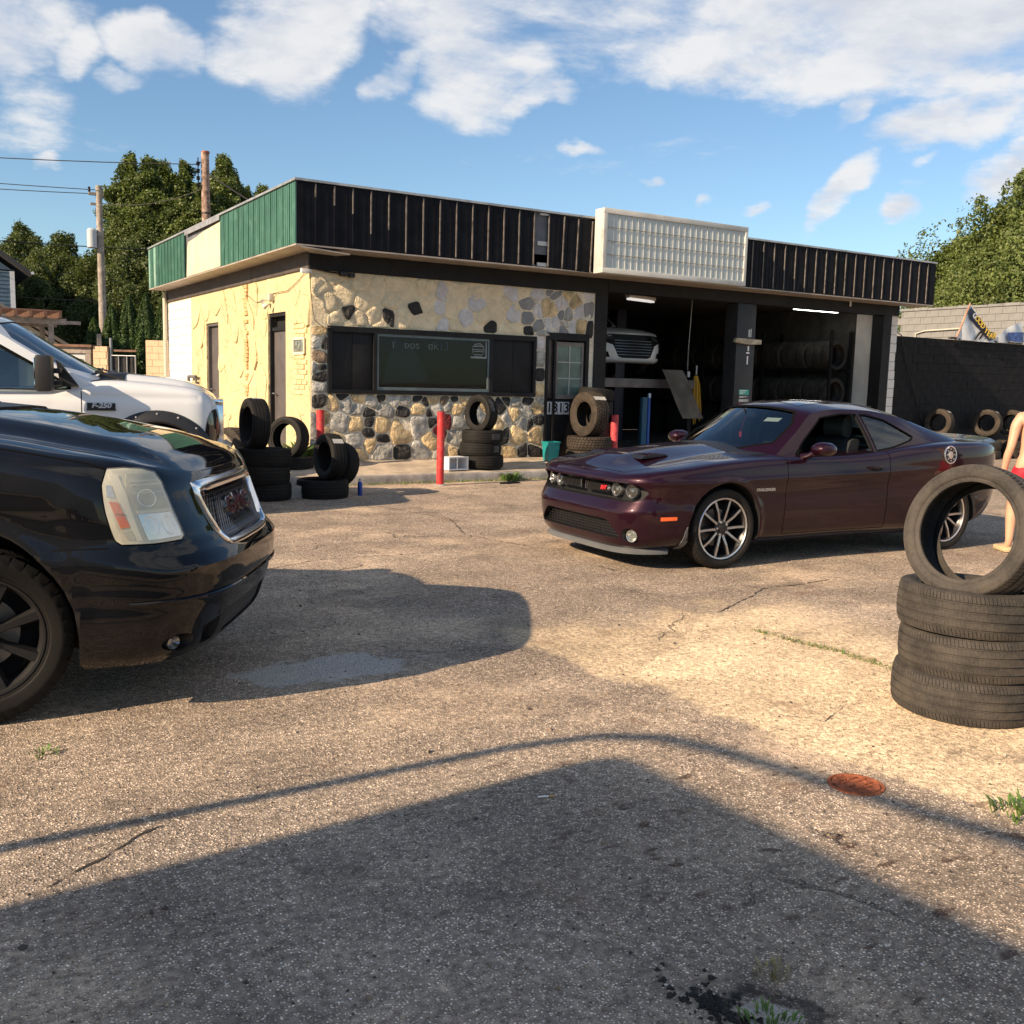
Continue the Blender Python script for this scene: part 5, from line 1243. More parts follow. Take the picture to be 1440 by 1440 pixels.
bm = BM(); cbox(bm, (-1.00, -.06, 1.14), (.008, .035, .055), .003); tube(bm, [(-1.0, -.06, 1.16), (-1.02, -.02, 1.33)], .002, 4); obj('hanging_freshener', bm, mat('red_card', (.5, .04, .05), .6), ch)
bm = BM(); prism(bm, [(-.60, .62), (-.62, .95), (-.85, .985), (-1.02, .93), (-1.04, .62)], 'y', -.66, .66); obj('dashboard', bm, TRIM, ch)
wheelrim(ch, -1.17, .36, .96)
for y in (.37, -.37): seat(ch, -1.62, y, .40)
bm = BM(); cbox(bm, (-2.3, 0, .62), (.45, 1.15, .2), .05); cbox(bm, (-2.52, 0, .82), (.16, 1.15, .45), .05); obj('rear_bench', bm, SEATM, ch)
for s in (1, -1):
    bm = BM(); lathe(bm, [(-.12, .01), (-.105, .055), (-.05, .078), (.02, .082), (.055, .070), (.06, .0)], 28, 'x', M=Matrix.Translation((-1.02, s*1.06, 1.065)) @ Matrix.Rotation(s*radians(6), 4, 'Z') @ Matrix.Diagonal((1, 1.35, .85, 1)).to_4x4() @ Matrix.Rotation(pi, 4, 'Z'))
    mi = obj('door_mirror', bm, PURPLE, ch, smooth=50)
    bm = BM(); tube(bm, [(-.98, s*.99, 1.03), (-.96, s*.93, 1.0), (-.95, s*.86, .985)], [.035, .028, .034], 10); obj('mirror_arm', bm, PURPLE, mi)
# tail: spoiler, lamp bar, bumper line
bm = BM(); rows = []
for i in range(25):
    y = -.80+1.6*i/24; k = max(0, (abs(y)-.62)/.18); zz = cz_(-3.8, max(-.7, min(.7, y)), 0).z
    rows.append([bm.verts.new(p) for p in ((-3.60, y, zz+.004), (-3.90+.04*k, y, zz+.050-.035*k), (-3.93+.05*k, y, zz+.040-.035*k), (-3.90+.04*k, y, zz+.022-.03*k), (-3.74, y, zz-.02))])
for A, B in zip(rows, rows[1:]):
    for j in range(5): bm.faces.new((A[j], A[(j+1) % 5], B[(j+1) % 5], B[j]))
bm.faces.new(rows[0]); bm.faces.new(rows[-1][::-1]); bmesh.ops.recalc_face_normals(bm, faces=bm.faces[:]); obj('spoiler', bm, mat('satin_black_spoiler', (.012, .012, .014), .25, coat=.5), ch)
cxr = caster(bv0, 'x', -1)
for s in (1, -1): skin([(s*.08, .80), (s*.74, .80), (s*.74, .92), (s*.08, .92)], lambda u, v, l: cxr(u, v, l, .006), .06, .008, 'tail_light', REDL, ch)
skin([(-.72, .30), (.72, .30), (.66, .42), (-.66, .42)], lambda u, v, l: cxr(u, v, l, .006), .08, .008, 'rear_valance', TRIM, ch)
for x in (0, -2.95):
    for s in (1, -1): wheel(ch, (x, s*.80, .362), 'sport', .270, .255, 'alloy', s)
# ================================================================ black suv in the left foreground
su = thing('suv_car', 'black SUV with hazed headlight and chrome mesh grille at the left edge', 'car', (.80, 5.72, 0), radians(-30.5))
zt = curve([(1.0, 1.10), (.74, 1.115), (.62, 1.165), (.48, 1.200), (.2, 1.235), (0, 1.262), (-.4, 1.30), (-.85, 1.325), (-1.6, 1.33), (-3.9, 1.33), (-4.1, 1.28)])
zb = curve([(1, .30), (.6, .25), (.4, .25), (-3.4, .30), (-4.1, .42)])
lv = [(0, .88, .80, -3.98), (.06, .935, .845, -4.02), (.16, .965, .875, -4.05), (.27, .975, .905, -4.09), (.33, .975, .915, -4.11), (.345, .98, .928, -4.12), (.42, .985, .935, -4.12), (.49, .998, .938, -4.1), (.52, 1.0, .938, -4.08), (.55, .994, .922, -4.05), (.60, .982, .888, -4.05), (.635, .976, .876, -4.05), (.655, .978, .862, -4.05), (.72, .985, .836, -4.05), (.80, .985, .806, -4.05), (.90, .968, .775, -4.04), (.95, .945, .762, -4.03), (.985, .905, .745, -4.0), (1, .872, .728, -3.97)]
wp = curve([(1, 0), (0, .0), (-1, -.008), (-3, 0), (-4, -.02)])
def wadd(x, z): return wp(x) - .010*math.exp(-((z-.98)/.10)**2)*(1 if x < .3 else 0)
def feat(x, y, ye):
    a = abs(y); k = 0
    if -.9 < x < .8:
        m = min(1, max(0, (.80-x)/.5)); m = m*m*(3-2*m)
        q = max(0, min(1, (.58-a)/.085)); k += .034*q*q*(3-2*q)*m
        k += -.012*math.exp(-((a-.66)/.05)**2)*m
    return k
YB = Body(lv, zt, zb, -.05, .6, 3.6, 4, wadd, curve([(.75, .0), (.6, .02), (.3, .045), (-.3, .068), (-.85, .07), (-1.2, .02), (-4, .01)]), feat, [(-.12, .42, .505, .016), (-3.07, .42, .505, .016)])
yb = obj('body', YB.build(nl=48, nf=44), BLACKC, su)
arch_cut(yb, [(-.12, .42, .485), (-3.07, .42, .485)], .52, 1.2)
def cutpoly(o, cb, poly, dep, mt=TRIM):
    """pocket cut straight back into the nose behind a (y, z) outline, its floor following the surface"""
    bm = BM(); A, B = [], []
    for y, z in poly:
        x = cb.fx(y, z); A.append(bm.verts.new((x-dep, y, z))); B.append(bm.verts.new((x+.25, y, z)))
    bm.faces.new(A); bm.faces.new(B[::-1]); n_ = len(poly)
    for i in range(n_): bm.faces.new((A[i], B[i], B[(i+1) % n_], A[(i+1) % n_]))
    bmesh.ops.triangulate(bm, faces=[f for f in bm.faces if len(f.verts) > 4]); bool_cut(o, bm, mt)
def dens(poly, step=.06):
    o = []
    for a, b in zip(poly, poly[1:]+poly[:1]):
        k = max(1, int(sqrt((a[0]-b[0])**2+(a[1]-b[1])**2)/step)); o += [(a[0]+(b[0]-a[0])*i/k, a[1]+(b[1]-a[1])*i/k) for i in range(k)]
    return o
GP = dens(smoothpoly([(-.515, 1.075), (-.46, .86), (-.41, .775), (-.34, .755), (.34, .755), (.41, .775), (.46, .86), (.515, 1.075), (.50, 1.085), (-.50, 1.085)], 1))
GI = dens(smoothpoly([(-.475, 1.02), (-.43, .87), (-.385, .80), (-.33, .785), (.33, .785), (.385, .80), (.43, .87), (.475, 1.02), (.465, 1.03), (-.465, 1.03)], 1))
cutpoly(yb, YB, GP, .07)
IP = dens([(-.40, .44), (-.36, .30), (.36, .30), (.40, .44)])
cutpoly(yb, YB, IP, .06)
for s in (-1, 1):
    cutpoly(yb, YB, dens([(s*.62, .40), (s*.58, .30), (s*.46, .30), (s*.45, .42)]), .05)
    cutpoly(yb, YB, smoothpoly([(s*.66, .375), (s*.78, .40), (s*.82, .345), (s*.74, .30), (s*.66, .31)], 2), .07)
resmooth(yb, 30)
bvy = bvh_of(yb); yz_ = caster(bvy, 'z'); yy_ = {s: caster(bvy, 'y', s) for s in (1, -1)}
# chrome grille: surround, diamond mesh, letters
fn = lambda u, v, l: Vector((YB.fx(u, v)+l, u, v))
m_ = len(GP)
def same(po, n_):                           # resample a loop to n points by angle about its centre
    c = Vector((0, .92)); out = []
    for k in range(n_):
        th = 2*pi*k/n_; d = Vector((cos(th), sin(th)*.55)); best = None
        for a, b in zip(po, po[1:]+po[:1]):
            a, b = Vector(a)-c, Vector(b)-c; den = d.x*(b.y-a.y)-d.y*(b.x-a.x)
            if abs(den) < 1e-9: continue
            q = (a.x*(b.y-a.y)-a.y*(b.x-a.x))/den; w_ = (a.x*d.y-a.y*d.x)/den
            if q > 0 and -1e-6 <= w_ <= 1+1e-6 and (best is None or q > best): best = q
        if best: out.append(tuple(c+d*best))
    return out
gs = ring_frame(same(GP, 96), same(GI, 96), fn, -.05, .014, 'grille_surround', CHROME, su)
skin(GI, lambda u, v, l: fn(u, v, l-.045), .08, .004, 'grille_back', DARK, gs)
bm = BM()
def inside(u, v):
    if not (.785 < v < 1.03): return False
    return abs(u) < .385+(v-.80)*.41
for sg_ in (-1, 1):
    k = -1.3
    while k < 1.3:
        seg = []
        for i in range(41):
            v = .785+.245*i/40; u = k+sg_*(v-.785)*.72
            if inside(u, v): seg.append(fn(u, v, -.012+.003*sg_))
            elif len(seg) > 1: tube(bm, seg, .0048, 4, cap=False); seg = []
            else: seg = []
        if len(seg) > 1: tube(bm, seg, .0048, 4, cap=False)
        k += .034
obj('grille_mesh', bm, mat('black_chrome', (.20, .20, .205), .22, 1), gs, smooth=0)
for ch_, y in (('G', -.150), ('M', .0), ('C', .150)):
    q = fn(y, .925, .0); rx = atan2(-.31, 1)
    o = link('badge_letter', text_mesh(ch_, .130, CHROME, .012, .010), su, fn(y, .925, .008), None); o.rotation_euler = (Matrix.Rotation(-radians(17), 3, 'Y') @ Matrix(((0, 0, 1), (1, 0, 0), (0, 1, 0)))).to_euler()
    o.scale = (1.3, 1, 1)
    r_ = link('letter_face', text_mesh(ch_, .130, mat('badge_dark_red', (.10, .008, .011), .25, coat=.5), .003, -.0015), o, (0, 0, .014))
# headlights wrapped round the corner; the old lens is a hazed, half clear skin
HAZC = bpy.data.materials.new('hazed_cover'); HAZC.use_nodes = True; n = NT(HAZC.node_tree); n.n.clear()
tr_ = n.add('ShaderNodeBsdfTransparent', i_Color=(.97, .96, .92)); df_ = n.add('ShaderNodeBsdfDiffuse', i_Color=(.80, .77, .64)); gl_ = n.add('ShaderNodeBsdfGlossy', i_Roughness=.06); fz = n.add('ShaderNodeLayerWeight', i_Blend=.5)
m1 = n.add('ShaderNodeMixShader', i_0=n.math('MULTIPLY_ADD', n.smooth(n.noise(n.add('ShaderNodeTexCoord').outputs['Object'], 7, 5, .6), .3, .7), .20, .05)); n.l.new(tr_.outputs[0], m1.inputs[1]); n.l.new(df_.outputs[0], m1.inputs[2])
m2 = n.add('ShaderNodeMixShader', i_0=n.math('MULTIPLY_ADD', n.math('POWER', fz.outputs['Facing'], 4), .7, .05, clamp=True)); n.l.new(m1.outputs[0], m2.inputs[1]); n.l.new(gl_.outputs[0], m2.inputs[2]); n.l.new(m2.outputs[0], n.add('ShaderNodeOutputMaterial').inputs[0])
HP = [(.305, 1.165), (.285, 1.10), (.28, .98), (.284, .855), (.30, .838), (.45, .834), (.60, .838), (.622, .855), (.618, .93), (.60, 1.03), (.575, 1.10), (.54, 1.142), (.47, 1.160), (.38, 1.168)]
sub = lambda pl, k: big_(pl, k)
for s in (-1, 1):
    sf = lambda off: (lambda u, v, l, s=s: YB.pt(s, u, v, off+l))
    hl = skin(sub(HP, 1.035), sf(.003), (.03, .04), .004, 'headlight', RUBTRIM, su)
    skin(HP, sf(.007), (.03, .04), .004, 'lamp_housing', HAZEL, hl)
    LC = mat('lamp_clear', (.74, .72, .62), .25); LG = mat('lamp_grey', (.50, .49, .42), .3); SIL = mat('lamp_silver', (.80, .80, .78), .22, .85)
    skin([(.303, 1.03), (.340, 1.025), (.364, .915), (.322, .91)], sf(.0095), (.03, .04), .003, 'turn_lamp', mat('amber_lens_deep', (.62, .10, .015), .3, coat=.6), hl)
    skin([(.318, .978), (.352, .975), (.353, .968), (.319, .971)], sf(.0115), (.03, .04), .002, 'turn_lamp_bar', mat('amber_dark', (.22, .04, .01), .3), hl)
    for pl, mt, nm in (([(.39, 1.145), (.50, 1.14), (.555, 1.095), (.585, 1.03), (.595, .985), (.415, .985), (.385, 1.06)], LG, 'upper_bowl'), ([(.415, .968), (.596, .966), (.612, .90), (.608, .855), (.425, .850)], SIL, 'reflector'),
                       ([(.312, 1.145), (.352, 1.142), (.385, 1.055), (.398, .85), (.372, .85), (.357, .99)], LC, 'lamp_divider'), ([(.412, .985), (.597, .984), (.600, .968), (.414, .969)], LC, 'lamp_shelf'),
                       ([(.300, 1.10), (.322, 1.10), (.330, 1.045), (.297, 1.05)], SIL, 'side_reflector'), ([(.330, .895), (.362, .90), (.368, .855), (.334, .855)], SIL, 'side_reflector')):
        skin(pl, sf(.0095), (.03, .04), .003, nm, mt, hl)
    for (u0, u1, w0, w1) in ((.43, .505, .865, .955), (.525, .592, .865, .95), (.43, .53, .998, 1.075)):       # dished lamp bowls
        bm = BM(); uc, wc = (u0+u1)/2, (w0+w1)/2; rows = []
        for rr_, dp in ((1, .0102), (.92, .0098), (.7, .004), (.4, -.002), (.12, -.004)): rows.append([bm.verts.new(YB.pt(s, uc+(u1-u0)/2*rr_*cos(a*pi/14), wc+(w1-w0)/2*rr_*sin(a*pi/14), dp)) for a in range(28)])
        for A, B in zip(rows, rows[1:]):
            for a in range(28): bm.faces.new((A[a], A[(a+1) % 28], B[(a+1) % 28], B[a]))
        bm.faces.new(rows[-1]); bmesh.ops.recalc_face_normals(bm, faces=bm.faces[:]); obj('lamp_bowl', bm, SIL, hl, smooth=60)
    for k in range(7): skin([(.40+.004*k, 1.13-.017*k), (.545+.006*k, 1.13-.017*k), (.545+.006*k, 1.126-.017*k), (.40+.004*k, 1.126-.017*k)], sf(.011), (.04, .05), .002, 'lens_flute', LC, hl) if k in (1, 2, 4) else None
    skin(HP, sf(.016), (.03, .04), 0, 'lens', HAZC, hl)
    ff = s
    x = YB.fx(.73, .345); fg = link('fog_lamp', None, su, (x-.035, s*.735, .345), (0, 0, s*.45))
    bm = BM(); lathe(bm, [(-.03, .015), (0, .045), (.006, .050), (-.02, .052)], 24, 'x'); obj('reflector', bm, mat('dim_lamp', (.30, .30, .30), .15, .8), fg)
    fg.scale = (1, .8, .62)
    skin([(.16, 1.22), (.17, 1.22), (.17, 1.2), (.16, 1.2)][:0] or [(s*.0, 0), (.01, 0), (.01, .01)], lambda u, v, l: Vector((x-.05+u, s*.735+v, .345)), .02, 0, 'fog_backing', DARK, fg)
bm = BM()
for k in range(24):
    y = -.40+.0348*k
    for sg_ in (-1, 1): tube(bm, [fn(max(-.38, min(.38, y+sg_*.05*q/3-.025*sg_)), .305+.13*q/3, -.02) for q in range(4)], .003, 4, cap=False)
obj('intake_mesh', bm, mat('dull_grey_mesh', (.10, .10, .10), .5), su, smooth=0)
# panel gaps
for s in (1, -1):
    ribbon([(.735, s*.845)][:0] or [(.56, s*.865), (.3, s*.888), (-.2, s*.893), (-.80, s*.893)], yz_, .010, 'hood_gap', RUBTRIM, su)
    ribbon([(-.78, 1.30), (-.80, .75), (-.78, .34)], yy_[s], .007, 'door_gap', RUBTRIM, su)
    ribbon([(.27, .815), (.38, .82), (.50, .822)], yy_[s], .006, 'bumper_gap', RUBTRIM, su)
bm = BM(); L = []
for i in range(61):
    t_ = i/60*2-1; s = 1 if t_ >= 0 else -1; L.append(YB.pt(s, max(.30, 1-abs(t_)*.72), .565, .004))
tube(bm, L, .009, 6); obj('bumper_strip', bm, BLACKC, su)
# cab
G = Green([(-.66, .86, 1.30, -.72, .85, 1.325, -.50, 1.36), (-1.0, .90, 1.30, -.98, .80, 1.52, -.85, 1.60), (-1.5, .92, 1.30, -1.45, .70, 1.83, -1.32, 1.90), (-2.0, .92, 1.30, -2.0, .685, 1.875, -2.0, 1.95), (-3.0, .92, 1.30, -3.0, .685, 1.87, -3.0, 1.945), (-3.7, .90, 1.30, -3.68, .69, 1.83, -3.7, 1.90), (-3.95, .88, 1.28, -3.98, .78, 1.34, -4.02, 1.36)])
rf = obj('roof', G.build(), BLACKC, su); bg2 = bvh_of(rf); solid(rf, .04)
c2 = caster(bg2, 'x', 1); g2 = {s: caster(bg2, 'y', s) for s in (1, -1)}
WS2 = smoothpoly([(-.78, 1.375), (.78, 1.375), (.66, 1.80), (0, 1.875), (-.66, 1.80)], 1)
bm = BM(); prism(bm, WS2, 'x', -1.50, -.3); bool_cut(rf, bm, TRIM)
SW = [[(-1.12, 1.36), (-1.52, 1.80), (-1.98, 1.83), (-2.0, 1.36)], [(-2.1, 1.36), (-2.08, 1.83), (-2.9, 1.83), (-2.95, 1.36)], [(-3.05, 1.36), (-3.0, 1.83), (-3.55, 1.80), (-3.72, 1.36)]]
for pl in SW:
    for s in (1, -1): bm = BM(); prism(bm, pl, 'y', s*.4, s*1.2); bool_cut(rf, bm, TRIM)
resmooth(rf, 30)
skin(big_(WS2, 1.02), lambda u, v, l: c2(u, v, l, -.01), .08, 0, 'windshield', GLASS, su)
for pl in SW:
    for s in (1, -1): skin(big_(pl, 1.03), lambda u, v, l, s=s: g2[s](u, v, l, -.01), .1, 0, 'side_window', GLASSD, su)
skin([(-.72, -.80), (-.40, -.62), (-.34, 0), (-.40, .62), (-.72, .80), (-.84, .82), (-.84, -.82)], lambda u, v, l: yz_(u, v, l, .010), .08, .012, 'cowl', TRIM, su)
for y0 in (-.70, .05):
    bm = BM(); P_ = [c2(y0+.60*q/8, 1.41+.05*q/8, .028) for q in range(9)]; tube(bm, P_, .011, 6); tube(bm, [Vector((-.40, y0-.02, 1.345)), P_[0]+Vector((.02, 0, .0)), P_[4]], [.020, .016, .011], 6); obj('wiper', bm, TRIM, su)
for s in (1, -1):
    bm = BM(); lathe(bm, [(-.10, .02), (-.09, .10), (0, .13), (.07, .12), (.09, .02)], 20, 'x', M=Matrix.Translation((-1.12, s*1.13, 1.45)) @ Matrix.Diagonal((1, 1, .8, 1)).to_4x4()); tube(bm, [(-1.08, s*1.05, 1.38), (-1.08, s*.9, 1.36)], .03, 8); obj('door_mirror', bm, BLACKC, su)
bm = BM(); prism(bm, [(-.74, .9), (-.76, 1.32), (-1.0, 1.36), (-1.2, 1.30), (-1.2, .9)], 'y', -.78, .78); obj('dashboard', bm, TRIM, su)
wheelrim(su, -1.35, .40, 1.28)
for y in (.40, -.40): seat(su, -1.75, y, .80)
skin([(-.80, .60), (.80, .60), (.80, 1.05), (-.80, 1.05)][:0] or [(-.84, .85), (-.62, .85), (-.62, 1.25), (-.84, 1.25)], lambda u, v, l: caster(bvy, 'x', -1)(u, v, l, .006), .08, .01, 'tail_light', REDL, su)
skin([(.84, .85), (.62, .85), (.62, 1.25), (.84, 1.25)], lambda u, v, l: caster(bvy, 'x', -1)(u, v, l, .006), .08, .01, 'tail_light', REDL, su)
for x in (0, -2.95):
    for s in (1, -1): wheel(su, (x-.13, s*.86, .405), 'suv', .275, .285, 'black', s, radians(24) if x == 0 else 0)
# ================================================================ white pickup behind it
pk = thing('pickup_truck', 'white heavy duty pickup with black riveted fender flares and tall tow mirror', 'truck', (2.667, 12.474, 0), radians(-15))
zt = curve([(.8, 1.29), (.66, 1.32), (.5, 1.40), (.2, 1.455), (0, 1.475), (-.5, 1.505), (-.9, 1.45), (-1.1, 1.40), (-2.6, 1.40), (-2.7, 1.42), (-5.0, 1.42)])
zb = curve([(.8, .72), (.5, .60), (.4, .58), (-4.6, .62), (-5.1, .7)])
lv = [(0, .93, .62, -4.95), (.10, .99, .67, -5.0), (.3, 1.0, .70, -5.0), (.5, 1.0, .71, -5.0), (.7, .995, .70, -5.0), (.82, .98, .685, -5.0), (.92, .955, .66, -5.0), (.97, .92, .63, -4.99), (1, .88, .60, -4.98)]
def wadd(x, z): return -.012*math.exp(-((z-1.33)/.03)**2)*(1 if x < .45 else 0)
def feat(x, y, ye):
    a = abs(y); k = 0
    if -.7 < x < .7:
        m = min(1, max(0, (.68-x)/.45)); m = m*m*(3-2*m); q = max(0, min(1, (.62-a)/.10)); k = .055*q*q*(3-2*q)*m
    return k
PB = Body(lv, zt, zb, .28, .3, 3.4, 6, wadd, curve([(.6, .0), (.4, .02), (0, .035), (-.6, .035), (-1, .01), (-5, .0)]), feat, [], 150)
pb = obj('body', PB.build(nl=36, nf=34), WHITEC, pk)
arch_cut(pb, [(0, .52, .54), (-3.6, .52, .54)], .5, 1.3)
HL = [(s, p) for s in (1, -1) for p in [0]]
cutpoly(pb, PB, dens([(-.66, 1.27), (-.66, .80), (.66, .80), (.66, 1.27)], .1), .06)
bm = BM(); prism(bm, [(-2.75, -.82), (-2.75, .82), (-4.9, .82), (-4.9, -.82)], 'z', .95, 2); bool_cut(pb, bm, WHITEC)
resmooth(pb, 30)
bvp = bvh_of(pb); py_ = {s: caster(bvp, 'y', s) for s in (1, -1)}; pz_ = caster(bvp, 'z')
fn = lambda u, v, l: Vector((PB.fx(u, v)+l, u, v))
bm = BM()
for a, b, c_, d in ((-.70, .70, 1.26, 1.32), (-.70, .70, .78, .83), (-.70, -.62, .83, 1.26), (.62, .70, .83, 1.26), (-.03, .03, .83, 1.26), (-.62, .62, 1.09, 1.15), (-.62, .62, .95, 1.0)): box(bm, .60, .705, a, b, c_, d, bev=.012)
obj('grille', bm, CHROME, pk)
bm = BM()
for k in range(30): box(bm, .61, .66, -.62+.0425*k, -.608+.0425*k, .83, 1.26)
obj('grille_bars', bm, mat('dark_chrome', (.5, .5, .5), .18, 1), pk)
for s in (1, -1):
    sf = lambda off: (lambda u, v, l, s=s: PB.pt(s, u, v, off+l))
    HP2 = smoothpoly([(.20, .90), (.24, 1.08), (.34, 1.19), (.50, 1.215), (.60, 1.20), (.62, .88), (.40, .82), (.22, .84)], 1)
    hl = skin(HP2, sf(.006), (.04, .05), .008, 'headlight', mat('smoked_lamp', (.018, .014, .014), .08, coat=1), pk)
    skin(smoothpoly([(.46, 1.12), (.56, 1.12), (.57, .92), (.46, .92)], 1), sf(.009), (.04, .05), .003, 'lamp_bowl', mat('smoked_reflector', (.28, .20, .18), .15, .7), hl)
    # pocket style flare with bolts
    bm = BM(); rows = []
    for i in range(45):
        a = radians(-22)+radians(224)*i/44; ca, sa = cos(a), sin(a); ro = .665
        q0 = py_[s](ca*.66, .53+sa*.64, 0).y*s if True else 1
        rows.append([bm.verts.new((ca*r, s*yy, .53+sa*r)) for r, yy in ((.665, 1.0), (.645, 1.03), (.60, 1.075), (.545, 1.085), (.525, 1.07), (.525, .93))])
    for A, B in zip(rows, rows[1:]):
        for j in range(5): bm.faces.new((A[j], A[j+1], B[j+1], B[j]))
    bmesh.ops.recalc_face_normals(bm, faces=bm.faces[:])
    fl_ = obj('fender_flare', bm, mat('black_flare', (.014, .015, .018), .5, bump=.1, bscale=150), pk)
    bm = BM()
    for k in range(9):
        a = radians(8)+radians(164)*k/8; lathe(bm, [(0, .014), (.012, .010), (.016, 0)], 8, 'y', M=Matrix.Translation((cos(a)*.625, s*1.05, .53+sin(a)*.625)) @ Matrix.Diagonal((1, s, 1, 1)).to_4x4())
    obj('flare_bolts', bm, GALV, fl_)
    o = dup(fl_, (-3.6, 0, 0))
    me = text_mesh('F-250', .075, mat('badge_silver', (.6, .62, .66), .35, .5), .006, .003, .25); q = py_[s](-.575, 1.235, .012); o = link('fender_badge', me, pk, q, (pi/2, 0, pi if s > 0 else 0)); o.scale = (1.15, 1, 1)
    bm = BM(); cbox(bm, (0, -.004, -.006), (.25, .066, .006)); box(bm, -.13, .13, -.052, -.038, -.003, .008); obj('badge_plate', bm, TRIM, o)
    ribbon([(-.78, 1.44), (-.775, 1.25), (-.775, .72)], py_[s], .010, 'door_gap', RUBTRIM, pk); ribbon([(-2.05, 1.40), (-2.05, .72)], py_[s], .010, 'door_gap', RUBTRIM, pk)
    bm = BM(); tube(bm, [py_[s](-1.75, 1.24, .01), py_[s](-1.80, 1.245, .045), py_[s](-1.93, 1.245, .045), py_[s](-1.98, 1.24, .01)], .014, 8); obj('door_handle', bm, TRIM, pk)
    # tow mirror
    bm = BM(); cbox(bm, (-1.09, s*1.27, 1.57), (.16, .235, .38), .035); mi = obj('tow_mirror', bm, mat('black_mirror_plastic', (.016, .015, .016), .5, bump=.1, bscale=150), pk, smooth=50)
    bm = BM(); cbox(bm, (-1.0, s*1.07, 1.47), (.10, .20, .055), .015); cbox(bm, (-1.0, s*1.07, 1.60), (.10, .20, .055), .015); prism(bm, [(-.80, 1.44), (-.98, 1.43), (-1.02, 1.72), (-.97, 1.68)], 'y', s*.93, s*.985); obj('mirror_arm', bm, TRIM, mi)
    bm = BM(); cbox(bm, (-1.174, s*1.27, 1.62), (.008, .19, .22), .003); cbox(bm, (-1.174, s*1.27, 1.45), (.008, .19, .08), .003); obj('mirror_glass', bm, mat('mirror_glass', (.8, .85, .85), .02, 1), mi)
ribbon([(.58, -.64), (.3, -.74), (-.2, -.79), (-.58, -.80)], pz_, .010, 'hood_gap', RUBTRIM, pk); ribbon([(.58, .64), (.3, .74), (-.2, .79), (-.58, .80)], pz_, .010, 'hood_gap', RUBTRIM, pk)
bm = BM(); rows = []
for i in range(33):
    y = -1.02+2.04*i/32; x = .80-.18*(abs(y)/1.02)**4
    rows.append([bm.verts.new((x+dx, y, z)) for dx, z in ((-.25, .84), (-.06, .85), (0, .80), (0, .60), (-.06, .56), (-.25, .57))])
for A, B in zip(rows, rows[1:]):
    for j in range(6): bm.faces.new((A[j], A[(j+1) % 6], B[(j+1) % 6], B[j]))
bm.faces.new(rows[0]); bm.faces.new(rows[-1][::-1]); bmesh.ops.recalc_face_normals(bm, faces=bm.faces[:]); obj('bumper', bm, mat('pale_bumper', (.62, .63, .64), .25, .3, coat=.5), pk)
G = Green([(-.52, .92, 1.42, -.66, .90, 1.47, -.50, 1.53), (-1.2, .97, 1.39, -1.22, .85, 1.76, -1.06, 1.84), (-1.92, .985, 1.39, -1.90, .75, 2.13, -1.74, 2.195), (-2.2, .985, 1.39, -2.18, .74, 2.15, -2.18, 2.22), (-2.42, .98, 1.39, -2.4, .745, 2.08, -2.42, 2.14), (-2.68, .97, 1.38, -2.66, .90, 1.50, -2.68, 1.52)])
rf = obj('roof', G.build(), WHITEC, pk); bg3 = bvh_of(rf); solid(rf, .04); c3 = caster(bg3, 'x', 1); g3 = {s: caster(bg3, 'y', s) for s in (1, -1)}
WS3 = smoothpoly([(-.86, 1.50), (.86, 1.50), (.72, 2.09), (0, 2.155), (-.72, 2.09)], 1); bm = BM(); prism(bm, WS3, 'x', -1.95, -.2); bool_cut(rf, bm, TRIM)
SW = [(-.90, 1.43), (-1.20, 1.63), (-1.88, 2.02), (-2.0, 2.04), (-2.03, 1.39), (-1.15, 1.39), (-.90, 1.405)]
SW2 = [(-2.10, 1.39), (-2.08, 2.02), (-2.38, 1.98), (-2.56, 1.45), (-2.5, 1.39)]
for pl in (SW, SW2):
    for s in (1, -1): bm = BM(); prism(bm, pl, 'y', s*.4, s*1.3); bool_cut(rf, bm, TRIM)
resmooth(rf, 30)
skin(big_(WS3, 1.02), lambda u, v, l: c3(u, v, l, -.01), .08, 0, 'windshield', GLASS, pk)
for pl in (SW, SW2):
    for s in (1, -1):
        skin(big_(pl, 1.03), lambda u, v, l, s=s: g3[s](u, v, l, -.012), .1, 0, 'side_window', GLASS, pk); ribbon(big_(pl, 1.01)+[big_(pl, 1.01)[0]], g3[s], .03, 'window_seal', RUBTRIM, pk, off=.003)
skin([(-.62, -.86), (-.36, -.62), (-.30, 0), (-.36, .62), (-.62, .86), (-.78, .86), (-.78, -.86)], lambda u, v, l: pz_(u, v, l, .008), .08, .010, 'cowl', TRIM, pk)
for y0 in (-.72, .0):
    bm = BM(); tube(bm, [c3(y0+.62*q/8, 1.545+.07*q/8, .03) for q in range(9)], .012, 6); tube(bm, [(-.33, y0, 1.50), c3(y0+.1, 1.56, .05), c3(y0+.3, 1.575, .035)], .016, 6); obj('wiper', bm, TRIM, pk)
bm = BM(); prism(bm, [(-.60, 1.0), (-.62, 1.46), (-.95, 1.50), (-1.1, 1.40), (-1.1, 1.0)], 'y', -.85, .85); obj('dashboard', bm, mat('grey_dash', (.06, .06, .065), .7), pk)
wheelrim(pk, -1.25, .42, 1.42)
for y in (.45, -.45): seat(pk, -1.75, y, .95, mat('grey_cloth_seat', (.10, .10, .105), .9), .56)
for x in (0, -3.6):
    for s in (1, -1): wheel(pk, (x, s*.84, .44), 'all_terrain', .23, .285, 'black', s); 
for w_ in KIDS(pk):
    if w_.name.startswith('wheel'): w_.location.z = .411
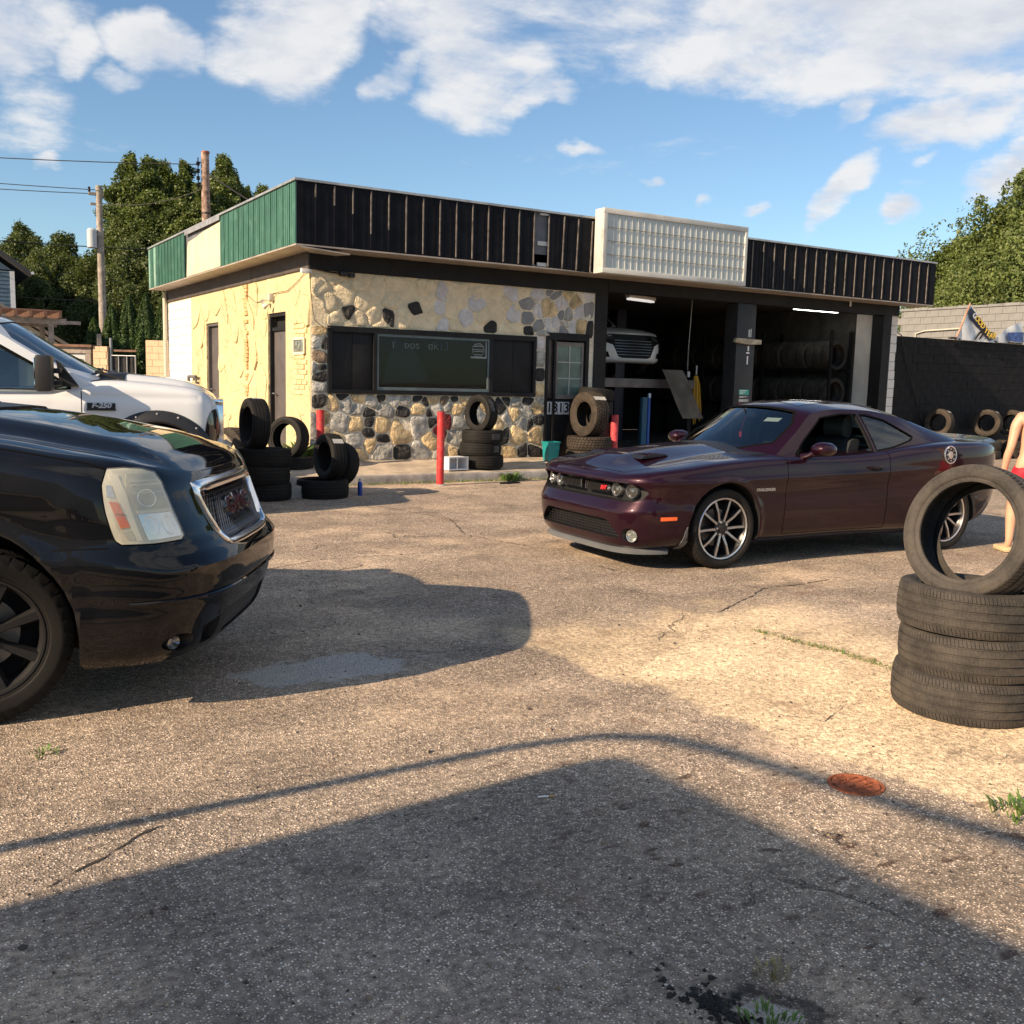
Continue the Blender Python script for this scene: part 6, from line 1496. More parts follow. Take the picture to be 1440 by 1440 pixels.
# ================================================================ white car up on the lift
lc = thing('lifted_car', 'white sedan with black grille raised high on the lift inside the left bay', 'car', (13.52, 18.1, 1.87), radians(-90))
zt = curve([(.9, .78), (.6, .88), (0, .96), (-.7, 1.0), (-3.8, 1.02)]); zb = curve([(.9, .22), (.4, .20), (-3.4, .22), (-3.9, .32)])
lv = [(0, .84, .80, -3.75), (.06, .90, .875, -3.8), (.2, .925, .90, -3.84), (.5, .93, .905, -3.86), (.75, .93, .88, -3.85), (.9, .91, .84, -3.83), (.97, .87, .80, -3.8), (1, .83, .76, -3.77)]
LB = Body(lv, zt, zb, .1, .7, 3.4, 3.4, lambda x, z: 0, curve([(.8, .01), (.3, .05), (-.7, .05), (-3.8, .02)]), lambda x, y, ye: 0, [], 70)
lb = obj('body', LB.build(nl=30, nf=28, nv=10), paint('bright_white_paint', (.82, .83, .84), 0, .4, 1, .02), lc); arch_cut(lb, [(0, .33, .37), (-2.75, .33, .37)], .55, 1.2)
cutpoly(lb, LB, dens([(-.80, .80), (-.78, .66), (-.56, .58), (-.44, .34), (-.34, .31), (.34, .31), (.44, .34), (.56, .58), (.78, .66), (.80, .80), (.5, .815), (-.5, .815)], .08), .07)
for s in (1, -1): cutpoly(lb, LB, [(s*.80, .44), (s*.80, .33), (s*.62, .32), (s*.66, .43)], .05)
resmooth(lb, 30); bvl = bvh_of(lb)
for s in (1, -1):
    skin(smoothpoly([(s*.50, .70), (s*.80, .675), (s*.82, .78), (s*.52, .79)], 1), lambda u, v, l: Vector((LB.fx(u, v)-.015+l, u, v)), .06, .006, 'headlight', mat('dark_lamp', (.06, .065, .07), .1, coat=1), lc)
bm = BM()
for k in range(6): tube(bm, [Vector((LB.fx(-.5+q*.1, .38+.06*k)-.02, -.5+q*.1+0, .38+.06*k)) for q in range(11)], .008, 5)
obj('grille_bars', bm, mat('dim_chrome', (.3, .3, .3), .3, .8), lc)
G = Green([(-.62, .80, .97, -.70, .79, 1.0, -.45, 1.02), (-1.3, .84, .97, -1.25, .64, 1.36, -1.1, 1.42), (-2.0, .85, .98, -2.0, .60, 1.42, -2.0, 1.47), (-2.8, .84, 1.0, -2.75, .62, 1.34, -2.75, 1.40), (-3.4, .80, 1.0, -3.42, .74, 1.04, -3.5, 1.05)])
rf = obj('roof', G.build(40, 8, 10), WHITEC, lc); bgl = bvh_of(rf); solid(rf, .03); WSl = smoothpoly([(-.66, 1.03), (.66, 1.03), (.56, 1.34), (0, 1.39), (-.56, 1.34)], 1)
bm = BM(); prism(bm, WSl, 'x', -1.35, -.2); bool_cut(rf, bm, TRIM); resmooth(rf, 30); cl_ = caster(bgl, 'x', 1); skin(big_(WSl, 1.02), lambda u, v, l: cl_(u, v, l, -.01), .1, 0, 'windshield', GLASSD, lc)
for x in (0, -2.75):
    for s in (1, -1): wheel(lc, (x, s*.78, .32), 'small', .20, .205, 'black', s)
# ================================================================ tyres standing about the lot
def lying(key, x, y, z, label, group, sq=1, tilt=(0, 0), name='tyre', rz=0, strip=None):
    o = loose_tyre(key, label, (x, y, z), (pi/2+tilt[0], tilt[1], rz), group, strip, name); o.scale = (1, sq, 1); return o
def stand(key, x, y, z, rz, label, group, lean=0, strip=None):
    return loose_tyre(key, label, (x, y, z), (lean, 0, rz), group, strip)
g0 = 'worn tyres stacked at the right edge'
lying('worn', 4.60, 3.02, .112, 'bottom tyre of the worn brown grey stack at the right edge', g0, .93, (.012, 0), rz=.3)
lying('worn', 4.62, 3.01, .325, 'middle tyre of the worn brown grey stack at the right edge', g0, .92, (-.015, .01), rz=1.4)
lying('worn', 4.60, 3.02, .537, 'top lying tyre of the worn stack, with another tyre standing in it', g0, .93, (.02, -.012), rz=2.2)
TY['worn_stand'] = finish(tyre_bm(.340, .235, .246, 96, 4, .0065, .10), 'tyre', RUBBERW, 30)
loose_tyre('worn_stand', 'large worn tyre standing upright and leaning back on the right hand stack', (4.52, 2.975, .915), (radians(13), 0, radians(94)), g0)
g1 = 'tyres in the small pile before the corner of the shop'
lying('tall', 4.80, 12.76, .123, 'wide tyre lying flat on the asphalt under the labelled standing tyre', g1, 1, rz=.4)
stand('small', 4.90, 12.75, .545, radians(97), 'black tyre with a white label standing on the flat tyre before the corner', g1, .03, (radians(128), radians(14), -.07, .085, LABELW, .0015))
stand('small', 5.12, 13.02, .42, radians(118), 'black tyre half hidden behind the labelled one before the corner', g1, .22)
g2 = 'tyres in the tower beside the white pickup'
for i, nm in enumerate(('lowest', 'middle', 'uppermost')):
    lying('tall', 4.00+(.02, -.01, .015)[i], 12.80+(.01, -.015, .0)[i], .112+.222*i, nm+' flat tyre in the black tower beside the white pickup', g2, .91, (.01*i, 0), rz=i*1.1)
stand('street', 3.88, 12.77, .985, radians(91), 'ribbed tyre standing on top of the tower beside the white pickup', g2, .02, (radians(84), radians(20), -.06, .06, LABELW, .0012))
g3 = 'tyres along the cream side wall'
lying('street', 5.14, 15.00, .265, 'tyre lying on the walk at the foot of the cream wall', g3, 1)
stand('street', 5.10, 15.05, .655, radians(124), 'tyre leaning on the cream wall with a green bush showing through it', g3, .10)
stand('all_terrain', 4.10, 14.55, .44, radians(112), 'big tyre half hidden behind the nose of the white pickup', g3, .06)
g4 = 'tyres piled under the shop window'
for i, nm in enumerate(('lowest tyre of the pile under the right end of the shop window', 'second tyre up under the shop window, with a printed label', 'third tyre up under the shop window, with a long printed label')):
    lying('tall', 8.25+(.03, -.015, .01)[i], 14.52+(.0, .01, -.01)[i], .285+.207*i, nm, g4, .85, rz=.7*i, strip=None if i == 0 else (radians(52+6*i)+.7*i, radians(30 if i == 2 else 22), -.05, .07, LABELB, .002))
stand('small', 8.22, 14.50, 1.075, radians(104), 'narrow tyre standing on top of the pile under the shop window', g4, .03, (radians(132), radians(40), -.01, .075, LABELB, .0015))
g5 = 'off road tyres beside the shop door'
lying('all_terrain', 10.60, 14.75, .31, 'lower knobbly tyre lying beside the shop door', g5, .82, rz=.2)
lying('all_terrain', 10.62, 14.74, .55, 'upper knobbly tyre lying beside the shop door, under the tall one', g5, .82, rz=1.2)
stand('all_terrain', 10.60, 14.74, 1.065, radians(92), 'tall brown off road tyre with a white band label beside the shop door', g5, .03, (radians(128), radians(12), -.13, .13, LABELW, .002))
lying('street', 11.02, 15.12, 1.42, 'tyre lying on the bay ledge just behind the tall off road tyre', g5, .9, (0, .1))
bm = BM(); cbox(bm, (11.02, 15.12, .75), (.5, .4, 1.08), .01); tag(obj('oil_drum_stand', bm, BLACKP), 'black metal stand in the bay corner carrying a tyre', 'stand')
g6 = 'tyres leaning along the black wall'
for x, y, r_, nm in ((21.45, 15.33, 100, 'brown tyre with a paper tag leaning at the left end of the black wall'), (23.25, 15.25, 103, 'wider brown tyre with a paper tag at the black wall, behind the coupe tail'), (24.35, 15.30, 96, 'last tyre along the black wall, half hidden by the man')):
    for k, w_ in ((0, 'lower flat tyre'), (1, 'upper flat tyre')):
        lying('dusty', x-.05, y-.05, .115+.225*k, w_+' under the '+nm.split(' at ')[0].split(' along ')[0].split(' leaning')[0]+' by the wall', g6, .95)
    stand('dusty', x, y, .885, radians(r_), nm, g6, .10, (radians(120), radians(11), -.08, .08, LABELW, .002))
# racks of tyres inside the right bay, along the white wall
g7 = 'tyres on the rack in the right bay'
rk = thing('tyre_rack', 'dark steel two tier rack along the white wall of the right bay', 'rack', (19.0, 18.6, ZF))
for yy in (-2.2, 0, 2.2, 4.4):
    for xx in (-.30, .36): bm = BM(); box(bm, xx-.03, xx+.03, yy-.03, yy+.03, 0, 2.75); obj('upright', bm, BLACKP, rk)
for zz in (.98, 1.85):
    for xx in (-.22, .22): bm = BM(); box(bm, xx-.025, xx+.025, -2.3, 4.5, zz-.05, zz); obj('shelf_rail', bm, BLACKP, rk)
ORD = 'first second third fourth fifth sixth seventh eighth ninth tenth eleventh twelfth thirteenth fourteenth fifteenth sixteenth seventeenth eighteenth nineteenth twentieth'.split()+['twenty-'+q for q in 'first second third fourth fifth'.split()]
for zz, n_, st, key in ((.98, 24, .265, 'rack'), (1.85, 25, .262, 'rack')):
    R = .35
    for i in range(n_):
        y = 16.55+st*i; o = stand(key, 18.98+.02*((i*7) % 3), y, ZF+zz+R*.93, radians(180), ORD[i]+' tyre from the front in the '+('lower' if zz < 1.2 else 'upper')+' row of the bay rack', g7, .0)
        if i % 3 == 0 and i < 15: loose = 1
        if i < 14 and i % 2 == 0:
            bm = BM(); a = radians(160); box(bm, -R-.004, -R+.002, -.05, .05, .05, .10); obj('paper_label', bm, LABELW, o, rot=(0, radians(28), 0))
# ================================================================ posts, boxes and bits
def post(x, y, z0, z1, r, label, mt, grp='red guard posts'):
    t = thing('bollard', label, 'bollard', (x, y, z0), 0, grp)
    bm = BM(); tube(bm, [(0, 0, -.05), (0, 0, .3), (.002, 0, .6), (0, 0, z1-z0)], r, 20); obj('post', bm, mt, t)
    bm = BM(); lathe(bm, [(z1-z0-.006, r*.96), (z1-z0+.004, r*.9), (z1-z0+.004, r*.72), (z1-z0-.02, r*.70), (z1-z0-.022, 0)], 20, 'z'); obj('cap', bm, mat('dark_red_cap', (.13, .02, .02), .7), t)
    bm = BM(); lathe(bm, [(.0, r*1.9), (.012, r*1.7), (.02, r*1.05)], 18, 'z'); obj('footing', bm, CURB, t); return t
post(7.02, 13.62, 0, 1.13, .058, 'bright red steel post standing before the kerb under the window', REDP)
post(5.64, 15.10, .22, 1.09, .062, 'red post against the shop corner, behind the labelled tyre', REDP)
b3 = post(11.27, 14.86, .12, 1.05, .070, 'faded pink red post at the bay entrance by the tall off road tyre', PINK)
# white basket on the walk
t = thing('crate', 'white plastic crate on its side on the kerb beside the red post', 'crate', (7.66, 14.38, .165), radians(8))
bm = BM()
for a in ((-.18, .18, .10, .115, 0, .21), (-.18, -.168, -.12, .10, 0, .21), (.168, .18, -.12, .10, 0, .21), (-.168, .168, -.12, .10, 0, .012), (-.168, .168, -.12, .10, .198, .21)): box(bm, *a)
obj('shell', bm, WHITE, t)
bm = BM()
for x in (-.10, -.02, .06, .13): box(bm, x-.006, x+.006, .09, .099, .02, .19)
box(bm, -.195, .195, -.135, -.121, -.0, .018); box(bm, -.195, .195, -.135, -.121, .195, .215); box(bm, -.195, -.178, -.135, -.121, .018, .195); box(bm, .178, .195, -.135, -.121, .018, .195); box(bm, -.03, -.012, -.13, -.118, .018, .195); obj('rim', bm, WHITE, t)
t = thing('bin', 'teal plastic bin by the shop door, partly behind the coupe hood', 'bin', (9.95, 14.98, .22))
t.scale = (.74, .74, .80); bm = BM(); vs = box(bm, -.17, .17, -.14, .14, 0, .42)
for v in bm.verts:
    if v.co.z < .1: v.co.x *= .82; v.co.y *= .82
f_ = [f for f in bm.faces if f.normal.z > .9 or all(v.co.z > .4 for v in f.verts)]; bmesh.ops.delete(bm, geom=f_, context='FACES_ONLY'); bmesh.ops.solidify(bm, geom=bm.faces[:], thickness=.006); TEAL = mat('teal_plastic', (.012, .21, .22), .4); obj('tub', bm, TEAL, t)
bm = BM()
for a in ((-.185, .185, -.155, -.143), (-.185, .185, .143, .155), (-.185, -.173, -.143, .143), (.173, .185, -.143, .143)): box(bm, *a, .40, .43)
obj('rim', bm, TEAL, t)
t = thing('spray_can', 'small blue spray can standing on the asphalt by the flat tyre', 'can', (5.34, 12.76, 0))
bm = BM(); lathe(bm, [(0, .030), (.004, .033), (.17, .033), (.185, .028), (.19, .022)], 20, 'z'); obj('can_body', bm, mat('blue_can', (.02, .06, .30), .3, .3), t)
bm = BM(); lathe(bm, [(.19, .024), (.215, .022), (.235, .012), (.236, 0)], 16, 'z'); obj('can_cap', bm, mat('grey_cap', (.4, .4, .42), .4), t)
bm = BM(); box(bm, 4.30, 4.66, 12.66, 12.84, 0, .17, bev=.012); tag(obj('concrete_block', bm, CURB), 'grey concrete block between the two tyre piles', 'block')
mh = thing('cover_plate', 'rusty orange round cast cover sunk in the sunlit asphalt', 'manhole cover', (3.27, 2.59, .0))
mh.scale = (.76, .76, 1)
bm = BM(); lathe(bm, [(.002, .128), (.008, .124), (.008, .106), (.006, .102), (.006, 0)], 48, 'z'); obj('lid', bm, RUST, mh)
bm = BM()
for k in range(8): cbox(bm, (cos(k*pi/4+.2)*.065, sin(k*pi/4+.2)*.065, .0085), (.07, .010, .004), M=None)
obj('lid_pattern', bm, RUST, mh)
bm = BM(); lathe(bm, [(-.004, .150), (.004, .148), (.006, .132), (-.004, .130)], 48, 'z', closed=True); obj('lid_frame', bm, RUST, mh)
t = thing('cigarette', 'white cigarette end lying in the shaded asphalt', 'cigarette', (2.07, 3.08, .006), radians(-20))
bm = BM(); tube(bm, [(-.03, 0, 0), (.012, 0, 0)], .004, 8); obj('paper', bm, WHITE, t); bm = BM(); tube(bm, [(.012, 0, 0), (.034, 0, 0)], .0042, 8); obj('filter', bm, mat('filter_tan', (.5, .3, .12), .8), t)
bm = BM(); tube(bm, [(8.02, 13.50, .012), (8.14, 13.47, .02), (8.26, 13.52, .02), (8.40, 13.50, .012)], [.010, .022, .02, .008], 7); tag(obj('rubber_scrap', bm, RUBBER), 'black scrap of rubber on the ground below the kerb weed', 'scrap')
# weeds and grass
def tuft(x, y, z, n_, h_, sp, label, mt=WEED, seed=1, cat='weed'):
    r = random.Random(seed); bm = BM()
    for _ in range(n_):
        a = r.uniform(0, 6.28); d = sp*r.random()**.7; bx, by = cos(a)*d, sin(a)*d; l_ = h_*r.uniform(.5, 1.1); b = a+r.uniform(-.8, .8); w_ = h_*.07*r.uniform(.6, 1.4)+.0015
        q = [Vector((bx, by, 0)), Vector((bx+cos(b)*l_*.25, by+sin(b)*l_*.25, l_*.6)), Vector((bx+cos(b)*l_*.7, by+sin(b)*l_*.7, l_*.85))]
        n2 = Vector((-sin(b), cos(b), 0))*w_; v = [bm.verts.new(q[0]+n2*.5), bm.verts.new(q[0]-n2*.5), bm.verts.new(q[1]-n2), bm.verts.new(q[1]+n2), bm.verts.new(q[2])]
        bm.faces.new((v[0], v[1], v[2], v[3])); bm.faces.new((v[3], v[2], v[4]))
    return tag(obj('weed', bm, mt, None, (x, y, z), smooth=0), label, cat, 'weeds in the lot')
tuft(8.48, 13.93, 0, 130, .16, .16, 'bushy green weed growing at the kerb below the tyre pile', seed=2)
tuft(.44, 4.44, 0, 34, .03, .06, 'tiny green tuft in the gravel at the left edge', seed=3)
tuft(3.62, 2.08, 0, 120, .06, .13, 'green weed in the asphalt at the right edge', seed=4)
tuft(1.80, 1.63, 0, 60, .035, .08, 'thin grass tuft by the broken asphalt at the bottom edge', seed=5)
tuft(1.98, 1.80, 0, 40, .03, .05, 'dry grass wisp in the broken asphalt near the bottom edge', DRYG, seed=6)
tuft(5.34, 15.18, .2, 170, .42, .16, 'leafy green bush at the foot of the cream wall, seen through a tyre', seed=20, cat='bush')
r = random.Random(5); bm = BM()
for _ in range(1500):
    x = 5.6+r.random()**.8*4.6; y = 14.03-abs(r.gauss(0, .05)); a = r.uniform(0, 6.28); h_ = r.uniform(.015, .06); w_ = .004
    v = [bm.verts.new((x+cos(a)*w_, y+sin(a)*w_, 0)), bm.verts.new((x-cos(a)*w_, y-sin(a)*w_, 0)), bm.verts.new((x+r.uniform(-.03, .03), y+r.uniform(-.03, .03), h_))]; bm.faces.new(v).material_index = r.choice((0, 0, 1))
tag(obj('kerb_grass', bm, [WEED, DRYG], smooth=0), kind='stuff')
bm = BM(); r = random.Random(15)                 # grass along the crack by the tyre stack
CR = [(4.78, 4.70), (4.82, 4.35), (4.88, 4.05), (4.86, 3.75), (4.92, 3.45)]
for _ in range(900):
    q = r.random()*3.999; k = int(q); f = q-k; dn_ = .5+.5*noise.noise(Vector((q*3, 1, 0)))
    if r.random() > dn_+.15: continue
    x = CR[k][0]+(CR[k+1][0]-CR[k][0])*f+r.gauss(0, .022); y = CR[k][1]+(CR[k+1][1]-CR[k][1])*f+r.gauss(0, .02); h_ = r.uniform(.008, .032); a = r.uniform(0, 6.28)
    v = [bm.verts.new((x+cos(a)*.003, y+sin(a)*.003, 0)), bm.verts.new((x-cos(a)*.003, y-sin(a)*.003, 0)), bm.verts.new((x+r.uniform(-.02, .02), y+r.uniform(-.02, .02), h_))]; bm.faces.new(v).material_index = r.choice((0, 0, 1))
tag(obj('crack_grass', bm, [WEED, DRYG], smooth=0), kind='stuff')
# open cracks in the lot: narrow ragged strips of dark fill
def crack(pts, w, seed):
    r = random.Random(seed); bm = BM(); P = []
    for a, b in zip(pts, pts[1:]):
        L_ = sqrt((a[0]-b[0])**2+(a[1]-b[1])**2); k = max(2, int(L_/.018)); P += [(a[0]+(b[0]-a[0])*i/k, a[1]+(b[1]-a[1])*i/k) for i in range(k)]
    rows = []
    for i, (x, y) in enumerate(P):
        q = Vector((x*9, y*9, seed)); x += .022*noise.noise(q); y += .022*noise.noise(q+Vector((7, 3, 1))); ww = w*max(.12, .55+1.1*noise.noise(q*2.3))*min(1, i/4+.2, (len(P)-1-i)/4+.2)
        j = min(i+1, len(P)-1); dx, dy = P[j][0]-P[max(0, i-1)][0], P[j][1]-P[max(0, i-1)][1]; L_ = sqrt(dx*dx+dy*dy) or 1
        rows.append([bm.verts.new((x-dy/L_*ww*r.uniform(.5, 1.3), y+dx/L_*ww*r.uniform(.5, 1.3), .003)), bm.verts.new((x+dy/L_*ww*r.uniform(.5, 1.3), y-dx/L_*ww*r.uniform(.5, 1.3), .003))])
    for A, B in zip(rows, rows[1:]): bm.faces.new((A[0], B[0], B[1], A[1]))
    bmesh.ops.recalc_face_normals(bm, faces=bm.faces[:]); tag(obj('pavement_crack', bm, mat('crack_fill', (.035, .03, .026), .95), smooth=0), kind='structure')
CRACKS = [([(.30, 3.24), (.38, 3.29), (.51, 3.37), (.62, 3.46), (.74, 3.52)], .009), ([(4.93, 5.19), (5.47, 5.46), (5.95, 5.71), (6.32, 5.67), (6.74, 5.74)], .010), ([(3.60, 3.40), (3.72, 3.28), (3.77, 3.19), (4.09, 3.33)], .003),
          ([(2.37, 5.49), (2.46, 5.27), (2.66, 5.12), (3.05, 5.11)], .004), ([(5.2, 8.2), (5.0, 9.1), (5.4, 10.2), (5.1, 11.6)], .010), ([(7.2, 13.0), (8.0, 13.1), (8.8, 13.05), (9.6, 13.15)], .012), ([(2.2, 7.9), (3.1, 8.3), (4.2, 8.25)], .007)]
for i, (pl, w) in enumerate(CRACKS): crack(pl, w, i+1)
# broken asphalt hole at the bottom: crumbs and a pale patch
bm = BM(); r = random.Random(8)
ASPH = mat('broken_asphalt', (.028, .027, .026), .95, var=.5, vscale=20)
for _ in range(230):
    a = r.uniform(0, 6.28); d = abs(r.gauss(0, .07)); x, y = 1.74+cos(a)*d*.6+r.uniform(-.02, .02), 1.76+sin(a)*d*1.5
    s_ = r.choice((.004, .006, .009, .014)); k = [r.uniform(.6, 1.3) for _ in range(3)]; ca, sa = cos(a*3), sin(a*3)
    vs = [bm.verts.new((x+(v.x*k[0]*ca-v.y*k[1]*sa)*s_, y+(v.x*k[0]*sa+v.y*k[1]*ca)*s_, s_*.3+v.z*k[2]*s_*.6)) for v in ico]
    for f in icf: bm.faces.new([vs[i] for i in f])
tag(obj('asphalt_crumbs', bm, ASPH, smooth=0), kind='stuff')
# ================================================================ lift and tools in the left bay
t = thing('lift', 'two post car lift with dark blue columns holding up the white sedan', 'car lift', (13.3, 19.6, ZF))
for s in (-1, 1):
    bm = BM(); box(bm, s*1.55-.14, s*1.55+.14, -.16, .16, 0, 3.15, bev=.01); col_ = obj('column', bm, mat('dark_blue_column', (.012, .016, .045), .45), t)
    bm = BM(); box(bm, s*1.55-.25, s*1.55+.25, -.3, .3, 0, .03); obj('base_plate', bm, BLACKP, col_)
    for yy in (-1.0, .9):
        bm = BM(); tube(bm, [(s*1.42, 0, 1.40), (s*.70, yy, 1.40)], .055, 4); obj('lift_arm', bm, BLACKP, t)
        bm = BM(); tube(bm, [(s*.70, yy, 1.42), (s*.70, yy, 1.60)], .05, 10); obj('lift_pad', bm, RUBBER, t)
bm = BM(); box(bm, 11.6, 14.45, 16.30, 16.42, 1.56, 1.74, bev=.008); tag(obj('crossbeam', bm, mat('dim_grey_beam', (.13, .12, .115), .6, var=.3)), 'grey steel crossbeam under the raised white sedan', 'beam')
for x in (11.75, 14.35):
    bm = BM(); box(bm, x-.05, x+.05, 16.31, 16.41, ZF, 1.558); tag(obj('beam_leg', bm, BLACKP), ('left' if x < 13 else 'right')+' black leg under the grey crossbeam in the left bay', 'leg')
bm = BM(); V, F = grid(bm, lambda u, v: (13.33+.56*u+.36*v, 16.05-.30*v, 1.94-.98*v+.02*sin(v*6)), 6, 8); bmesh.ops.solidify(bm, geom=bm.faces[:], thickness=.02); tag(obj('cardboard_sheet', bm, mat('grey_brown_board', (.20, .18, .15), .8, var=.25)), 'grey brown board leaning on the crossbeam in the left bay', 'board')
t = thing('jack_pole', 'blue jack handle leaning in the left bay', 'pole', (12.95, 15.95, ZF))
bm = BM(); tube(bm, [(0, 0, 0), (.20, .25, 1.10)], .032, 12); obj('pole', bm, mat('blue_pole', (.03, .09, .34), .4), t); bm = BM(); tube(bm, [(.20, .25, 1.10), (.215, .268, 1.19)], .04, 12); obj('pole_tip', bm, GALV, t)
t = thing('hose_bundle', 'bundle of yellow air hoses hanging beside the lift column', 'hoses', (14.66, 16.5, 1.84)); r = random.Random(4)
HOSE = mat('yellow_hose', (.60, .34, .03), .5)
for k in range(9):
    a = r.uniform(-.10, .10); b = r.uniform(-.10, .10); L_ = r.uniform(.75, 1.1)
    bm = BM(); tube(bm, [(a*.2-.03, b*.3, 0), (a*.7-.04, b*.7, -.25), (a-.04, b, -L_*.7), (a*1.1, b, -L_), (a*.9+.035, b*1.1, -L_*.8), (a*.5+.03, b*.6, -.2), (.02, b*.2, .0)], .012, 6); obj('hose', bm, HOSE, t)
bm = BM(); tube(bm, [(0, 0, .02), (0, 0, .22)], .02, 8); obj('hose_hook', bm, GALV, t)
t = thing('drop_cord', 'thin white cord hanging from the bay ceiling above the yellow hoses', 'cord', (14.46, 16.5, 3.55)); bm = BM(); tube(bm, [(0, 0, 0), (-.04, 0, -.9), (-.05, 0, -1.15)], .009, 6); obj('cord', bm, mat('pale_cord', (.5, .5, .48), .6), t)
bm = BM(); tube(bm, [(-.05+.012*sin(k*1.7), .012*cos(k*1.7), -1.15-.0115*k) for k in range(40)], .006, 5); obj('cord_coil', bm, mat('pale_cord', (.5, .5, .48), .6), t); bm = BM(); cbox(bm, (-.02, 0, -1.68), (.05, .05, .12), .01); obj('cord_plug', bm, WHITE, t)
LIT = mat('lit_tube', (.9, .9, .9), .4, emit=((1, .98, .93), 5)); DIM = mat('dim_tube', (.9, .9, .9), .4, emit=((1, .98, .93), .35))
for x0, y0, x1, y1, z, m_, nm in ((17.55, 16.55, 19.02, 16.55, 3.42, LIT, 'lit fluorescent tube under the right bay ceiling'), (12.95, 16.8, 13.85, 17.05, 3.36, DIM, 'dim double tube lamp under the left bay ceiling')):
    t = thing('ceiling_lamp', nm, 'lamp', (x0, y0, z)); dx, dy = x1-x0, y1-y0
    bm = BM(); L_ = sqrt(dx*dx+dy*dy); box(bm, 0, L_, -.06, .06, .05, .11); f_ = obj('fitting', bm, WHITE, t, rot=(0, 0, atan2(dy, dx)))
    for yy in (-.03, .03): bm = BM(); tube(bm, [(.03, yy, .02), (L_-.03, yy, .02)], .019, 8); obj('tube', bm, m_, t, rot=(0, 0, atan2(dy, dx)))
bm = BM(); box(bm, 13.95, 14.13, 17.4, 17.5, ZF, 1.35, bev=.01); tag(obj('parts_cabinet', bm, mat('sky_blue_cabinet', (.10, .25, .38), .5)), 'narrow pale blue cabinet behind the leaning board', 'cabinet')
# ================================================================ the man at the right edge
mn = thing('person', 'shirtless man in bright red shorts seen from behind at the right edge', 'person', (9.66, 5.81, 0), YAW*-1)
def skinned(name, pts, edges, mt, par, sub=2):
    me = bpy.data.meshes.new(name); me.from_pydata([p[0] for p in pts], edges, []); o = bpy.data.objects.new(name, me); COL.objects.link(o)
    m = o.modifiers.new('s', 'SKIN'); m.use_smooth_shade = True
    for v, p in zip(me.skin_vertices[0].data, pts): v.radius = (p[1], p[2] if len(p) > 2 else p[1])
    me.skin_vertices[0].data[0].use_root = True
    o.modifiers.new('u', 'SUBSURF').levels = sub; o.modifiers['u'].render_levels = sub
    bpy.context.view_layer.update(); dg = bpy.context.evaluated_depsgraph_get()
    nm = bpy.data.meshes.new_from_object(o.evaluated_get(dg), depsgraph=dg); o.modifiers.clear(); o.data = nm; bpy.data.meshes.remove(me)
    nm.materials.clear(); nm.materials.append(mt)
    for p in nm.polygons: p.use_smooth = True; p.material_index = 0
    o.parent = par; return o
P_, E_ = [], []
def jn(p, r, par=None, r2_=None):
    P_.append((p, r, r2_ or r)); i = len(P_)-1
    if par is not None: E_.append((par, i))
    return i
pel = jn((0, 0, .92), .150, None, .115); sp1 = jn((0, -.01, 1.05), .138, pel, .100); sp2 = jn((0, -.015, 1.19), .160, sp1, .110); sp3 = jn((0, -.02, 1.33), .165, sp2, .105); nk = jn((0, -.01, 1.455), .062, sp3); nk2 = jn((0, .015, 1.52), .056, nk); hd = jn((0, .03, 1.60), .080, nk2, .092); hd2 = jn((0, .03, 1.70), .070, hd, .082)
jn((0, .125, 1.60), .016, hd); jn((.082, .02, 1.60), .014, hd); jn((-.082, .02, 1.60), .014, hd)
for s in (-1, 1):
    sh_ = jn((s*.165, -.015, 1.375), .068, sp3); de = jn((s*.205, -.015, 1.31), .058, sh_); ua = jn((s*.225, -.02, 1.20), .048, de); el = jn((s*.250, -.03, 1.08), .040, ua); fa = jn((s*.262, .0, .99), .040, el); wr = jn((s*.262, .035, .86), .026, fa, .032)
    pm = jn((s*.258, .05, .80), .020, wr, .036)
    for k, (dy, ln_) in enumerate(((-.030, .070), (-.010, .085), (.012, .088), (.032, .078))):
        a = jn((s*.256, .055+dy, .765), .0105, pm); b = jn((s*.250, .062+dy, .765-ln_*.5), .0095, a); jn((s*.236, .068+dy*.9, .765-ln_*.92), .008, b)
    a = jn((s*.245, .095, .80), .012, pm); jn((s*.232, .108, .755), .0095, a)
    f_ = .16 if s < 0 else -.14
    hp = jn((s*.095, 0, .85), .098, pel); kn = jn((s*.105, f_*.75, .50), .062, hp); cf_ = jn((s*.108, f_*.9-.02, .36), .058, kn); an = jn((s*.11, f_*1.1-.06, .10), .036, cf_); jn((s*.115, f_*1.1-.02, .05), .036, an); ft = jn((s*.12, f_*1.1+.10, .035), .034, len(P_)-1)
SKIN = mat('bare_skin', (.56, .33, .22), .5, var=.08, vscale=8, bump=.08, bscale=60)  # skin tone with slight random variation
skinned('body', P_, E_, SKIN, mn)
sp_ = [((0, 0, .97), .158, .125), ((0, 0, .88), .172, .14)]; se = [(0, 1)]
for s in (-1, 1):
    f_ = .16 if s < 0 else -.14; b = len(sp_); sp_ += [((s*.10, f_*.15, .76), .118, .118), ((s*.112, f_*.5, .60), .112, .112)]; se += [(1, b), (b, b+1)]
RED = mat('red_shorts', (.72, .012, .030), .7, var=.12, vscale=6, bump=.2, bscale=10)
sh_o = skinned('shorts', sp_, se, RED, mn)
bm = BM(); lathe(bm, [(.985, .148), (1.03, .142), (1.03, .136), (.985, .140)], 32, 'z', closed=True)
for v in bm.verts: v.co.y *= .80
obj('waistband', bm, mat('dark_waistband', (.02, .02, .03), .7), sh_o)
bm = BM(); bmesh.ops.create_uvsphere(bm, u_segments=20, v_segments=14, radius=.098)
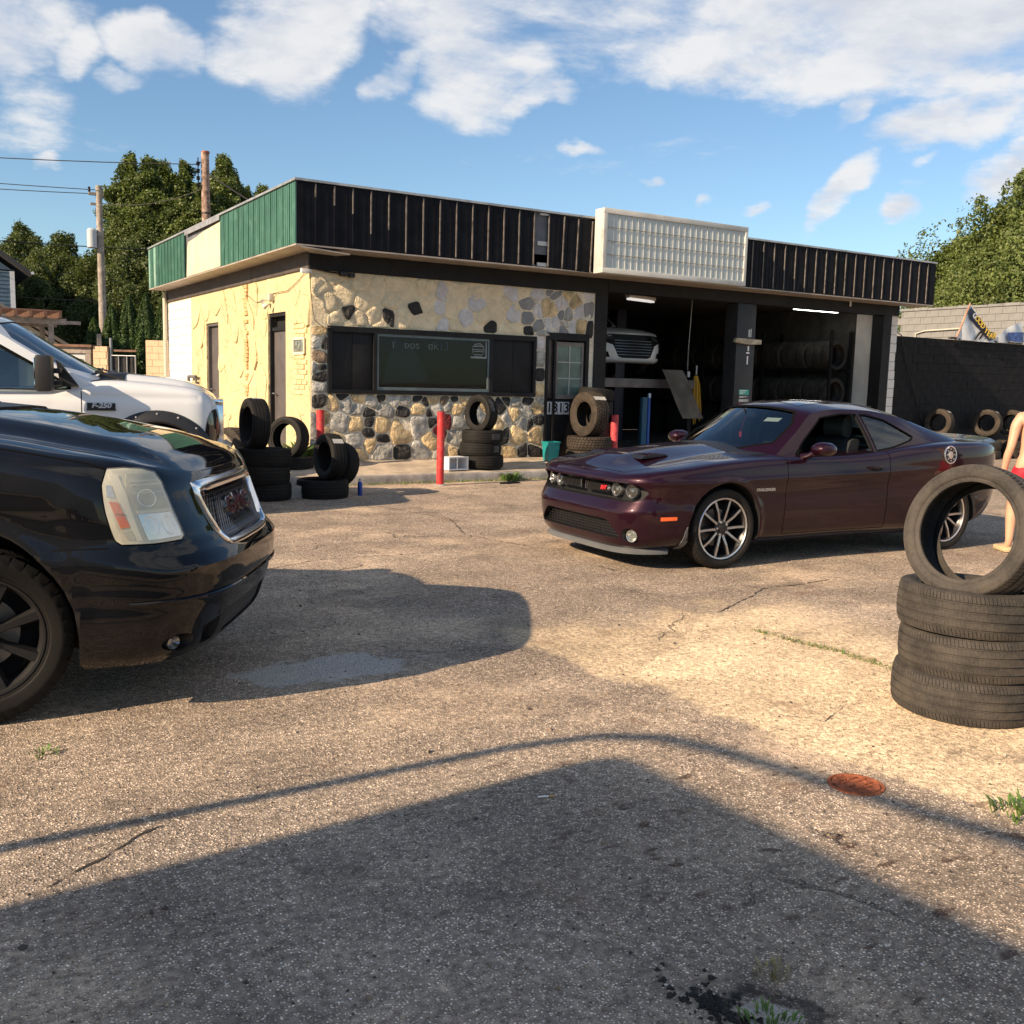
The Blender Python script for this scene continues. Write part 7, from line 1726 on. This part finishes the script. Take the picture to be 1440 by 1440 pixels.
for v in bm.verts: v.co = Vector((v.co.x*.92, v.co.y*1.06+.018, max(v.co.z, -.035-.3*max(0, -v.co.y))*1.02+1.675))
obj('hair', bm, mat('dark_hair', (.02, .014, .010), .6, bump=.6, bscale=120), mn)
for s in (-1, 1):
    f_ = .16 if s < 0 else -.14; bm = BM(); cbox(bm, (s*.118, f_*1.1+.03, .030), (.095, .27, .055), .024); obj('shoe', bm, mat('pale_shoe', (.55, .42, .25), .6), mn)
# ================================================================ right side: walls, banner
bw = thing('block_wall', 'black painted concrete block wall right of the shop', 'wall', (20.0, 15.7, 0))
bm = BM(); box(bm, 19.76-20, 31-20, .014, .2, 0, 2.92); obj('wall_core', bm, mat('black_mortar', (.010, .010, .011), .8), bw)
BBL = mat('black_painted_block', (.009, .0095, .011), .75, var=.35, vscale=3, bump=.5, bscale=16, dirt=(.025, .024, .023), dscale=4, damt=.35, spec=.25); rng = random.Random(2); blk = []
for v in range(3):
    bm = BM(); box(bm, .004, .396, .0+.003*v, .02, .004, .196, bev=.005); blk.append(finish(bm, 'block', BBL, 0))
for r in range(3, 14):
    x = -.24+(.2 if r % 2 else 0)
    while x < 5.9: link('block', rng.choice(blk), bw, (x, 0, .12+r*.2)); x += .4
bm = BM(); tube(bm, [(-.2, -.02, 3.12), (.25, -.03, 2.93), (.45, -.03, 2.4), (1.05, -.03, 1.3), (1.25, -.03, .9)], .012, 6); obj('slack_cable', bm, WIRE, bw)
gb = thing('neighbour_building', 'plain grey block building behind the black wall', 'building', (26, 12, 0))
GB_ = mat('grey_block', (.22, .22, .215), .85, var=.12, vscale=2, bump=.4, bscale=14, dirt=(.13, .125, .12), damt=.5)
bm = BM(); box(bm, .02, 12, 3.9, 8.2, 0, 4.02); obj('wall', bm, mat('grey_mortar', (.17, .17, .165), .9), gb)
bm = BM(); box(bm, 0.004, .03, .004, .396, .004, .196, bev=.004); me = finish(bm, 'block', GB_, 0)
for r in range(6, 20):
    y = 3.9+(.2 if r % 2 else 0)
    while y < 8.0: link('block', me, gb, (0, y, .02+r*.2)); y += .4
bm = BM()
for i in range(9): box(bm, -.03, .3, 3.9+i*.48, 4.37+i*.48, 4.025, 4.085+.02*((i*5) % 3)/2)
obj('coping', bm, GB_, gb, smooth=0); bm = BM(); tube(bm, [(-.04, 7.6, 3.0), (-.04, 7.6, 3.35), (-.04, 7.3, 3.42), (-.04, 5.9, 3.46)], .025, 8); obj('conduit', bm, mat('cream_pipe', (.5, .46, .38), .5), gb)
bn = thing('banner', 'sagging white and blue tyre banner with yellow letters above the black wall', 'banner', (22.27, 15.62, 2.93))
# cloth is given as (x, z) on the leaning frame, with folds
def cloth(pts, mt, dy, name, par, fold=.03):
    bm = fillpoly(pts, .09)
    for v in bm.verts: x, z = v.co.x, v.co.y; v.co = Vector((x, dy+fold*sin(x*9+z*6)+.5*fold*noise.noise(Vector((x*5, z*5, 0))), z))
    return obj(name, bm, mt, par, smooth=60)
BWH = mat('banner_white', (.62, .66, .70), .5, var=.08); NAVY = mat('banner_navy', (.016, .026, .065), .5, var=.2); YEL = mat('banner_yellow', (.85, .58, .06), .5)
cloth([(0, 0), (.43, .86), (1.60, -.02), (1.2, -.02)], BWH, 0, 'banner_cloth', bn)
cloth([(.36, .66), (.45, .80), (1.13, .30), (1.52, .22), (1.55, .08), (1.22, -.00), (.80, .30), (.46, .50)], NAVY, -.03, 'banner_stripe', bn)
cloth([(1.3, -.02), (1.55, .12), (2.3, .48), (2.75, .55), (2.75, .02)], BWH, .02, 'banner_fold', bn); cloth([(2.02, .05), (2.05, .26), (2.75, .30), (2.75, .04)], mat('banner_blue', (.05, .10, .30), .5, var=.5, vscale=9), -.03, 'banner_print', bn)
cloth([(.66, .02), (.88, .26), (.98, .28), (1.02, .20), (.92, .04), (.84, .02), (.94, .17), (.90, .19), (.74, .02)], mat('banner_black', (.012, .012, .014), .5), -.035, 'banner_print', bn)
for i, (c_, x, z, rr) in enumerate((('G', .52, .60, -34), ('O', .63, .53, -33), ('O', .755, .45, -32), ('D', .88, .37, -31), ('Y', 1.03, .26, -26), ('E', 1.14, .19, -18), ('A', 1.26, .14, -5), ('R', 1.40, .14, 12))):
    o = link('banner_letter', text_mesh(c_, .20, YEL if i else BWH, .002, .006, .2), bn, (x, -.075, z)); o.rotation_euler = (Matrix.Rotation(radians(90), 3, 'X') @ Matrix.Rotation(radians(rr), 3, 'Z')).to_euler()
bm = BM(); tube(bm, [(-.02, .02, -.02), (.44, .02, .89)], .022, 8); obj('banner_pole', bm, WOODR, bn); bm = BM(); box(bm, -.28, -.02, -.02, .05, .0, .05); box(bm, .1, 2.8, .03, .06, -.01, .03); obj('banner_batten', bm, mat('dark_batten', (.05, .045, .04), .7), bn)
# ================================================================ left side beyond the shop
def siding(x0, x1, z0, z1, h, y, mt, par, name, ax='x'):
    bm = BM(); z = z0
    while z < z1-.01:
        if ax == 'x': prism(bm, [(y, z), (y-.022, z), (y-.006, min(z1, z+h)), (y, min(z1, z+h))], 'x', x0, x1)
        z += h
    return obj(name, bm, mt, par, smooth=0)
bh = thing('house', 'blue grey clapboard house at the far left edge', 'house', (3.85, 43.0, 0))
BL = mat('blue_clapboard', (.085, .135, .19), .7, var=.1)
bm = BM(); box(bm, -8, 0, 0, 9, 0, 5.35); obj('wall', bm, BL, bh)
siding(-8, -.12, 0, 5.3, .15, -.0, BL, bh, 'clapboard')['kind'] = 'stuff'
bm = BM(); box(bm, -.14, .02, -.035, .0, 0, 5.3); obj('corner_board', bm, WHITE, bh)
bm = BM(); prism(bm, [(.55, 5.15), (.55, 5.32), (-4, 8.5), (-8.6, 5.3), (-8.6, 5.12), (-4, 8.3)], 'y', -.45, 9.4); obj('roof', bm, mat('dark_shingle', (.05, .05, .055), .9, bump=.4), bh)
bm = BM(); prism(bm, [(0, 5.3), (-4, 8.1), (-8, 5.3)], 'y', .0, .1); obj('gable', bm, BL, bh)
bm = BM(); tube(bm, [(.6, -.5, 5.25), (.6, 9.3, 5.25)], .06, 6); obj('gutter', bm, WHITE, bh)
pg = thing('pergola', 'brown timber pergola behind the white pickup', 'pergola', (3.9, 33.2, 0))
BRW = mat('brown_timber', (.17, .095, .065), .8, var=.3, vscale=4)
for z, nm in ((2.98, 'beam'),):
    for yy in (0, 2.2): bm = BM(); box(bm, -3.2, .45, yy-.05, yy+.05, z, z+.18); obj('beam', bm, WOODG, pg)
bm = BM(); box(bm, -.10, .85, -.06, .06, 3.0, 3.1); obj('beam_tail', bm, WOODG, pg)
for k in range(9): bm = BM(); box(bm, .25-k*.40-.04, .25-k*.40+.04, -.35, 2.6, 3.165, 3.34); obj('rafter', bm, BRW, pg)
for k in range(16): bm = BM(); box(bm, -3.1, .30, -.33+k*.19, -.25+k*.19, 3.345, 3.385); obj('slat', bm, BRW, pg)
for x, y in ((.02, 0), (-3, 0), (.02, 2.2), (-3, 2.2)): bm = BM(); box(bm, x-.07, x+.07, y-.07, y+.07, 0, 2.98); obj('post', bm, WOODG, pg)
bm = BM(); tube(bm, [(-1.0, 0, 2.98), (.0, 0, 2.3)], .06, 4); obj('brace', bm, BRW, pg)
ga = thing('garage', 'small white gabled garage behind the pergola', 'garage', (4.6, 36.5, 0))
bm = BM(); prism(bm, [(0, 0), (0, 2.45), (-2.1, 3.75), (-4.2, 2.45), (-4.2, 0)], 'y', 0, 5); obj('wall', bm, mat('white_siding', (.62, .64, .60), .7, var=.08), ga)
bm = BM(); prism(bm, [(.35, 2.30), (.35, 2.40), (-2.1, 3.92), (-4.55, 2.40), (-4.55, 2.30), (-2.1, 3.80)], 'y', -.3, 5.3); obj('roof', bm, mat('grey_shingle', (.20, .185, .17), .9, bump=.4), ga)
bm = BM(); box(bm, -2.1, -1.3, -.03, 0, .9, 2.2); obj('window', bm, mat('far_window', (.08, .10, .12), .1), ga)
sd = thing('shed', 'low board sided shed with a dark door frame left of the tan fence', 'shed', (4.95, 32.6, 0), radians(-30))
bm = BM(); box(bm, -1.3, -.16, 0, 2, 0, 2.12); obj('wall', bm, WHITEB, sd)
for k in range(10): bm = BM(); box(bm, -1.3, -.18, -.03, -.002, .1+k*.2, .29+k*.2, bev=.006); obj('board', bm, mat('pale_board', (.52, .53, .52), .7, var=.1), sd)
bm = BM(); box(bm, -.16, -.02, -.05, .1, 0, 2.3); box(bm, -1.35, .0, -.06, .1, 2.14, 2.32); obj('frame', bm, WOODG, sd); bm = BM(); box(bm, -1.4, .05, -.15, 2.1, 2.325, 2.40); obj('roof', bm, BRW, sd)
TAN = mat('tan_painted_block', (.62, .45, .29), .85, var=.08, bump=.3, bscale=10, dirt=(.5, .36, .24), damt=.4)
def tanwall(x0, x1, y, h, label):
    t = thing('fence_wall', label, 'wall', (x0, y, 0), radians(-34)); x1 = x0+(x1-x0)*.9; bm = BM(); box(bm, 0, x1-x0, .015, .2, 0, h); obj('wall_core', bm, mat('tan_mortar', (.52, .38, .25), .9), t)
    z = .2*int(1.2/.2); 
    while z < h-.05:
        x = -(.2 if int(z/.2+.5) % 2 else 0)
        while x < x1-x0-.02:
            a, b = max(0, x), min(x1-x0, x+.4)
            if b-a > .05: bm = BM(); box(bm, a+.004, b-.004, 0, .02, z+.004, min(h, z+.2)-.004, bev=.004); obj('block', bm, TAN, t, smooth=0)
            x += .4
        z += .2
    return t
tanwall(4.97, 5.46, 32.5, 2.36, 'short tan block wall left of the black mesh gate'); tanwall(6.33, 7.3, 31.7, 2.58, 'taller tan block wall between the gate and the shop')
gt = thing('gate', 'black mesh sheeted yard gate between two tan walls', 'gate', (5.44, 32.35, 0), radians(-34)); gt.scale = (.92, 1, 1)
for k in range(3):
    x0 = .02+k*.28; bm = BM(); grid(bm, lambda u, v: (x0+.27*u, .02*sin(u*9+v*4+k), .3+1.78*v), 5, 10); bmesh.ops.solidify(bm, geom=bm.faces[:], thickness=.008); obj('mesh_sheet', bm, mat('black_mesh_sheet', (.040, .040, .044), .45, var=.4, vscale=6, bump=.3, bscale=8), gt)
bm = BM()
for k in range(4): tube(bm, [(.005+k*.28, -.03, .2), (.005+k*.28, -.03, 2.12)], .020, 8)
tube(bm, [(0, -.03, 2.10), (.86, -.03, 2.10)], .02, 8); obj('gate_frame', bm, GALV, gt); bm = BM(); tube(bm, [(.02, 0, 0), (.02, 0, 2.62)], .045, 10); obj('gate_post', bm, GALV, gt); bm = BM(); box(bm, .05, .86, .0, .06, 2.22, 2.28); obj('top_rail', bm, BRW, gt)
bm = BM(); box(bm, 5.18, 5.30, 33.0, 33.12, 0, 2.75); tag(obj('fence_post', bm, WOODG), 'weathered square post standing behind the tan wall', 'post')
# ================================================================ poles and wires
def pole(x, y, h, r, mt, label, extra=None):
    t = thing('utility_pole', label, 'utility pole', (x, y, 0)); bm = BM(); tube(bm, [(0, 0, 0), (.0, 0, h*.5), (-.02, 0, h)], [r*1.15, r*1.05, r*.85], 14); obj('pole', bm, mt, t); return t
p1 = pole(6.38, 39.3, 8.2, .125, WOODG, 'grey wooden utility pole with a grey transformer, left of the tall trees')
bm = BM(); lathe(bm, [(0, .15), (.02, .17), (.62, .17), (.68, .12), (.70, 0)], 18, 'z'); obj('transformer', bm, mat('transformer_grey', (.45, .48, .50), .4), p1, (-.30, -.05, 6.0)); bm = BM(); cbox(bm, (-.12, 0, 7.9), (.5, .1, .1)); cbox(bm, (-.15, -.05, 6.5), (.2, .06, .08)); cbox(bm, (-.12, 0, 7.55), (.4, .08, .08)); obj('crossarm', bm, WOODG, p1)
bm = BM()
for x in (-.34, .08): lathe(bm, [(7.95, .03), (8.0, .05), (8.05, .03), (8.10, .05), (8.14, .02)], 10, 'z', M=Matrix.Translation((x, 0, 0)))
obj('insulator', bm, TRIM, p1)
p2 = pole(9.28, 35.9, 9.15, .155, mat('rust_stained_pole', (.25, .16, .12), .85, var=.5, vscale=7, bump=.8, bscale=20, dirt=(.46, .40, .35), dscale=6, damt=.85), 'rust brown stained utility pole rising behind the shop roof')
bm = BM(); lathe(bm, [(9.10, .125), (9.14, .14), (9.19, .13), (9.20, 0)], 14, 'z'); obj('pole_cap', bm, RUST, p2)
for k in range(4): bm = BM(); lathe(bm, [(-.07, .02), (-.05, .075), (-.02, .04), (0, .08), (.03, .04), (.05, .075), (.07, .02)], 12, 'z'); obj('insulator', bm, TRIM, p2, (-.26, 0, 8.75-.24*k))
bm = BM(); tube(bm, [(-.26, 0, 8.95), (-.26, 0, 7.9)], .02, 6); tube(bm, [(-.26, 0, 8.8), (0, 0, 8.8)], .02, 6); tube(bm, [(-.26, 0, 8.1), (0, 0, 8.1)], .02, 6); obj('bracket', bm, TRIM, p2)
for k, z in enumerate((7.1, 6.6)): bm = BM(); lathe(bm, [(z, .165), (z+.04, .165), (z+.04, .14), (z, .14)], 14, 'z', closed=True); obj('pole_band', bm, TRIM, p2)
def wire(a, b, sag, r, label):
    a, b = Vector(a), Vector(b); bm = BM(); tube(bm, [a.lerp(b, i/24)-Vector((0, 0, sag*4*(i/24)*(1-i/24))) for i in range(25)], r, 5); tag(obj('power_line', bm, WIRE), label, 'wire', 'overhead lines')
wire((-24, 60, 13.0), (9.0, 35.9, 8.72), 1.0, .017, 'topmost overhead line ending at the rust brown pole')
wire((-20, 48, 9.9), (6.3, 39.3, 8.05), .5, .014, 'upper thin line running to the grey pole'); wire((-20, 47.6, 9.6), (6.1, 39.3, 7.9), .6, .014, 'second thin line running to the grey pole')
wire((-14, 41, 6.7), (16, 49, 7.6),   .55, .022, 'thick lower line crossing behind the grey pole'); wire((6.4, 39.3, 7.6), (9.2, 35.9, 7.95), .25, .015, 'short line between the grey pole and the brown pole')
wire((9.3, 35.9, 8.5), (11.3, 25.0, 4.6), .25, .022, 'guy line from the brown pole down to the shop roof')
wire((-12, 40, 4.6), (14, 47, 4.8), .3, .02, 'lowest line across the dark trees')
# ================================================================ trees
import numpy as np
def leafmat(name, col, col2):
    m = bpy.data.materials.new(name); m.use_nodes = True; n = NT(m.node_tree); n.n.clear()
    g = n.add('ShaderNodeNewGeometry'); pos = g.outputs['Position']; rnd = g.outputs['Random Per Island']
    c = n.mix(rnd, col, col2); c = n.mix(n.math('MULTIPLY', n.smooth(n.noise(pos, .9, 3, .5), .45, .7), .5), c, tuple(x*1.5 for x in col2))
    d = n.add('ShaderNodeBsdfPrincipled', i_Base_Color=c, i_Roughness=.55); tr = n.add('ShaderNodeBsdfTranslucent', i_Color=n.mix(.5, c, (.16, .22, .02)))
    mx = n.add('ShaderNodeMixShader', i_0=.28); n.l.new(d.outputs[0], mx.inputs[1]); n.l.new(tr.outputs[0], mx.inputs[2]); o = n.add('ShaderNodeOutputMaterial'); n.l.new(mx.outputs[0], o.inputs[0]); return m
LEAF = leafmat('broad_leaf', (.046, .076, .018), (.135, .172, .040)); LEAF2 = leafmat('dark_leaf', (.038, .060, .017), (.108, .138, .036)); LEAF3 = leafmat('bright_leaf', (.060, .090, .020), (.145, .185, .045)); CONE = leafmat('cedar_leaf', (.030, .066, .018), (.065, .115, .030))
BARK = mat('bark', (.09, .07, .055), .9, var=.3, vscale=6, bump=.8, bscale=20)
def leaves(C, N, size, rs, flat=.0):
    """C centres, N outward normals -> little bent leaf quads"""
    k = len(C); T = rs.normal(size=(k, 3)); Z = N*.7+rs.normal(size=(k, 3))*.65; Z /= np.linalg.norm(Z, axis=1)[:, None]
    U = np.cross(Z, T); U /= np.linalg.norm(U, axis=1)[:, None]; V = np.cross(Z, U); s = (size*rs.uniform(.6, 1.35, k))[:, None]
    q = np.stack([C-U*s, C-V*s*.55+Z*s*.12, C+U*s-Z*s*.15, C+V*s*.55+Z*s*.12], 1).reshape(-1, 3)
    return q
def quadmesh(name, q, mt):
    me = bpy.data.meshes.new(name); n_ = len(q)//4; me.vertices.add(len(q)); me.vertices.foreach_set('co', q.astype(np.float32).ravel()); me.loops.add(len(q)); me.loops.foreach_set('vertex_index', np.arange(len(q), dtype=np.int32)); me.polygons.add(n_); me.polygons.foreach_set('loop_start', np.arange(0, len(q), 4, dtype=np.int32)); me.update(calc_edges=True); me.materials.append(mt); return me
def tree_data(seed, h, rx, z0, nclump, nleaf, size, mt, shape=1.0, crad=(.45, .95)):
    rs = np.random.RandomState(seed); rr = random.Random(seed); bm = BM(); tips = []
    tube(bm, [(0, 0, -.2), (.05, 0, h*.2), (.0, .06, h*.45), (.05, 0, h*.75)], [h*.026, h*.02, h*.014, h*.005], 9)
    cl = []
    for i in range(nclump):
        u = rr.random(); z = z0+(h-z0)*u; prof = max(.12, (sin(pi*min(1, (.12+.88*u)**.85)))**.75)*shape; a = rr.uniform(0, 6.283); d = rx*prof*(.35+.65*rr.random()**.5)
        d *= 1+.28*noise.noise(Vector((cos(a)*2, sin(a)*2, z*.5+seed)))
        c = Vector((cos(a)*d, sin(a)*d, z)); cl.append((c, rr.uniform(*crad)*(1.0-.35*u)))
        if i % 6 == 0:
            b = Vector((0, 0, z0*.7+(z-z0)*.55)); tube(bm, [b, b.lerp(c, .5)+Vector((0, 0, -.1)), c], [.055, .035, .012], 5, cap=False)
    # leaves fill the crown volume where a random field is high: ragged outline, gaps, clumps of every size
    def field(p):
        f = 0
        for fr, am in ((1.1, .5), (2.4, .45), (5.2, .35)):
            for _ in range(7):
                k = rs.normal(size=3)*fr; f = f+am/2.6*np.sin(p@k+rs.uniform(0, 6.28))
        return f
    M = nleaf*6; u = rs.uniform(size=M)**.9; a = rs.uniform(0, 6.283, M); rn = rs.uniform(.25, 1.28, M)**.7
    z = z0+(h-z0)*(u*1.04); prof = np.sqrt(np.maximum(.03, 1-((u-.42)/.61)**2))*shape*(1+.22*np.sin(a*3+seed)+.12*np.sin(a*5+u*6))
    p = np.stack([np.cos(a)*rx*prof*rn, np.sin(a)*rx*prof*rn, z+rs.normal(size=M)*.12+.8*np.sin(a*2+seed)*u], 1)
    keep = 1.35*field(p)+.66 > rn**2.8+rs.uniform(-.2, .2, M); C = p[keep][:nleaf]
    N = np.stack([C[:, 0]/rx, C[:, 1]/rx, (C[:, 2]-(z0+h)*.45)/(h-z0)*1.6+.25], 1); N /= np.linalg.norm(N, axis=1)[:, None]
    return finish(bm, 'trunk', BARK, 40), quadmesh('crown', leaves(C, N, size, rs), mt)
def plant(data, x, y, rz, sc, label, grp, name='tree', cat='tree'):
    t = thing(name, label, cat, (x, y, 0), rz, grp); t.scale = sc if hasattr(sc, '__len__') else (sc, sc, sc); link('trunk', data[0], t); link('crown', data[1], t); return t
T1 = tree_data(1, 11.6, 2.25, 1.2, 300, 90000, .074, LEAF, 1.0, (.35, .85)); T2 = tree_data(5, 8.6, 3.3, .6, 260, 80000, .074, LEAF2, 1.1, (.4, .9)); T3 = tree_data(9, 10.0, 4.6, 1.6, 330, 125000, .078, LEAF3, 1.1, (.4, .95))
gl = 'tall trees behind the shop'
plant(T1, 10.2, 51.8, .3, (1.0, 1.0, .93), 'tall green tree just right of the grey utility pole', gl); plant(T1, 12.3, 53.4, 2.1, (1.05, 1.05, .95), 'tallest green tree, left of the rust brown pole', gl); plant(T1, 14.2, 51.2, 4.0, (1.0, 1.0, .95), 'tall green tree just right of the rust brown pole', gl); plant(T1, 16.4, 54.0, 5.1, (.85, .85, .90), 'lower shouldered tree rising behind the green fascia', gl)
plant(T1, 11.2, 50.6, 2.9, (1.0, 1.0, .86), 'green tree between the two tallest ones behind the shop', gl); plant(T1, 13.2, 49.6, 3.3, (1.0, 1.0, .82), 'green tree filling below the tallest crown at the brown pole', gl); plant(T1, 15.3, 52.4, 1.5, (.9, .9, .86), 'green tree falling away to the right behind the fascia', gl)
plant(T2, 11.3, 49.5, 1.0, (1.1, 1.1, .95), 'dense darker tree filling the gap between pole and shop roof', gl)
g_ = 'dark trees at the left'
for i, (x, y, s, nm) in enumerate(((5.6, 58.5, .92, 'broad dark tree beside the roof of the blue house'), (8.1, 55.0, .86, 'rounded dark tree just left of the grey pole'), (2.6, 60.0, .94, 'dark tree partly hidden by the blue house'), (8.4, 48.6, .74, 'lower dark tree at the foot of the grey pole'), (6.0, 50.5, .70, 'low dark tree above the garage roof'), (10.4, 46.8, .72, 'low dark tree behind the cedars'))):
    plant(T2, x, y, i*1.3, s, nm, g_)
gr_ = 'trees beyond the black wall'
for i, (x, y, s, nm) in enumerate(((40.4, 24.0, .96, 'large bright tree at the right edge above the grey building'), (38.9, 26.3, .74, 'bright tree nearest the end of the black fascia'), (42.0, 21.2, .93, 'bright tree running out of the right edge'), (44.0, 26.8, .90, 'bright tree behind the others on the right'))):
    plant(T3, x, y, i*1.9, s, nm, gr_)
def cedar(seed, h, r):
    rs = np.random.RandomState(seed); k = 17000; u = rs.uniform(size=k)**.8; a = rs.uniform(0, 6.283, k); rad = r*(np.minimum(1, (1-u)*2.2)**.75)*(1+.16*np.sin(a*5+u*9)+.1*np.sin(a*11))*(.82+.25*rs.uniform(size=k)); C = np.stack([np.cos(a)*rad, np.sin(a)*rad, .1+u*h*1.0], 1); N = np.stack([np.cos(a), np.sin(a), np.full(k, .9)], 1); bm = BM(); tube(bm, [(0, 0, -.1), (0, 0, h*.9)], [.07, .015], 7)
    return finish(bm, 'trunk', BARK, 40), quadmesh('crown', leaves(C, N, .034, rs), CONE)
CD = cedar(3, 4.0, .43)
for i, (x, y, s, nm) in enumerate(((5.25, 34.0, .80, 'shorter dark cedar next to the grey pole'), (5.75, 33.8, .90, 'second cedar from the grey pole'), (6.25, 33.7, .98, 'tall cedar above the mesh gate'), (6.72, 33.5, 1.0, 'tallest cedar above the mesh gate'), (7.2, 33.3, .96, 'cedar just left of the cream downpipe'), (7.7, 33.4, .9, 'cedar touching the shop corner'))):
    plant(CD, x, y, i*1.1, (1, 1, s), nm, 'columnar cedars behind the yard gate', 'cedar', 'cedar')
# distant wood that closes the view behind everything else
rs = np.random.RandomState(77); C = []; N = []
for k in range(150):
    a = radians(90)-radians(-42+k*.80); d = rs.uniform(95, 120); c = np.array([cos(a)*d, sin(a)*d, rs.uniform(1.0, 4.2)]); v = rs.normal(size=(260, 3)); v /= np.linalg.norm(v, axis=1)[:, None]; C.append(c+v*np.array([3.4, 3.4, 2.6])*rs.uniform(.5, 1, (260, 1))); N.append(v)
tag(link('distant_wood', quadmesh('distant_wood', leaves(np.concatenate(C), np.concatenate(N), .42, rs), LEAF2)), kind='stuff')
# ================================================================ outside the frame, left of the camera: a box and pipe added and shaped to cast the foreground shadow
tr = thing('shadow_blocker', 'tall white box trailer with a pipe hoop, added unseen to cast the foreground shadow', 'blocker', (-4.27, -2.58, 0), radians(3.5))
bm = BM(); a = []
yy0, yy1, zz0, zz1, rr = -5.0, 5.12, .55, 3.20, .14
pr = [(yy0, zz0), (yy1, zz0)]+[(yy1-rr+rr*cos(q*pi/12), zz1-rr+rr*sin(q*pi/12)) for q in range(7)]+[(yy0+rr-rr*sin(q*pi/12), zz1-rr+rr*cos(q*pi/12)) for q in range(7)]
prism(bm, pr, 'x', -1.3, .98); obj('box', bm, mat('blocker_white', (.7, .7, .68), .4), tr, smooth=30)
bm = BM(); pt_ = [(.99, 6.1, 0), (.99, 5.66, 1.95), (.99, 5.42, 3.0), (.99, 5.30, 3.22), (.99, 5.12, 3.34), (.99, 4.85, 3.40), (.99, 4.5, 3.44), (.99, 3.5, 3.55), (.99, -4.9, 3.9)]; tube(bm, pt_, .036, 10); obj('blocker_hoop', bm, GALV, tr)
for y in (-.6, .5):
    for x, s in ((.85, -90), (-1.15, 90)):
        w_ = wheel(tr, (x, y, .335), "street", .225, .225, "black", 1); w_.rotation_euler = (0, 0, radians(s))
bm = BM(); box(bm, -1.2, .9, -4.9, 5.0, .45, .55); obj('blocker_base', bm, TRIM, tr)
